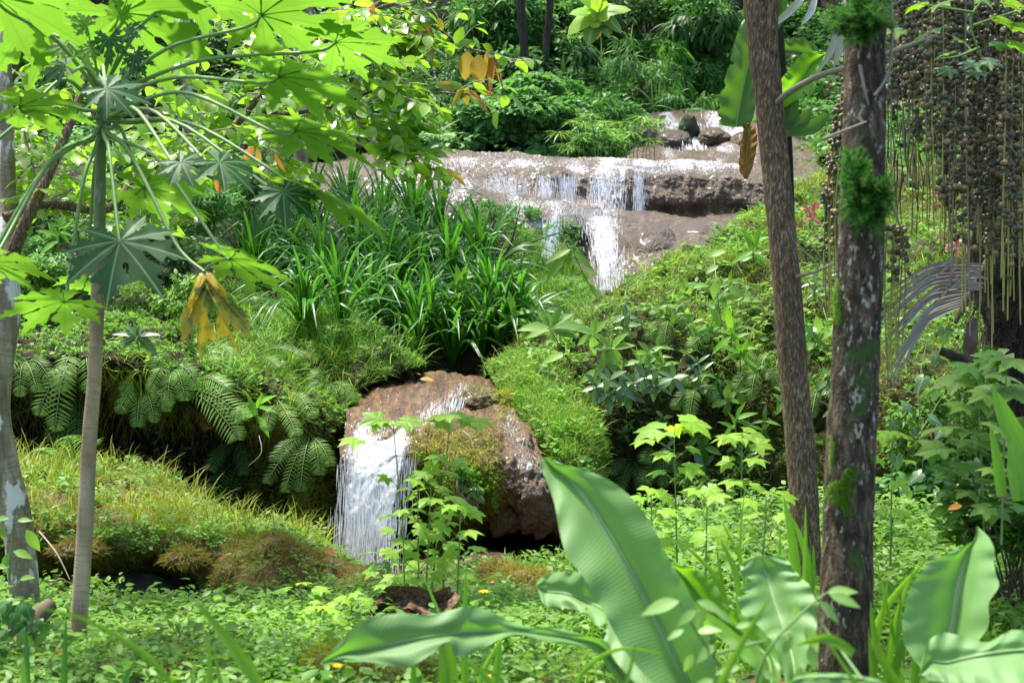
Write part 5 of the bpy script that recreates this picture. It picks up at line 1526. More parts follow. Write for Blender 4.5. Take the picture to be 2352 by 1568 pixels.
def twig_leaves(p0, p1, k, s, mat_i=0, droop=.3, tpl=None):
    c = cr(np.array([p0, (np.array(p0) + p1) / 2 + rng.normal(size=3) * .02, p1]), 8)
    tube(mtw, c, np.linspace(.004, .0015, 8), 4)
    t = np.linspace(.15, 1, k)
    idx = np.clip((t * 7).astype(int), 0, 7)
    T = nrm(np.array(p1) - p0)
    side = nrm(np.cross(T, [0, 0, 1]))
    sg = np.where(np.arange(k) % 2 == 0, 1, -1)[:, None]
    f = nrm(T * .6 + side * sg * .9 + rng.normal(size=(k, 3)) * .3 - [0, 0, droop])
    h = nrm(np.array([0, 0, 1.0]) + rng.normal(size=(k, 3)) * .45)
    place(mbl, tpl or TOV, orient(f, h), c[idx], s * rng.uniform(.7, 1.2, k), np.clip(rng.normal(.55, .28, k), 0, 1), mat_i)


def zone(n, x0, x1, y0, y1, d0, d1, s=.105, k=6, ok=None):
    c = 0
    while c < n:
        x, y = random.uniform(x0, x1), random.uniform(y0, y1)
        if ok and not ok(x, y): continue
        c += 1
        d = random.uniform(d0, d1)
        a = random.uniform(-.6, .6) + (0 if random.random() < .7 else math.pi)
        L = random.uniform(45, 90)
        p0 = P(x, y, d)
        p1 = P(x + L * math.cos(a), y + L * math.sin(a) * .7 + random.uniform(-10, 25), d - random.uniform(-.1, .25))
        twig_leaves(p0, p1, k, s)


zone(48, 560, 900, 20, 330, 8.2, 8.9, ok=lambda x, y: y < 330 - abs(x - 700) * .2)
zone(34, 860, 1010, 30, 110, 8.2, 8.6, ok=lambda x, y: y < 110 and x < 960)
zone(34, 830, 960, 120, 330, 8.0, 8.4)
zone(14, 860, 960, 300, 400, 8.0, 8.3)
zone(34, 300, 640, 200, 420, 8.3, 8.9)
zone(30, 80, 420, 300, 520, 8.0, 8.6)
zone(20, 0, 180, 130, 330, 8.0, 8.5)
zone(20, 0, 160, 330, 480, 8.0, 8.5, .085)
zone(60, 330, 760, 30, 400, 8.9, 9.6, .11)
zone(40, 0, 420, 250, 520, 8.6, 9.4, .10)
# twigs along the outer branches
for pl, r0, r1, mt in LIMBS[3:6]:
    c = cr(np.array([P(*q_) for q_ in pl]), 16)
    for p in c[1:]:
        if random.random() < .8:
            twig_leaves(p, p + np.array([random.uniform(.02, .2), random.uniform(-.12, .1), random.uniform(-.14, .1)]), 3, .10)
mbl.build('crown', [M['branch_leaf']], e)
mtw.build('twigs', M['twig_pale'], e)
# bigger yellowing leaves at the branch ends
for (x, y, d, ang, s, m_, w_) in ((1075, 118, 8.2, 262, 62, 'leaf_yellow', 1.2), (1100, 125, 8.15, 268, 66, 'leaf_yellow', 1.3), (1128, 112, 8.2, 270, 95, 'leaf_orange', .35), (1120, 115, 8.2, 275, 55, 'leaf_yellow', .8), (1136, 130, 8.2, -75, 65, 'leaf_orange', .3),
                              (985, 55, 8.3, 262, 80, 'leaf_orange', .45), (975, 60, 8.3, 250, 45, 'leaf_orange', .45), (995, 75, 8.3, 265, 60, 'leaf_yellow', .5), (945, 52, 8.4, 245, 55, 'leaf_orange', .6), (1005, 40, 8.3, -60, 30, 'leaf_yellow', .8),
                              (1068, 196, 8.1, 235, 62, 'leaf_yellow', .4), (1075, 200, 8.1, 262, 40, 'leaf_yellow', .9), (1080, 205, 8.1, -50, 66, 'leaf_orange', .35), (1095, 200, 8.1, -25, 50, 'leaf_orange', .3), (1062, 200, 8.1, 175, 55, 'weed_light', .8),
                              (1050, 205, 8.1, 160, 48, 'leaf_yellow', .7), (505, 385, 8.1, 268, 58, 'leaf_orange', .8), (582, 335, 8.1, 240, 40, 'leaf_orange', .9), (590, 340, 8.1, -80, 40, 'leaf_yellow', .7), (630, 350, 8.2, -65, 50, 'leaf_orange', .4),
                              (1025, 385, 8.0, -40, 62, 'leaf_orange', .4), (985, 385, 8.0, 235, 40, 'leaf_yellow', .6), (1000, 390, 8.0, -35, 45, 'branch_leaf', .8), (800, 30, 8.3, 260, 40, 'leaf_orange', .7), (860, 10, 8.4, 250, 36, 'leaf_orange', .7), (850, 22, 8.4, -70, 36, 'leaf_yellow', .8),
                              (1045, 100, 8.2, 60, 40, 'branch_leaf', 1.2), (1050, 105, 8.2, 20, 36, 'branch_leaf', 1), (720, 210, 8.3, 240, 36, 'leaf_orange', .8), (820, 180, 8.3, 255, 40, 'leaf_orange', .8)):
    a = R(ang); mb = MB()
    one_leaf(mb, TOV, P(x, y, d), (math.cos(a), -.1, math.sin(a)), (random.uniform(-.5, .5), -.9, .3), (s / FPX * d * w_, s / FPX * d * 1.05, s / FPX * d))
    mb.build('leaf', M[m_], e)

# ================================================================== papaya tree
pap = empty('papaya_tree', P(168, 1640, 6.5), 'slim papaya tree at the left with a whorl of big lobed leaves', 'tree')
PT = [(165, 1680), (172, 1568), (183, 1400), (196, 1200), (206, 1000), (218, 850), (226, 640), (228, 560)]
mb = MB(); tube(mb, cr(np.array([P(x, y, 6.5) for x, y in PT]), 70), [.040, .037, .034, .032, .029, .028, .026], 24, 0, .03, 10); mb.build('trunk', M['bark_papaya'], pap)
PT2 = [(228, 565), (230, 430), (232, 330), (233, 270), (234, 200)]
mb = MB(); tube(mb, cr(np.array([P(x, y, 6.5) for x, y in PT2]), 30), [.026, .023, .022, .021, .014], 24, 0, .03, 10); mb.build('trunk_top', M['bark_papaya_green'], pap)
PLEAF = [papaya_leaf() for _ in range(5)]
SM = papaya_leaf(7, 2.0, .55)
LV = [  # cx, cy, d, radius, normal, screen angle, material, petiole start
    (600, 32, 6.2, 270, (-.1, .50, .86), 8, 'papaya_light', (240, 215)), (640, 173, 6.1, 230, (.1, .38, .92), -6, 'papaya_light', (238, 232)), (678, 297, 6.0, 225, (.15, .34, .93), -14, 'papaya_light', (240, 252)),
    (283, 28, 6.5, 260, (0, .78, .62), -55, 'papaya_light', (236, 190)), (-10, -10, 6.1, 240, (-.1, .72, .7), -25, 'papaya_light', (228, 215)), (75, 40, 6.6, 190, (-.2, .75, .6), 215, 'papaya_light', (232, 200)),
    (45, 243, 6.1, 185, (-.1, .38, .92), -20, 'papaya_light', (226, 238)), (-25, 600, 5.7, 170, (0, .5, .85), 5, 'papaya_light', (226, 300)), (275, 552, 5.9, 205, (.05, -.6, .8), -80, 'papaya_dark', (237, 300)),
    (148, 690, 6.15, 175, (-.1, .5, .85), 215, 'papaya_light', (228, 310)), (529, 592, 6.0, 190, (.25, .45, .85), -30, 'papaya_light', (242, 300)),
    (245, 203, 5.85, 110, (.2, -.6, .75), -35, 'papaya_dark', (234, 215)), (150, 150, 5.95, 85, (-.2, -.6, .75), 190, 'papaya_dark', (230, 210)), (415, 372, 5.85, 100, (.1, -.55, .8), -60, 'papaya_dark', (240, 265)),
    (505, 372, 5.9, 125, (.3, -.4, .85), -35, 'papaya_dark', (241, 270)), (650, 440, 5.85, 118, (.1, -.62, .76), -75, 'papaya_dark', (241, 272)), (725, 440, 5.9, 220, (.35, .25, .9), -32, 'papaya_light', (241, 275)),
    (330, 430, 6.5, 175, (0, .6, .8), -25, 'papaya_light', (240, 290)), (770, 95, 6.4, 190, (0, .5, .85), -8, 'papaya_light', (238, 222)), 
    (130, 60, 6.8, 200, (0, .74, .66), 260, 'papaya_light', (232, 205)), (430, -50, 6.5, 220, (0, .7, .7), -30, 'papaya_light', (237, 205)),
    (-110, 330, 6.2, 180, (0, .4, .9), 180, 'papaya_light', (226, 255)), (-120, 390, 6.1, 180, (0, .4, .9), 180, 'papaya_light', (226, 270)), (-80, 680, 6.0, 120, (0, .2, .9), 180, 'papaya_light', (228, 290)), (200, 640, 6.7, 110, (0, .4, .9), -100, 'papaya_light', (232, 310)),
]
for i, (cx, cy, d, rp, n, ang, mt, ps) in enumerate(LV):
    c = P(cx, cy, d)
    a = R(ang)
    f = np.array([math.cos(a), 0, math.sin(a)])
    nn = nrm(np.array(n, float))
    f = nrm(f - nn * np.dot(f, nn))
    mb = MB()
    s = rp / FPX * d
    V, F_, L_ = PLEAF[i % 5] if rp > 90 else SM
    one_leaf(mb, (V, F_, L_), c, f, nn, s)
    lf = mb.build('leaf', M[mt], pap)
    p0 = P(ps[0], ps[1], 6.48)
    dx = c - p0
    mid = p0 + dx * .45 + np.array([0, 0, .05 + .05 * (cy > 200)])
    e_ = c + nn * -.01
    mb = MB(); strand(mb, [p0, p0 + dx * .12 + np.array([0, 0, .02]), mid, c - dx * .1 + np.array([0, 0, -.02 if cy < 400 else .0]), e_], .010, .0055, 8, 22); mb.build('leaf_stalk', M['stalk'], lf)
# the drooping yellow leaf
c = P(472, 626, 5.95)
V, F_, L_ = PLEAF[1]
V = V.copy()
s = 235 / FPX * 5.95
ang_ = np.arctan2(V[:, 0], V[:, 1]); rad_ = np.hypot(V[:, 0], V[:, 1])
hx = np.sin(ang_) * rad_ * .50 + .35 * rad_ * .5 + .06 * np.sin(ang_ * 6)
hz = -rad_ * (.80 + .15 * np.cos(ang_)) + .1 * np.abs(np.sin(ang_)) * rad_
hy = -.18 * np.sin(rad_ * 2.5) + .12 * np.cos(ang_ * 4.5) * rad_
loc = np.stack([hx, hy, hz], -1) * s
mb = MB().add(c + loc, F_, np.concatenate([L_, np.full((len(L_), 1), .5)], 1))
o = mb.build('leaf', M['papaya_yellow'], pap); o['label'] = 'drooping yellow papaya leaf with green blotches'
mb = MB(); strand(mb, [P(243, 308, 6.47), P(290, 340, 6.35), P(350, 450, 6.2), P(410, 570, 6.05), P(470, 624, 5.95)], .010, .006, 8, 22); mb.build('leaf_stalk', M['stalk'], o)
for (cx, cy, r, a, m_) in ((250, 85, 75, -85, 'papaya_dark'), (215, 110, 60, 200, 'papaya_light'), (290, 75, 60, 20, 'papaya_dark'), (200, 60, 60, 150, 'papaya_light'), (310, 125, 66, -60, 'papaya_dark'), (150, 105, 60, 190, 'papaya_light'), (270, 40, 60, 80, 'papaya_light')):
    ar = R(a); mb = MB()
    one_leaf(mb, SM, P(cx, cy, 6.4), (math.cos(ar), -.2, math.sin(ar)), (0, -.7, .7), r / FPX * 6.4)
    lf = mb.build('young_leaf', M[m_], pap)
    mb = MB(); strand(mb, [P(234, 205, 6.48), P((234 + cx) / 2, (205 + cy) / 2 + 10, 6.45), P(cx, cy, 6.4)], .005, .003, 6, 10); mb.build('leaf_stalk', M['stalk'], lf)

# ================================================================== banana plants


def leafpatch(name, rows, mat, parent, nu=22, nv=70, ripple=.006, tears=(), label=None, thick=0):
    """rows of (left, midrib, right) points in (px,py,d) from tip to base"""
    rr = []
    for l, m_, r in rows:
        rr.append([l, [(l[k] + m_[k]) / 2 for k in range(3)], m_, [(r[k] + m_[k]) / 2 for k in range(3)], r])
    rr = np.array(rr, float)
    rr[:, 0, 2] += 0; rr[:, 4, 2] += 0
    rr[:, 2, 2] += .018
    g = cr(np.stack([cr(r, nu) for r in rr]), nv)
    W = PA(g)
    u = np.linspace(-1, 1, nu)[None]; v = np.linspace(0, 1, nv)[:, None]
    W = W + (ripple * np.sin(v * 46 - np.abs(u) * 4) * np.abs(u) ** 1.5 + ripple * 1.5 * fbm(np.stack([u * 1.2 + 0 * v, v * 7 + 0 * u, 0 * u * v], -1), 3) * np.abs(u))[..., None] * np.array([0, -1, .3])
    luv = np.zeros((nv, nu, 3)); luv[..., 0] = u; luv[..., 1] = v; luv[..., 2] = random.random()
    f = gridfaces(nv, nu)
    if tears:
        keep = np.ones(len(f), bool)
        fi = np.arange(len(f)); fv = fi // (nu - 1) / (nv - 1); fu = (fi % (nu - 1)) / (nu - 2) * 2 - 1
        for side, tv, tw, td in tears:
            keep &= ~((fu * side > td) & (np.abs(fv - tv - (np.abs(fu) - td) * .0) < tw * (fu * side - td) / (1 - td + 1e-6) + .003))
        f = f[keep]
    mb = MB().add(W.reshape(-1, 3), f, luv.reshape(-1, 3))
    o = mb.build(name, mat, parent)
    if label: o['label'] = label
    mr = W[:, nu // 2]
    mb = MB(); tube(mb, mr + np.array([0, -.004, 0]), np.linspace(.0015, .006, nv), 6); mb.build('midrib', M['stalk'], o)
    return o


e = empty('banana_plant', P(1660, 1760, 3.9), 'young banana plant with one tall upright leaf, in front of the brown trunk', 'banana plant', 'young banana plants')
leafpatch('leaf', [
    [(1238, 1062, 4.15), (1250, 1052, 4.15), (1262, 1050, 4.15)], [(1250, 1092, 4.13), (1274, 1076, 4.15), (1296, 1066, 4.13)], [(1272, 1150, 4.08), (1316, 1110, 4.12), (1362, 1085, 4.08)],
    [(1283, 1209, 4.03), (1350, 1150, 4.08), (1420, 1115, 4.03)], [(1300, 1270, 3.98), (1391, 1216, 4.04), (1468, 1162, 3.98)], [(1338, 1322, 3.94), (1435, 1290, 4.0), (1506, 1220, 3.94)],
    [(1372, 1380, 3.92), (1478, 1365, 3.97), (1540, 1290, 3.92)], [(1400, 1430, 3.9), (1512, 1432, 3.95), (1575, 1345, 3.9)], [(1440, 1500, 3.88), (1545, 1500, 3.93), (1612, 1425, 3.88)],
    [(1500, 1568, 3.86), (1580, 1568, 3.92), (1640, 1510, 3.86)], [(1585, 1640, 3.86), (1615, 1640, 3.9), (1655, 1620, 3.86)]], M['banana'], e, 26, 90, .004, label='tall upright pale green banana leaf')
leafpatch('leaf', [
    [(1228, 1343, 4.5), (1230, 1345, 4.5), (1233, 1348, 4.5)], [(1258, 1318, 4.5), (1258, 1355, 4.48), (1252, 1390, 4.45)], [(1310, 1312, 4.45), (1300, 1360, 4.43), (1300, 1396, 4.4)],
    [(1350, 1322, 4.4), (1350, 1378, 4.4), (1345, 1410, 4.35)], [(1410, 1350, 4.3), (1390, 1400, 4.3), (1375, 1440, 4.25)], [(1470, 1400, 4.2), (1440, 1450, 4.2), (1400, 1500, 4.15)], [(1540, 1480, 4.1), (1490, 1520, 4.1), (1440, 1570, 4.05)], [(1600, 1600, 4.0), (1570, 1620, 4.0), (1540, 1650, 4.0)]],
    M['banana'], e, 22, 70, .008, tears=((1, .42, .02, .5), (1, .6, .03, .3)), label='bluish banana leaf behind the tall upright one')
leafpatch('leaf', [
    [(1530, 1285, 4.2), (1532, 1290, 4.2), (1540, 1292, 4.2)], [(1545, 1330, 4.18), (1575, 1330, 4.2), (1600, 1308, 4.2)], [(1572, 1385, 4.15), (1620, 1390, 4.18), (1645, 1345, 4.18)], [(1625, 1425, 4.1), (1672, 1430, 4.15), (1670, 1392, 4.15)],
    [(1680, 1490, 4.05), (1720, 1470, 4.1), (1722, 1420, 4.12)], [(1735, 1540, 4.0), (1765, 1520, 4.05), (1778, 1480, 4.1)], [(1740, 1610, 3.95), (1770, 1590, 4.0), (1795, 1560, 4.0)]], M['banana_green'], e, 18, 60, .004, label='folded bright green banana leaf leaning right')
leafpatch('leaf', [
    [(1705, 1288, 4.6), (1745, 1276, 4.6), (1800, 1275, 4.6)], [(1700, 1315, 4.58), (1757, 1305, 4.6), (1818, 1298, 4.58)], [(1700, 1345, 4.55), (1768, 1338, 4.58), (1838, 1322, 4.55)], [(1694, 1372, 4.52), (1778, 1370, 4.55), (1856, 1340, 4.52)],
    [(1706, 1412, 4.48), (1790, 1405, 4.52), (1873, 1378, 4.48)], [(1724, 1440, 4.45), (1802, 1440, 4.48), (1876, 1425, 4.45)], [(1760, 1475, 4.4), (1812, 1480, 4.45), (1868, 1475, 4.4)], [(1800, 1545, 4.35), (1825, 1545, 4.38), (1850, 1545, 4.35)], [(1815, 1640, 4.3), (1825, 1640, 4.32), (1835, 1640, 4.3)]],
    M['banana'], e, 26, 80, .008, tears=((-1, .20, .05, .55), (1, .27, .03, .6), (-1, .33, .03, .7)), label='pale blue-green banana leaf with torn edges left of the lichen trunk')
leafpatch('leaf', [
    [(736, 1524, 3.6), (738, 1521, 3.6), (741, 1518, 3.6)], [(790, 1514, 3.6), (787, 1500, 3.62), (784, 1470, 3.62)], [(862, 1522, 3.6), (850, 1490, 3.63), (832, 1424, 3.65)], [(932, 1532, 3.6), (920, 1475, 3.64), (912, 1408, 3.68)],
    [(985, 1505, 3.62), (985, 1462, 3.66), (985, 1412, 3.7)], [(1030, 1475, 3.65), (1035, 1456, 3.68), (1045, 1398, 3.72)], [(1050, 1508, 3.65), (1075, 1452, 3.7), (1085, 1392, 3.74)], [(1100, 1492, 3.68), (1115, 1450, 3.72), (1125, 1402, 3.76)], [(1160, 1462, 3.72), (1170, 1449, 3.75), (1165, 1422, 3.78)],
    [(1215, 1462, 3.76), (1220, 1452, 3.78), (1215, 1438, 3.8)], [(1270, 1475, 3.8), (1272, 1458, 3.82), (1275, 1440, 3.84)], [(1330, 1482, 3.84), (1325, 1468, 3.85), (1337, 1456, 3.86)], [(1372, 1498, 3.87), (1372, 1480, 3.88), (1395, 1474, 3.88)], [(1400, 1540, 3.9), (1410, 1520, 3.9), (1412, 1515, 3.9)], [(1450, 1600, 3.92), (1460, 1590, 3.92), (1470, 1580, 3.92)]],
    M['banana'], e, 24, 110, .005, label='long horizontal banana leaf pointing left')
mb = MB(); strand(mb, [P(1655, 1610, 3.9), P(1670, 1700, 3.95), P(1680, 1800, 4.0), P(1690, 1950, 4.1)], .012, .03, 10, 14); mb.build('stem', M['stalk'], e)
e = empty('banana_plant', P(2190, 1760, 4.2), 'young banana plant at the lower right corner with one broad upright leaf', 'banana plant', 'young banana plants')
leafpatch('leaf', [
    [(2243, 1208, 4.45), (2244, 1208, 4.45), (2246, 1209, 4.45)], [(2238, 1240, 4.42), (2240, 1235, 4.43), (2264, 1226, 4.4)], [(2190, 1265, 4.35), (2224, 1262, 4.4), (2282, 1252, 4.3)], [(2143, 1288, 4.3), (2214, 1296, 4.37), (2285, 1282, 4.28)],
    [(2110, 1320, 4.27), (2206, 1328, 4.34), (2285, 1312, 4.25)], [(2086, 1362, 4.24), (2198, 1365, 4.31), (2294, 1343, 4.22)], [(2074, 1420, 4.2), (2190, 1420, 4.28), (2272, 1385, 4.2)], [(2073, 1465, 4.18), (2182, 1470, 4.25), (2268, 1440, 4.18)], [(2096, 1511, 4.15), (2175, 1520, 4.22), (2241, 1480, 4.16)], [(2123, 1545, 4.12), (2168, 1560, 4.2), (2215, 1530, 4.15)], [(2150, 1620, 4.1), (2165, 1620, 4.15), (2180, 1610, 4.1)]],
    M['banana'], e, 26, 90, .004, label='broad upright banana leaf at the right')
leafpatch('leaf', [
    [(2108, 1553, 3.9), (2110, 1551, 3.9), (2112, 1549, 3.9)], [(2140, 1562, 3.88), (2135, 1520, 3.92), (2128, 1480, 3.95)], [(2177, 1568, 3.86), (2172, 1522, 3.92), (2164, 1452, 3.98)], [(2215, 1580, 3.84), (2210, 1514, 3.92), (2212, 1461, 3.98)],
    [(2260, 1590, 3.82), (2255, 1505, 3.9), (2268, 1474, 3.96)], [(2310, 1590, 3.8), (2305, 1498, 3.9), (2318, 1447, 3.96)], [(2370, 1575, 3.8), (2365, 1495, 3.9), (2375, 1452, 3.96)], [(2450, 1550, 3.85), (2450, 1510, 3.9), (2450, 1470, 3.95)]], M['banana'], e, 24, 70, .005, label='banana leaf lying across the lower right corner')
leafpatch('leaf', [[(1780, 1580, 3.2), (1785, 1575, 3.2), (1790, 1572, 3.2)], [(1840, 1590, 3.2), (1840, 1565, 3.22), (1845, 1550, 3.25)], [(1920, 1600, 3.2), (1920, 1565, 3.22), (1925, 1545, 3.25)], [(2000, 1610, 3.2), (2000, 1575, 3.22), (2005, 1556, 3.25)], [(2080, 1620, 3.25), (2080, 1600, 3.25), (2080, 1590, 3.25)]], M['banana'], e, 16, 50, .004)
mb = MB(); strand(mb, [P(2168, 1600, 4.18), P(2175, 1700, 4.2), P(2185, 1850, 4.3)], .012, .03, 10, 14); mb.build('stem', M['stalk'], e)

e = empty('banana_plant', P(1800, 700, 9.5), 'old banana plant between the two big trunks with a torn brown-edged leaf', 'banana plant')
leafpatch('leaf', [
    [(1655, 288, 8.9), (1690, 292, 8.9), (1722, 290, 8.9)], [(1650, 268, 8.9), (1694, 270, 8.92), (1730, 268, 8.9)], [(1652, 225, 8.9), (1702, 225, 8.93), (1740, 225, 8.9)], [(1668, 170, 8.9), (1712, 175, 8.94), (1748, 175, 8.9)], [(1684, 110, 8.95), (1726, 115, 8.97), (1755, 115, 8.95)], [(1700, 60, 9), (1738, 60, 9), (1765, 60, 9)], [(1735, 0, 9.1), (1752, 0, 9.1), (1775, 0, 9.1)], [(1760, -80, 9.2), (1765, -80, 9.2), (1772, -80, 9.2)]],
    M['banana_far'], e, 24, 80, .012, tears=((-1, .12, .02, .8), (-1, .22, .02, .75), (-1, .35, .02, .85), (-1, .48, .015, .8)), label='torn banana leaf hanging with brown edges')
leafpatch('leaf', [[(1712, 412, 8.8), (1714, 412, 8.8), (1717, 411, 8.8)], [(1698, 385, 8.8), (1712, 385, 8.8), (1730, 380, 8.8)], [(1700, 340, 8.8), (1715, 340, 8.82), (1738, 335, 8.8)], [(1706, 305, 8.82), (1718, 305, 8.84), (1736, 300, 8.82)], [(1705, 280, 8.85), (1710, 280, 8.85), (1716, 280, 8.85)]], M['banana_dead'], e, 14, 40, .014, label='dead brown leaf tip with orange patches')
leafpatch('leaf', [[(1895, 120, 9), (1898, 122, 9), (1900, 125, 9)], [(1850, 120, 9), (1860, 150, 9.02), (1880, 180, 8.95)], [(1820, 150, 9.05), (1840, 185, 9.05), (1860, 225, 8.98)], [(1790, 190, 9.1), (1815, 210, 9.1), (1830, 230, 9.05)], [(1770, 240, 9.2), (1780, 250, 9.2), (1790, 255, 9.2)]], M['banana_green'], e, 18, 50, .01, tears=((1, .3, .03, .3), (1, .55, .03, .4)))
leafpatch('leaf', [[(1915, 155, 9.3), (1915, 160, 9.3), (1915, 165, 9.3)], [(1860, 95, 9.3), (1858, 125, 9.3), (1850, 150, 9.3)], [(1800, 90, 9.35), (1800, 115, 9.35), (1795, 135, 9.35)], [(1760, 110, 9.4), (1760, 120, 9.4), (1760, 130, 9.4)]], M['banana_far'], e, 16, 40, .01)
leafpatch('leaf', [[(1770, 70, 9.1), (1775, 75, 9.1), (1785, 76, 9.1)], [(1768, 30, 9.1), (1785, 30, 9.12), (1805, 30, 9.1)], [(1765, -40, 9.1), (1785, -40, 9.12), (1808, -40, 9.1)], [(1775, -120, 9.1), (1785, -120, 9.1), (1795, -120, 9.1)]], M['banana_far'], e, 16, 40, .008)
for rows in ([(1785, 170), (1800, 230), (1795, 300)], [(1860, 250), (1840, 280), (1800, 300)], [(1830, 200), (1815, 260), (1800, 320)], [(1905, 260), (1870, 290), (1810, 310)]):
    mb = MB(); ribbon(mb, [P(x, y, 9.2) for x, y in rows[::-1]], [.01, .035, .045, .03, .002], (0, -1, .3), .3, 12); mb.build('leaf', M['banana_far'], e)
for pl in ([(1855, -30, 8.7), (1830, 10, 8.6), (1792, 45, 8.6), (1776, 62, 8.6)], [(1872, -10, 8.7), (1862, 25, 8.65), (1840, 58, 8.6)], [(1925, 40, 8.4), (1912, 100, 8.4), (1900, 130, 8.4), (1880, 162, 8.4)], [(1932, 60, 8.4), (1926, 110, 8.4), (1915, 155, 8.4)], [(1945, 70, 8.4), (1944, 110, 8.4), (1940, 150, 8.4)]):
    mb = MB(); ribbon(mb, [P(*q_) for q_ in pl], [.006, .018, .022, .014, .002], (.3, -1, .2), .5, 14, ripple=.01); mb.build('dead_strip', M['dead_white'], e)
mb = MB(); strand(mb, [P(1800, 760, 9.6), P(1805, 500, 9.5), P(1800, 300, 9.3), P(1780, 0, 9.2), P(1775, -150, 9.2)], .06, .03, 12, 20, nz=.1); mb.build('stem', M['bark_dark'], e)

# ================================================================== palm with hanging fruit strings
palm = empty('fruiting_palm', P(2400, 1250, 8.4), 'dark fibrous palm at the right edge with hundreds of hanging fruit strings', 'palm')
mb = MB(); tube(mb, cr(np.array([P(2390, 1250, 8.4), P(2385, 900, 8.4), (P(2380, 600, 8.4)), P(2390, 200, 8.4), P(2400, -260, 8.4)]), 60), [.24, .25, .33, .28, .25], 40, 0, .25, 6)
mb.build('trunk', bark('fibrous_palm_bark', (0.012, 0.009, 0.007), (0.04, 0.03, 0.022), (0.11, 0.085, 0.06), ridge=45, bstr=1.0, dist=.03), palm)
mb = MB()
for k in range(900):
    y = random.uniform(380, 900); x = 2385 - random.uniform(40, 150) * (1.1 if 550 < y < 800 else .8)
    p0 = P(x, y, 8.1 + random.uniform(0, .2)); dr = np.array([random.uniform(-.5, .3), -.15, random.uniform(-.9, .5)])
    L = random.uniform(.08, .35)
    strand(mb, [p0, p0 + dr * L * .5, p0 + dr * L + [0, 0, -.04]], .0025, .001, 3, 5, cap=False)
o = mb.build('trunk_fibres', M['fibre'], palm); o['kind'] = 'stuff'
th, ph = np.meshgrid(np.linspace(0, 2 * math.pi, 8, endpoint=False), np.linspace(0, math.pi, 6))
BALL = (np.stack([np.sin(ph) * np.cos(th), np.sin(ph) * np.sin(th), np.cos(ph)], -1).reshape(-1, 3), gridfaces(6, 8, wrap=True), np.zeros((48, 2)))


def fruit_string(x, y0, yf, y1, d, dens, sw=7, xtop=None):
    n = 26
    xt = x if xtop is None else xtop
    ph_ = random.uniform(0, 6)
    pts = cr(np.array([P(xt + (x - xt) * min(1, t * 1.8) + 6 * math.sin(ph_ + t * 3.3), y0 + (y1 - y0) * t, d) for t in np.linspace(0, 1, 7)]), n)
    mb = MB(); tube(mb, pts, .0038, 5, 0, .3, 60)
    st = mb.build('fruit_string', M['fruit_stem'] if random.random() < .65 and yf > 300 else M['fruit_stem_dry'], palm)
    k = int((yf - y0) / 13 * dens * 1.9)
    if k > 0:
        t = rng.random(k) * (yf - y0) / (y1 - y0)
        ii = np.clip(t * (n - 1), 0, n - 1.01); i0 = ii.astype(int); fr = (ii - i0)[:, None]
        c = pts[i0] * (1 - fr) + pts[i0 + 1] * fr
        a = rng.uniform(0, 2 * math.pi, k)
        r = rng.uniform(.012, .013 + sw / FPX * d, k)
        pos = c + np.stack([np.cos(a) * r, np.sin(a) * r, 0 * r], -1)
        mb = MB(); place(mb, BALL, orient(rdir(k), rdir(k)), pos, rng.uniform(.011, .0155, k), np.clip(rng.normal(.42, .3, k), 0, 1))
        o = mb.build('fruits', M['fruit'], st); o['kind'] = 'stuff'
    return st


for k in range(64):
    x = 2050 + 330 * ((k + .5) / 64) ** .8 + random.uniform(-9, 9)
    low = np.interp(x, [2040, 2080, 2110, 2160, 2200, 2400], [150, 230, 280, 420, 520, 600])
    yf = low + random.uniform(-130, 70)
    fruit_string(x, -90 + random.uniform(-30, 40), yf, yf + random.uniform(30, 230), random.uniform(7.0, 8.0), random.uniform(.6, 1.1))
for k in range(12):
    x = 1896 + k * 3.4
    fruit_string(x, 190 + random.uniform(-20, 60), 590 + random.uniform(-60, 20), 640 + random.uniform(0, 90), 7.9 + random.uniform(-.1, .1), .55, 5, xtop=1935 + k)
for k in range(8):
    x = 2038 + k * 5
    fruit_string(x, 520, 640 + random.uniform(-30, 20), 760 + random.uniform(0, 130), 7.8, .5, 5)
mb = MB()
for k in range(3):
    strand(mb, [P(2000, 228 + k * 8, 7.9), P(2040, 208 + k * 5, 7.8), P(2090, 205, 7.8), P(2130, 225, 7.8)], .035 - k * .006, .02, 10, 16, nz=.3)
mb.build('fruit_stalk', M['dead_grey'], palm)
mb = MB()
for k in range(24):
    x = random.uniform(2020, 2140); y = random.uniform(210, 420)
    strand(mb, [P(x, y, 7.95), P(x + random.uniform(-10, 10), y + 60, 7.95), P(x + random.uniform(-20, 20), y + random.uniform(90, 170), 7.95)], .004, .002, 4, 7, cap=False)
o = mb.build('hanging_fibres', M['root'], palm); o['kind'] = 'stuff'
# dead grey frond
df = empty('dead_palm_frond', P(2250, 640, 8.0), 'grey dead palm frond arching down between the lichen trunk and the palm', 'palm frond')
mb = MB(); strand(mb, [P(2290, 560, 8.0), P(2262, 610, 8.0), P(2225, 680, 7.95), P(2195, 740, 7.9)], .02, .012, 10, 14, nz=.2); mb.build('rachis', M['stem_brown'], df)
for k in range(15):
    t = k / 14
    x0, y0 = 2262 - 60 * t, 610 + 95 * t
    ex, ey = 2013 + random.uniform(-8, 30) + 15 * t, 690 + 190 * t + random.uniform(-15, 15)
    mx, my = x0 * .45 + ex * .55, y0 * .7 + ey * .3 - 16 + 10 * t
    mb = MB(); ribbon(mb, [P(x0, y0, 7.95), P((x0 + mx) / 2, (y0 + my) / 2 - 8, 7.9), P(mx, my, 7.85), P(ex, ey, 7.8)], [.006, .011, .011, .008, .002], (.2, -.8, .5), .5, 16); mb.build('leaflet', M['dead_grey'], df)
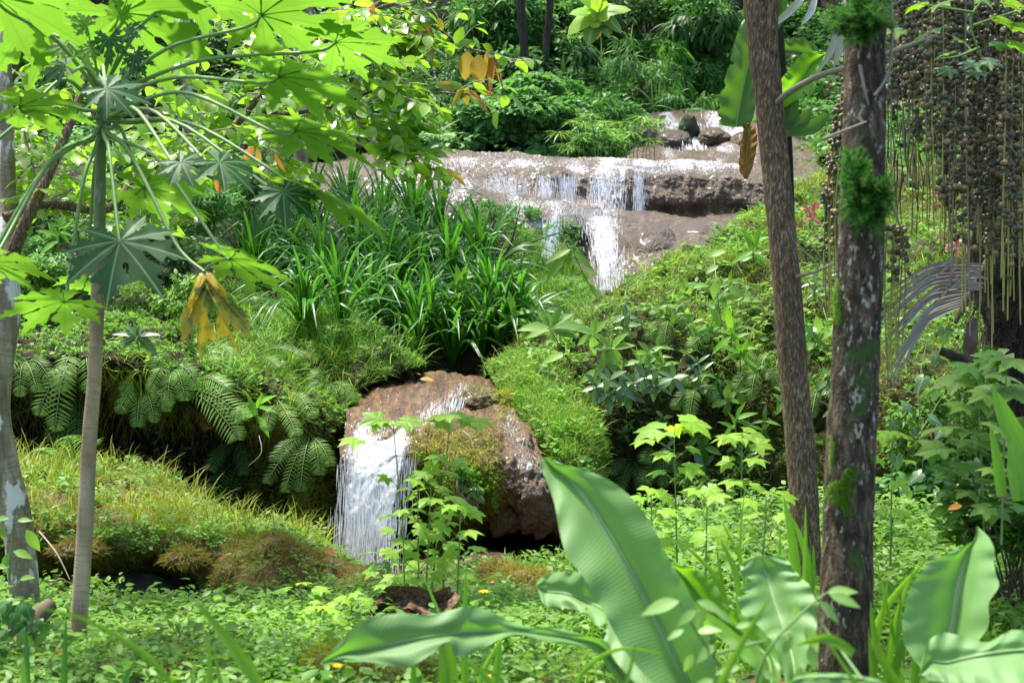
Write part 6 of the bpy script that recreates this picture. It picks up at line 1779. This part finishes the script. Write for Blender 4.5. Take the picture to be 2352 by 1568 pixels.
for k in range(9):
    x0, y0 = 2250 + random.uniform(-20, 30), 620 + random.uniform(-10, 60)
    mb = MB(); ribbon(mb, [P(x0, y0, 7.9), P(x0 - random.uniform(20, 60), y0 - random.uniform(0, 20), 7.85), P(x0 - random.uniform(60, 130), y0 + random.uniform(-30, 40), 7.8)], [.005, .009, .007, .001], (.2, -.8, .5), .5, 12); mb.build('leaflet', M['dead_grey'], df)
mb = MB(); strand(mb, [P(2160, 805, 7.8), P(2210, 825, 7.8), P(2260, 835, 7.9)], .022, .028, 10, 12, nz=.25); tag(mb.build('dead_branch', M['bark_dark']), 'short dead branch sticking left from the palm above the clubmoss', 'branch')
mb = MB(); ribbon(mb, [P(2240, 735, 7.7), P(2228, 765, 7.66), P(2222, 800, 7.66), P(2238, 838, 7.7)], [.01, .035, .04, .006], (.3, -1, .1), .7, 18, 7, ripple=.02); tag(mb.build('dead_bract', M['root']), 'pinkish grey dried bract hanging by the palm trunk', 'dead bract')
# clubmoss column
mb = MB()
for k in range(46):
    x = random.uniform(2188, 2300); y0 = random.uniform(790, 850); y1 = random.uniform(990, 1060); d = 8.0 - .12 * math.sin((x - 2188) / 112 * math.pi) + random.uniform(0, .15)
    c = cr(np.array([P(x + (2245 - x) * .25, y0, d), P(x, (y0 + y1) / 2, d), P(x, y1, d)]), 60)
    n = 260
    i = rng.integers(0, 60, n)
    f = nrm(rdir(n) - [0, 0, .3])
    place(mb, T_small(.35), orient(f, rdir(n, .5)), c[i] + rng.normal(size=(n, 3)) * .002, rng.uniform(.008, .017, n), rng.random(n))
tag(mb.build('hanging_clubmoss', M['clubmoss']), 'column of dense green clubmoss strings hanging by the palm', 'clubmoss')

# ================================================================== tall weeds with ragged maple-like leaves
WL = [T_radial(palm_lobes(5, 2.0, 1.0, .7, 2, .32, .85), .5, 90, (0, .5, 1), .25, .05) for _ in range(3)]


def tall_weed(base, top, label, leaves, d, group, seg=None, mat='tall_weed', lean=0):
    e = empty('tall_weed', P(*base, d), label, 'weed', group)
    pts = [P(base[0], base[1], d), P(base[0] * .6 + top[0] * .4 + lean, base[1] * .6 + top[1] * .4, d), P(*top, d)]
    mb = MB(); strand(mb, pts, .0055, .0025, 6, 16); mb.build('stem', M['stem'], e)
    for (x, y, s) in leaves:
        sx = top[0] + (base[0] - top[0]) * np.clip((y + 22 - top[1]) / (base[1] - top[1]), 0, 1)
        p0 = P(sx, min(base[1], max(top[1], y + 26)), d)
        dd = d + random.uniform(-.12, .08)
        c = P(x, y, dd)
        mb = MB(); strand(mb, [p0, (p0 + c) / 2 + [0, 0, .012], c], .0022, .0015, 5, 7, m=1)
        out = c - p0
        f = nrm(out * [1, 1, .2] + [0, random.uniform(-.06, .02), -.02])
        s_ = s / FPX * d * 1.15
        i = random.randrange(3)
        one_leaf(mb, WL[i], c, f, (random.uniform(-.35, .35), random.uniform(-.75, .1), 1), s_, m=0)
        mb.build('leaf', [M[mat], M['stem']], e)
    return e


def whorl_leaves(top, base, tiers, s0=46):
    out = []
    for i in range(tiers):
        t = (i / max(1, tiers)) ** 1.1
        cx = top[0] + (base[0] - top[0]) * t; cy = top[1] + (base[1] - top[1]) * t
        for sgn in (-1, 1):
            out.append((cx + sgn * random.uniform(14, 44), cy + random.uniform(-12, 12), s0 * random.uniform(.55, 1.0)))
        if i == 0:
            out.append((cx + random.uniform(-8, 8), cy - 8, s0 * .8))
    return out


GW = 'tall weeds before the falls'
for (b, t, tiers, s, d, lab, extra) in (
        ((940, 1372), (903, 975), 3, 40, 7.6, 'tall weed whose top crosses the white fall', [(868, 962, 46), (935, 966, 40), (815, 1010, 42)]),
        ((991, 1352), (1035, 962), 4, 40, 7.7, 'tall weed whose top leaves stand in front of the dome', [(1010, 952, 46), (1062, 960, 48), (1100, 968, 34)]),
        ((962, 1367), (959, 1110), 6, 38, 7.5, 'leafy weed between the two tallest before the small fall', []),
        ((978, 1364), (992, 1080), 5, 38, 7.6, 'weed with bright leaves just right of the white fall foot', []),
        ((1050, 1377), (1058, 1170), 4, 38, 7.5, 'shorter weed before the dark cave of the dome', [(1085, 1175, 36), (1030, 1168, 36)]),
        ((1018, 1357), (1022, 1190), 4, 32, 7.7, 'short weed before the dome among the taller ones', []),
        ((930, 1380), (925, 1180), 4, 32, 7.4, 'short weed at the foot of the white fall', []),
        ((905, 1375), (880, 1270), 3, 30, 7.6, 'small weed left of the cluster before the fall', [])):
    tall_weed(b, t, lab, whorl_leaves(t, b, tiers, s) + extra, d, GW)
for (b, t, tiers, s, d, lab, extra) in (
        ((1555, 1290), (1548, 990), 6, 46, 7.6, 'tall weed with large lobed leaves left of the brown trunk', [(1500, 985, 56), (1590, 970, 56), (1485, 1010, 40)]),
        ((1700, 1270), (1705, 1010), 5, 44, 7.4, 'tall weed with bright top leaves beside the brown trunk', [(1680, 1000, 50), (1730, 995, 44)]),
        ((1620, 1330), (1625, 1130), 4, 42, 7.0, 'medium weed between the two tall ones at the right', []),
        ((1500, 1300), (1495, 1130), 4, 42, 7.2, 'medium weed beside the tip of the upright banana leaf', []),
        ((1750, 1320), (1760, 1140), 4, 40, 7.0, 'weed leaning at the left foot of the brown trunk', []),
        ((2045, 1300), (2050, 1000), 5, 36, 7.0, 'slim weed right of the lichen trunk', [(2030, 1000, 36), (2070, 995, 34)]),
        ((740, 1500), (735, 1400), 3, 34, 7.0, 'small pale weed before the mossy block', []),
        ((800, 1440), (812, 1370), 3, 30, 7.2, 'small weed at the right of the mossy block', []),
        ((700, 1480), (690, 1345), 3, 32, 7.4, 'thin weed growing up before the mossy block', [])):
    tall_weed(b, t, lab, whorl_leaves(t, b, tiers, s) + extra, d, 'tall weeds on the sunny flat')
for (b, t, tiers, s, d, lab, extra) in (
        ((2262, 1250), (2245, 850), 5, 60, 6.4, 'big ragged-leaved weed at the right edge, before the clubmoss', [(2200, 870, 66), (2290, 860, 66), (2230, 835, 50), (2170, 980, 62)]),
        ((2300, 1250), (2312, 830), 5, 60, 6.2, 'big ragged-leaved weed in the right corner by the palm', [(2330, 900, 66), (2285, 900, 60), (2300, 820, 50)]),
        ((2210, 1250), (2200, 1020), 4, 52, 6.5, 'lower ragged-leaved weed under the clubmoss', [(2150, 1030, 50), (2240, 1010, 50)])):
    tall_weed(b, t, lab, whorl_leaves(t, b, tiers, s) + extra, d, 'ragged-leaved weeds at the right edge', mat='weed_light')

# glossy shrub at the right edge
e = empty('shrub', P(2300, 1440, 6.6), 'dense glossy-leaved shrub on thin dark stems at the right edge', 'shrub')
mb = MB(); cs = []
for k in range(34):
    x, y = random.uniform(2175, 2400), random.uniform(1060, 1260)
    y += max(0, (2260 - x)) * .3
    cs.append((x, y)); bx = 2300 + random.uniform(-20, 60)
    strand(mb, [P(bx, 1440, 6.6), P((bx + x) / 2 + 8, (1440 + y) / 2 + 20, 6.55), P(x, y, 6.5 + random.uniform(-.2, .2))], .006, .003, 5, 9)
mb.build('stems', M['stem_brown'], e)
mb = MB()
for (x, y) in cs:
    n = 14
    a = rng.uniform(0, 2 * math.pi, n)
    f = nrm(np.stack([np.cos(a), np.sin(a), rng.uniform(-.4, .6, n)], -1))
    place(mb, T_leaf(6, .34, .5, .2, .3), orient(f, rdir(n, 1.4)), P(x, y, 6.5) + rng.normal(size=(n, 3)) * .035, rng.uniform(.07, .12, n), rng.random(n))
mb.build('foliage', M['glossy'], e)
mb = MB(); one_leaf(mb, TOV, P(2210, 1160, 6.2), (-1, -.2, -.1), (0, -.5, .8), .06); tag(mb.build('fallen_leaf', M['leaf_orange']), 'single orange leaf caught in the glossy shrub', 'leaf')

# sword-shaped leaves
IR = [  # base, bend, tip, half width px, d, label
    ([(1830, 1380), (1822, 1260), (1800, 1140)], 12, 5.6, 'bright double sword leaf rising between the two big trunks'),
    ([(1842, 1390), (1852, 1280), (1815, 1180)], 10, 5.6, None), ([(1850, 1390), (1850, 1270), (1850, 1160)], 5, 5.5, None), ([(1862, 1400), (1868, 1320), (1868, 1250)], 6, 5.5, None)]


def sword(lists, label, group='sword-leaved plants', name='sword_leaved_plant', mat='iris'):
    b = lists[0]
    e = empty(name, P(b[0][0][0], b[0][0][1], b[2]), label, 'plant', group)
    for pl, wpx, d in lists:
        w_ = wpx / FPX * d
        mb = MB(); ribbon(mb, [P(x, y, d + .02 * i) for i, (x, y) in enumerate(pl)], [w_ * .8, w_, w_, w_ * .8, w_ * .5, .0008], (random.uniform(-.3, .3), -1, .15), .25, 18, 5); mb.build('leaf', M[mat], e)
    return e


sword([(a[0], a[1], a[2]) for a in IR], 'sword-leaved plant with a bright pair of leaves between the two big trunks')
sword([([(1740, 1420), (1720, 1330), (1660, 1200)], 6, 5.5), ([(1700, 1420), (1690, 1320), (1655, 1240)], 8, 5.4), ([(1680, 1440), (1660, 1350), (1645, 1250)], 6, 5.2), ([(1720, 1400), (1700, 1260), (1712, 1110)], 3, 5.8), ([(1650, 1400), (1640, 1320), (1560, 1240)], 7, 5.2), ([(1790, 1390), (1790, 1300), (1792, 1210)], 4, 5.6)], 'sword-leaved plant behind the pale torn banana leaf')
sword([([(1020, 1640), (1020, 1540), (1010, 1440)], 13, 4.6), ([(1045, 1640), (1020, 1500), (1000, 1420)], 11, 4.6), ([(1068, 1640), (1068, 1450), (1070, 1310)], 9, 5.0), ([(1050, 1560), (1020, 1440), (972, 1320)], 6, 5.0), ([(1120, 1640), (1140, 1540), (1150, 1470)], 11, 4.7), ([(955, 1640), (950, 1560), (950, 1500)], 8, 4.6), ([(1090, 1640), (1110, 1540), (1170, 1440)], 8, 4.6), ([(1160, 1640), (1120, 1560), (1050, 1500)], 9, 4.5)], 'sword-leaved plant sticking up through the horizontal banana leaf')
sword([([(2030, 1620), (2050, 1450), (2100, 1300)], 10, 5.0), ([(2000, 1640), (2010, 1500), (2040, 1330)], 9, 5.0), ([(1990, 1600), (2020, 1420), (2120, 1290)], 11, 5.1), ([(2080, 1600), (2050, 1450), (2005, 1250)], 5, 5.0), ([(2060, 1640), (2062, 1480), (2070, 1360)], 7, 4.9), ([(2000, 1640), (2060, 1520), (2120, 1330)], 12, 4.8), ([(2110, 1640), (2020, 1500), (2000, 1380)], 10, 4.7), ([(2100, 1620), (2106, 1460), (2108, 1330)], 10, 4.7), ([(2010, 1640), (2005, 1560), (1995, 1440)], 8, 4.6)], 'dense sword-leaved plant right of the foot of the lichen trunk')
sword([([(2352, 1050), (2300, 960), (2280, 880)], 14, 5.6), ([(2380, 1080), (2340, 1000), (2290, 900)], 18, 5.5), ([(2300, 1140), (2290, 1060), (2275, 980)], 14, 5.6), ([(2340, 1150), (2330, 1060), (2320, 1010)], 18, 5.5)], 'broad bright sword-leaved plant at the right edge by the palm', mat='banana_green')
sword([([(60, 1640), (62, 1540), (60, 1450)], 8, 4.8), ([(150, 1640), (148, 1540), (152, 1420)], 8, 4.9), ([(270, 1640), (290, 1560), (310, 1520)], 7, 4.7)], 'few dark upright sword leaves at the bottom left', mat='strap')
sword([([(365, 1640), (370, 1560), (372, 1510)], 6, 4.2), ([(480, 1640), (482, 1540), (478, 1450)], 7, 4.2), ([(440, 1640), (442, 1570), (445, 1520)], 6, 4.2), ([(510, 1640), (505, 1560), (490, 1490)], 6, 4.2), ([(600, 1640), (590, 1560), (570, 1500)], 8, 4.2)], 'sword leaves at the bottom left centre before the ground cover')
# blurred long blades right in front
sword([([(420, 1600), (330, 1500), (200, 1425), (85, 1395)], 7, 2.6), ([(640, 1640), (560, 1520), (500, 1440), (447, 1375)], 15, 2.7), ([(60, 1620), (55, 1560), (50, 1500)], 9, 2.7)], 'long arching grass blades very close to the camera at the lower left', name='long_grass', group=None)
sword([([(1640, 1600), (1690, 1500), (1730, 1430), (1770, 1370)], 9, 2.7), ([(1400, 1640), (1440, 1560), (1460, 1480)], 6, 3.0), ([(1310, 1620), (1340, 1540), (1420, 1490), (1520, 1500)], 6, 3.4), ([(1180, 1640), (1150, 1560), (1095, 1530)], 6, 3.6), ([(1960, 1500), (1900, 1465), (1830, 1480)], 12, 3.0), ([(2020, 1640), (1960, 1560), (1880, 1440)], 6, 3.1)], 'long pale grass blades close to the camera before the banana plant', name='long_grass', group=None)

# trifoliate weeds before the banana leaves
tri = []
for (x, y, a, s) in ((1560, 1380, 195, 95), (1600, 1400, 215, 60), (1620, 1400, 245, 55), (1600, 1380, -15, 70), (1640, 1400, -30, 60), (1570, 1445, 200, 46), (1600, 1450, 20, 60), (1660, 1470, -10, 60), (1640, 1480, 215, 60), (1690, 1440, 20, 44), (1720, 1470, -50, 60), (1760, 1460, 20, 60), (1700, 1530, 190, 60), (1740, 1540, -20, 60), (1800, 1500, 70, 50), (1850, 1440, -60, 70), (1830, 1420, 100, 45),
                     (1880, 1380, -40, 75), (1905, 1365, -12, 75), (1900, 1360, 10, 70), (1860, 1480, -80, 60), (1840, 1530, -100, 60), (1640, 1560, 200, 60), (1690, 1570, -10, 60), (1590, 1500, 250, 50), (1740, 1490, 130, 46)):
    tri.append((x, y, 3.3 + random.uniform(-.1, .1), a, s))
leafy_plant('trailing_weed', [[(1700, 1650, 3.4), (1660, 1540, 3.35), (1600, 1450, 3.3), (1560, 1380, 3.3)], [(1720, 1640, 3.35), (1760, 1500, 3.3), (1850, 1400, 3.3), (1900, 1360, 3.3)], [(1650, 1500, 3.35), (1720, 1480, 3.3), (1760, 1470, 3.3)], [(1980, 1560, 3.2), (1900, 1450, 3.3), (1860, 1400, 3.3)]], tri, 'pale trailing weed with pointed leaves before the banana leaves', 'weed', M['trifoliate'], None, T_leaf(7, .42, .4, .15, .4), 'stem', (.004, .002))

# ivy and stump in the lower left corner
mb = MB(); strand(mb, [P(-20, 1600, 6.2), P(20, 1500, 6.25), P(60, 1440, 6.3), P(118, 1385, 6.4)], .09, .03, 16, 20, nz=.35); tag(mb.build('dead_stump', M['stem_brown']), 'leaning dark dead stump covered with ivy in the lower left corner', 'stump')
iv = []
for k in range(60):
    x, y = random.uniform(-30, 110), random.uniform(1390, 1600)
    if x > 118 - (y - 1390) * .05 and y < 1420: continue
    iv.append((x, y, 6.0 + random.uniform(-.1, .1), random.uniform(200, 340), random.uniform(20, 38)))
leafy_plant('ivy', [[(0, 1620, 6.1), (30, 1500, 6.05), (60, 1410, 6.1)], [(60, 1600, 6.0), (90, 1500, 6.0)]], iv, 'dark ivy in the lower left corner', 'ivy', M['ivy'], None, THEART, 'stem')
leafy_plant('climbing_vine', [(20, 1330, 7.0), (25, 1270, 7.0), (30, 1200, 7.0)], [(20, 1190, 7, 180, 40), (40, 1195, 7, 10, 36), (60, 1215, 7, -60, 60), (20, 1270, 7, 250, 46), (30, 1265, 7, -10, 50), (10, 1240, 7, 100, 36), (25, 1300, 7, 170, 40), (45, 1330, 7, 20, 40), (15, 1340, 7, 200, 50)], 'vine with broad green leaves beside the pale trunk foot', 'vine', M['weed_light'], None, TL, 'stem')
# dead banana sheath lying on the ground
mb = MB()
ribbon(mb, [P(868, 1410, 7.3), P(900, 1378, 7.25), P(950, 1375, 7.2), P(1000, 1392, 7.15), P(1040, 1365, 7.2)], [.03, .055, .05, .06, .03], (0, -.9, .4), .9, 40, 13, ripple=.07)
ribbon(mb, [P(862, 1420, 7.35), P(920, 1405, 7.3), P(990, 1405, 7.2), P(1044, 1402, 7.25)], [.02, .035, .03, .04, .02], (0, -.8, .6), .9, 40, 13, ripple=.06)
tag(mb.build('dead_leaf_sheath', bark('dry_brown_sheath', (0.04, 0.022, 0.014), (0.15, 0.085, 0.05), (0.30, 0.2, 0.13), ridge=50, zs=1)), 'curled dark brown dead leaf sheath lying behind the horizontal banana leaf', 'dead leaf')
# dry stick on the dome and twigs
for pl, r, lab in (([(1062, 990, 10.15), (1080, 1005, 10.1), (1088, 1032, 10.05)], .007, 'pale dry stick lying on the dome'), ([(90, 1220, 8.6), (130, 1270, 8.4), (160, 1330, 8.3)], .006, 'thin bare twig right of the pale trunk'), ([(120, 1342, 8.3), (140, 1328, 8.25), (168, 1345, 8.3)], .005, 'small forked twig on the rock face right of the pale trunk'),
                   ([(595, 1000, 10.8), (600, 1040, 10.7), (570, 1070, 10.7)], .004, 'thin stalk with a brown pod in the left recess'), ([(445, 1400, 7.9), (470, 1430, 7.7), (500, 1450, 7.6)], .007, 'short brown stick at the foot of the shaded rock face')):
    mb = MB(); strand(mb, [P(*q_) for q_ in pl], r, r * .5, 6, 12, nz=.2); tag(mb.build('dry_twig', M['twig_pale']), lab, 'twig', 'loose twigs')
# yellow flowers and fallen leaves
for (x, y, d, lab) in ((1112, 1358, 7.0, 'yellow flower on a thin stem before the brown mossy rock'), (1130, 1552, 5.0, 'yellow flower among the sword leaves at the bottom'), (775, 1528, 3.58, 'tiny yellow flower at the tip of the horizontal banana leaf'), (2075, 1470, 5.2, 'yellow flower beside the bright mossy rock')):
    e = empty('yellow_flower', P(x, y, d), lab, 'flower', 'yellow flowers')
    mb = MB()
    for k in range(7):
        a = k / 7 * 2 * math.pi
        one_leaf(mb, TL, P(x, y, d), (math.cos(a), math.sin(a), .25), (0, 0, 1), 14 / FPX * d, .5)
    mb.build('petals', M['petal'], e)
    mb = MB(); strand(mb, [P(x, y, d), P(x, y + 25, d), P(x + 2, y + 60, d)], .002, .002, 5, 6); mb.build('stem', M['stem'], e)
for (x, y, m_, lab) in ((1155, 872, 'leaf_orange', 'orange fallen leaf on the boulder of the dome'), (965, 878, 'leaf_yellow', 'yellow fallen leaf in the water on top of the dome'), (425, 985, 'leaf_orange', 'brown fallen leaf in the left recess')):
    p = hit(x, y); mb = MB(); one_leaf(mb, TOV, p + np.array([0, -.03, .03]), (1, -.2, .1), (0, -.4, .9), .11); tag(mb.build('fallen_leaf', M[m_]), lab, 'leaf', 'fallen leaves')

# scattered leafy plants on the right bank
for k in range(30):
    x, y = random.uniform(1420, 2000), random.uniform(620, 1120)
    if y < 700 + (1700 - x) * .15 and x < 1600: y += 120
    p = hit(x, y); d = dep(p) - .05
    leafy_plant('leafy_plant', [(x, y, d + .08), (x + random.uniform(-8, 8), y - 20, d), (x + random.uniform(-12, 12), y - 42, d - .02)],
                whorls([(x + random.uniform(-10, 10), y - 42), (x + random.uniform(-14, 14), y - 20)], d - .03, random.uniform(22, 40), 4),
                'small leafy plant growing out of the moss on the face of the right bank', 'plant', M[random.choice(['weed_light', 'weed', 'bluish', 'glossy'])], 'leafy plants scattered over the right bank', random.choice([TL, TLN, TOV]), 'stem')
for (x, y, lab) in ((1700, 700, 'pale fern on the upper right bank just left of the brown trunk'), (1600, 900, 'fern in the middle of the right bank'), (1880, 900, 'fern between the two big trunks on the bank'), (1740, 860, 'fern on the bank touching the left side of the brown trunk'), (2060, 640, 'fern behind the grey dead frond'), (1540, 740, 'fern near the bend of the right bank crest')):
    fern([(x, y, x - 50, y + 40, .15), (x, y, x + 50, y + 35, .15), (x, y, x - 15, y + 60, .2), (x, y, x + 20, y - 30, .1), (x, y, x - 40, y - 10, .1)], lab, sag=.08, pinna=.06)
for (x, y, lab) in ((60, 830, 'fern at the left edge behind the pale trunk'), (400, 850, 'fern on the brow beneath the silvery star-shaped plant'), (330, 900, 'fern hanging in the middle of the dark recess'), (760, 880, 'fern at the edge of the grass right over the lacy fern'), (520, 760, 'bright fern above the pale fern on the left bank')):
    fern([(x, y, x - 55, y + 50, .2), (x, y, x + 55, y + 45, .2), (x, y, x - 15, y + 80, .2), (x, y, x + 25, y + 70, .2), (x, y, x - 45, y + 5, .1)], lab, sag=.08, pinna=.07)

# leafy branch hanging into the upper right corner in front of the fruit
bl = WL
e = empty('leafy_branch', P(2300, -60, 6.3), 'light green lobed leaves on a thin branch before the fruit strings at top right', 'branch')
mb = MB()
for pl in ([(2330, -60), (2250, 10), (2230, 60), (2260, 150), (2262, 190)], [(2240, 30), (2180, 20), (2110, 10)], [(2235, 60), (2290, 40), (2360, 20)], [(2250, 110), (2200, 130), (2160, 135)]):
    strand(mb, [P(x, y, 6.3) for x, y in pl], .006, .003, 6, 14)
mb.build('stem', M['stem'], e)
for (x, y, sx, sy, m_) in ((2110, 12, -1, 45, 'branch_leaf'), (2160, 8, -.3, 50, 'branch_leaf'), (2060, 70, -1, 46, 'weed_light'), (2140, 70, -.4, 55, 'branch_leaf'), (2200, 88, .2, 50, 'branch_leaf'), (2300, 45, .6, 52, 'branch_leaf'), (2345, 60, 1, 52, 'branch_leaf'), (2330, 100, .7, 50, 'branch_leaf'), (2180, 120, -.7, 46, 'branch_leaf'), (2290, 100, .5, 40, 'weed_light'), (2235, 145, -.4, 40, 'bluish'), (2270, 140, .5, 42, 'bluish'), (2180, 160, -.6, 40, 'bluish'), (2320, 5, .6, 50, 'branch_leaf'), (2250, -5, .2, 50, 'branch_leaf'), (2240, 165, .0, 34, 'bluish')):
    mb = MB(); one_leaf(mb, random.choice(WL), P(x, y, 6.25), (sx, -.3, -.15), (random.uniform(-.2, .2), .3 if m_ == 'branch_leaf' else -.45, 1), sy / FPX * 6.25); mb.build('leaf', M[m_], e)

# looser, drooping trees and saplings on the hillside
for (x, y, rx, ry, mt, sz, asp, lab) in ((1120, 60, 110, 60, 'jungle', .30, .22, 'forest sapling with long drooping leaves behind the orange leaf tips'),
                                (1000, 230, 70, 60, 'jungle_dark', .26, .2, 'dark drooping sapling right of the end of the leafy branch'),
                                (1480, 150, 90, 60, 'jungle', .24, .14, 'drooping bamboo-like sapling between the forest trunks and the climbers'),
                                (1300, 190, 80, 60, 'jungle_dark', .28, .3, 'broad-leaved dark sapling right of the two forest trunks'),
                                (1160, 170, 60, 50, 'vine', .24, .35, 'pale broad-leaved sapling at the foot of the left forest trunk'),
                                (1640, 60, 70, 50, 'jungle_dark', .3, .2, 'dark drooping sapling at the top beside the brown trunk'),
                                (1560, 240, 70, 30, 'vine', .2, .2, 'low leafy sapling on the brow over the far cascade')):
    bush(x, y, rx, ry, lab, M[mt], 700, sz, T_leaf(5, asp, .35, .2, .9), d=dep(hit(x, y)) - 2.2, lobes=7, droop=.75, flat=.9, cat='sapling', name='forest_sapling', group='drooping saplings on the hillside')
for (x, y) in ((1230, 180), (1350, 230), (1420, 200), (1100, 260), (1500, 240), (1010, 300), (1250, 250), (1450, 120), (1380, 130), (1180, 235)):
    p = hit(x, y); d = dep(p) - 1.9
    leafy_plant('tall_grass_plant', [(x, y + 25, d), (x, y, d)], [(x, y + random.uniform(-4, 16), d, a + random.uniform(-12, 12), random.uniform(30, 62)) for a in (75, 100, 130, 45, 20, 160)], 'arching grass-like plant in the undergrowth of the hillside', 'plant', M['sedge'], 'grass-like plants on the hillside', T_leaf(6, .07, .3, .2, 1.0), 'stem')
# hanging light green moss strands on the dome
mb = MB()
for k in range(120):
    x, y = random.uniform(960, 1140), random.uniform(1000, 1130)
    p = hit(x, y) + np.array([0, -.02, 0])
    L = random.uniform(.05, .22)
    c = cr(np.array([p, p + [random.uniform(-.02, .02), -.03, -L * .5], p + [random.uniform(-.03, .03), -.03, -L]]), 16)
    n = 30; i_ = rng.integers(0, 16, n)
    place(mb, T_small(.4), orient(nrm(rdir(n) - [0, 0, .6]), rdir(n, .5)), c[i_], rng.uniform(.012, .028, n), rng.random(n))
tag(mb.build('hanging_moss', M['grass_bright']), 'light green strands hanging over the middle of the dome', 'moss', None, 'stuff')

scatter_leaves('front', 9000, lambda x, y: box(-300, 2700, 1180, 2200, 20)(x, y), M['weed'], 'broad_leaved_weeds', 'patches of broader darker leaves in the ground cover of the valley floor', .04, .075, tpl=T_leaf(5, .55, .45, .2, .4), stem=(.06, .2), clump=1.2)
scatter_leaves('tongue', 900, None, M['weed_light'], 'ground_cover', 'a few small broad leaves in the grass tongue', .03, .07, tpl=T_leaf(4, .5, .4, .2, .3), stem=(.06, .12))
mb = MB()
pos, nr, g = sample('front', 700, lambda x, y: box(-200, 2500, 1200, 1700, 20)(x, y))
pos2, nr2, g2 = sample('leftmound', 250, lambda x, y: box(-200, 900, 1040, 1400, 20)(x, y))
pos = np.concatenate([pos, pos2]); n = len(pos)
place(mb, TL, orient(nrm(rdir(n) * [1, 1, .2]), rdir(n, 1.5)), pos + [0, 0, .03], rng.uniform(.04, .09, n), rng.random(n))
tag(mb.build('leaf_litter', M['fern_dead']), 'dead brown leaves fallen among the ground cover', 'leaf litter', None, 'stuff')
# spray where the small fall meets the ground and where it leaves the lip
streaks([((770, 1240, 10.2), (900, 1240, 10.1), (760, 1300, 10.0), (910, 1300, 9.9))], 500, 'spray', 'white spray at the foot of the small fall', .05, (.001, .003), (.01, .04))
streaks([((1060, 905, 11.6), (1075, 915, 11.55), (930, 965, 10.85), (1000, 965, 10.85))], 260, 'falling_water_threads', 'thin white rills running over the top of the dome', .02, (.001, .002), (.04, .12))

for (x, y, rx, ry, d, mt, n, lab) in ((60, 480, 110, 70, 12.8, 'jungle_dark', 2600, 'dark feathery bush behind the fork of the pale tree'), (210, 560, 110, 60, 12.6, 'jungle', 2600, 'feathery bush behind the green top of the papaya trunk'),
        (370, 590, 110, 60, 12.6, 'jungle_dark', 2600, 'dark feathery bush above the yellow papaya leaf'), (470, 480, 90, 60, 13.6, 'jungle', 2200, 'mid green bush at the left end of the strap-leaf clump'),
        (320, 420, 110, 60, 14.2, 'jungle_dark', 2600, 'dark bush in the shade between the papaya stalks'), (560, 420, 80, 50, 15.0, 'jungle', 1800, 'green bush over the strap-leaf clump behind the dark papaya leaves'),
        (90, 640, 90, 35, 12.2, 'weed', 1500, 'low leafy bush on the left bank behind the pale trunk'), (420, 680, 90, 30, 12.3, 'weed', 1500, 'low leafy bush on the left bank behind the yellow leaf')):
    bush(x, y, rx, ry, lab, M[mt], n, .06, TLN if 'jungle' in mt else None, d=d, group='bushes on the upper left bank', lobes=8)

for (x, y, rx, ry, d, lab) in ((560, 1275, 46, 20, 8.75, 'brown mossy clod on the brow at the left end of the centre block'), (690, 1290, 60, 20, 8.7, 'wide brown mossy clod on the brow left of the fall foot'), (810, 1345, 70, 26, 8.6, 'brown earth hump just below the foot of the white fall'),
                      (180, 1260, 60, 20, 8.65, 'brown mossy hump on the brow beside the papaya trunk'), (430, 1285, 46, 24, 8.6, 'mossy hump in the middle of the low rock face brow'), (940, 1365, 60, 26, 8.7, 'brown earth hump among the stems of the tall weeds'),
                      (1010, 1300, 60, 14, 10.0, 'flat wet brown stone in the shallow water under the dome'), (1130, 1290, 70, 14, 9.9, 'wide flat wet stone in the shallow water before the cave')):
    wet = 'wet' in lab
    rock(x, y, rx, ry, d, lab, M['trav_dark'] if wet else M['soil_moss'], .45, 'wet_rock' if wet else 'mossy_rock', grass=None if wet else 500)

for (x, y, rx, ry, d, r3, am, lab) in ((1490, 580, 75, 66, 16.45, .5, .16, 'bulging wet boulder right of the lower water curtain'), (1610, 545, 85, 42, 16.85, .5, .16, 'wide low wet boulder on the second step near the grassy bank'),
                             (1305, 520, 46, 30, 16.75, .35, .22, 'dark wet boulder between the thin fall and the lower water curtain'),
                             (1545, 325, 45, 26, 24.9, .4, .25, 'pale wet boulder under the left arm of the far cascade'), (1640, 318, 38, 24, 24.8, .4, .25, 'pale wet boulder in the middle of the far cascade'), (1470, 315, 40, 26, 25.0, .4, .25, 'wet boulder at the left end of the far cascade'), (1705, 330, 32, 28, 24.5, .4, .25, 'wet boulder at the right end of the far cascade')):
    rock(x, y, rx, ry, d, lab, M['trav'], am, 'wet_boulder', 'boulder', r3)
    bpy.context.scene.collection.objects[-1]['group'] = 'wet boulders of the upper falls'
streaks([((1500, 285, 25.8), (1580, 290, 25.8), (1530, 350, 24.3), (1600, 355, 24.3)), ((1600, 280, 25.8), (1680, 285, 25.8), (1640, 360, 24.2), (1720, 365, 24.2))], 420, 'falling_water_threads', 'white threads of water running between the far cascade boulders', .05, (.002, .005), (.08, .26))
streaks([((1120, 392, 18.1), (1320, 392, 18.1), (1140, 450, 17.4), (1320, 450, 17.6)), ((1460, 392, 18.0), (1480, 392, 18.0), (1458, 495, 17.8), (1472, 495, 17.8)), ((1220, 455, 17.0), (1380, 480, 17.0), (1300, 500, 16.6), (1400, 505, 16.6))], 700, 'falling_water_threads', 'loose spray and threads along the lip of the long terrace', .03, (.001, .0025), (.03, .12))
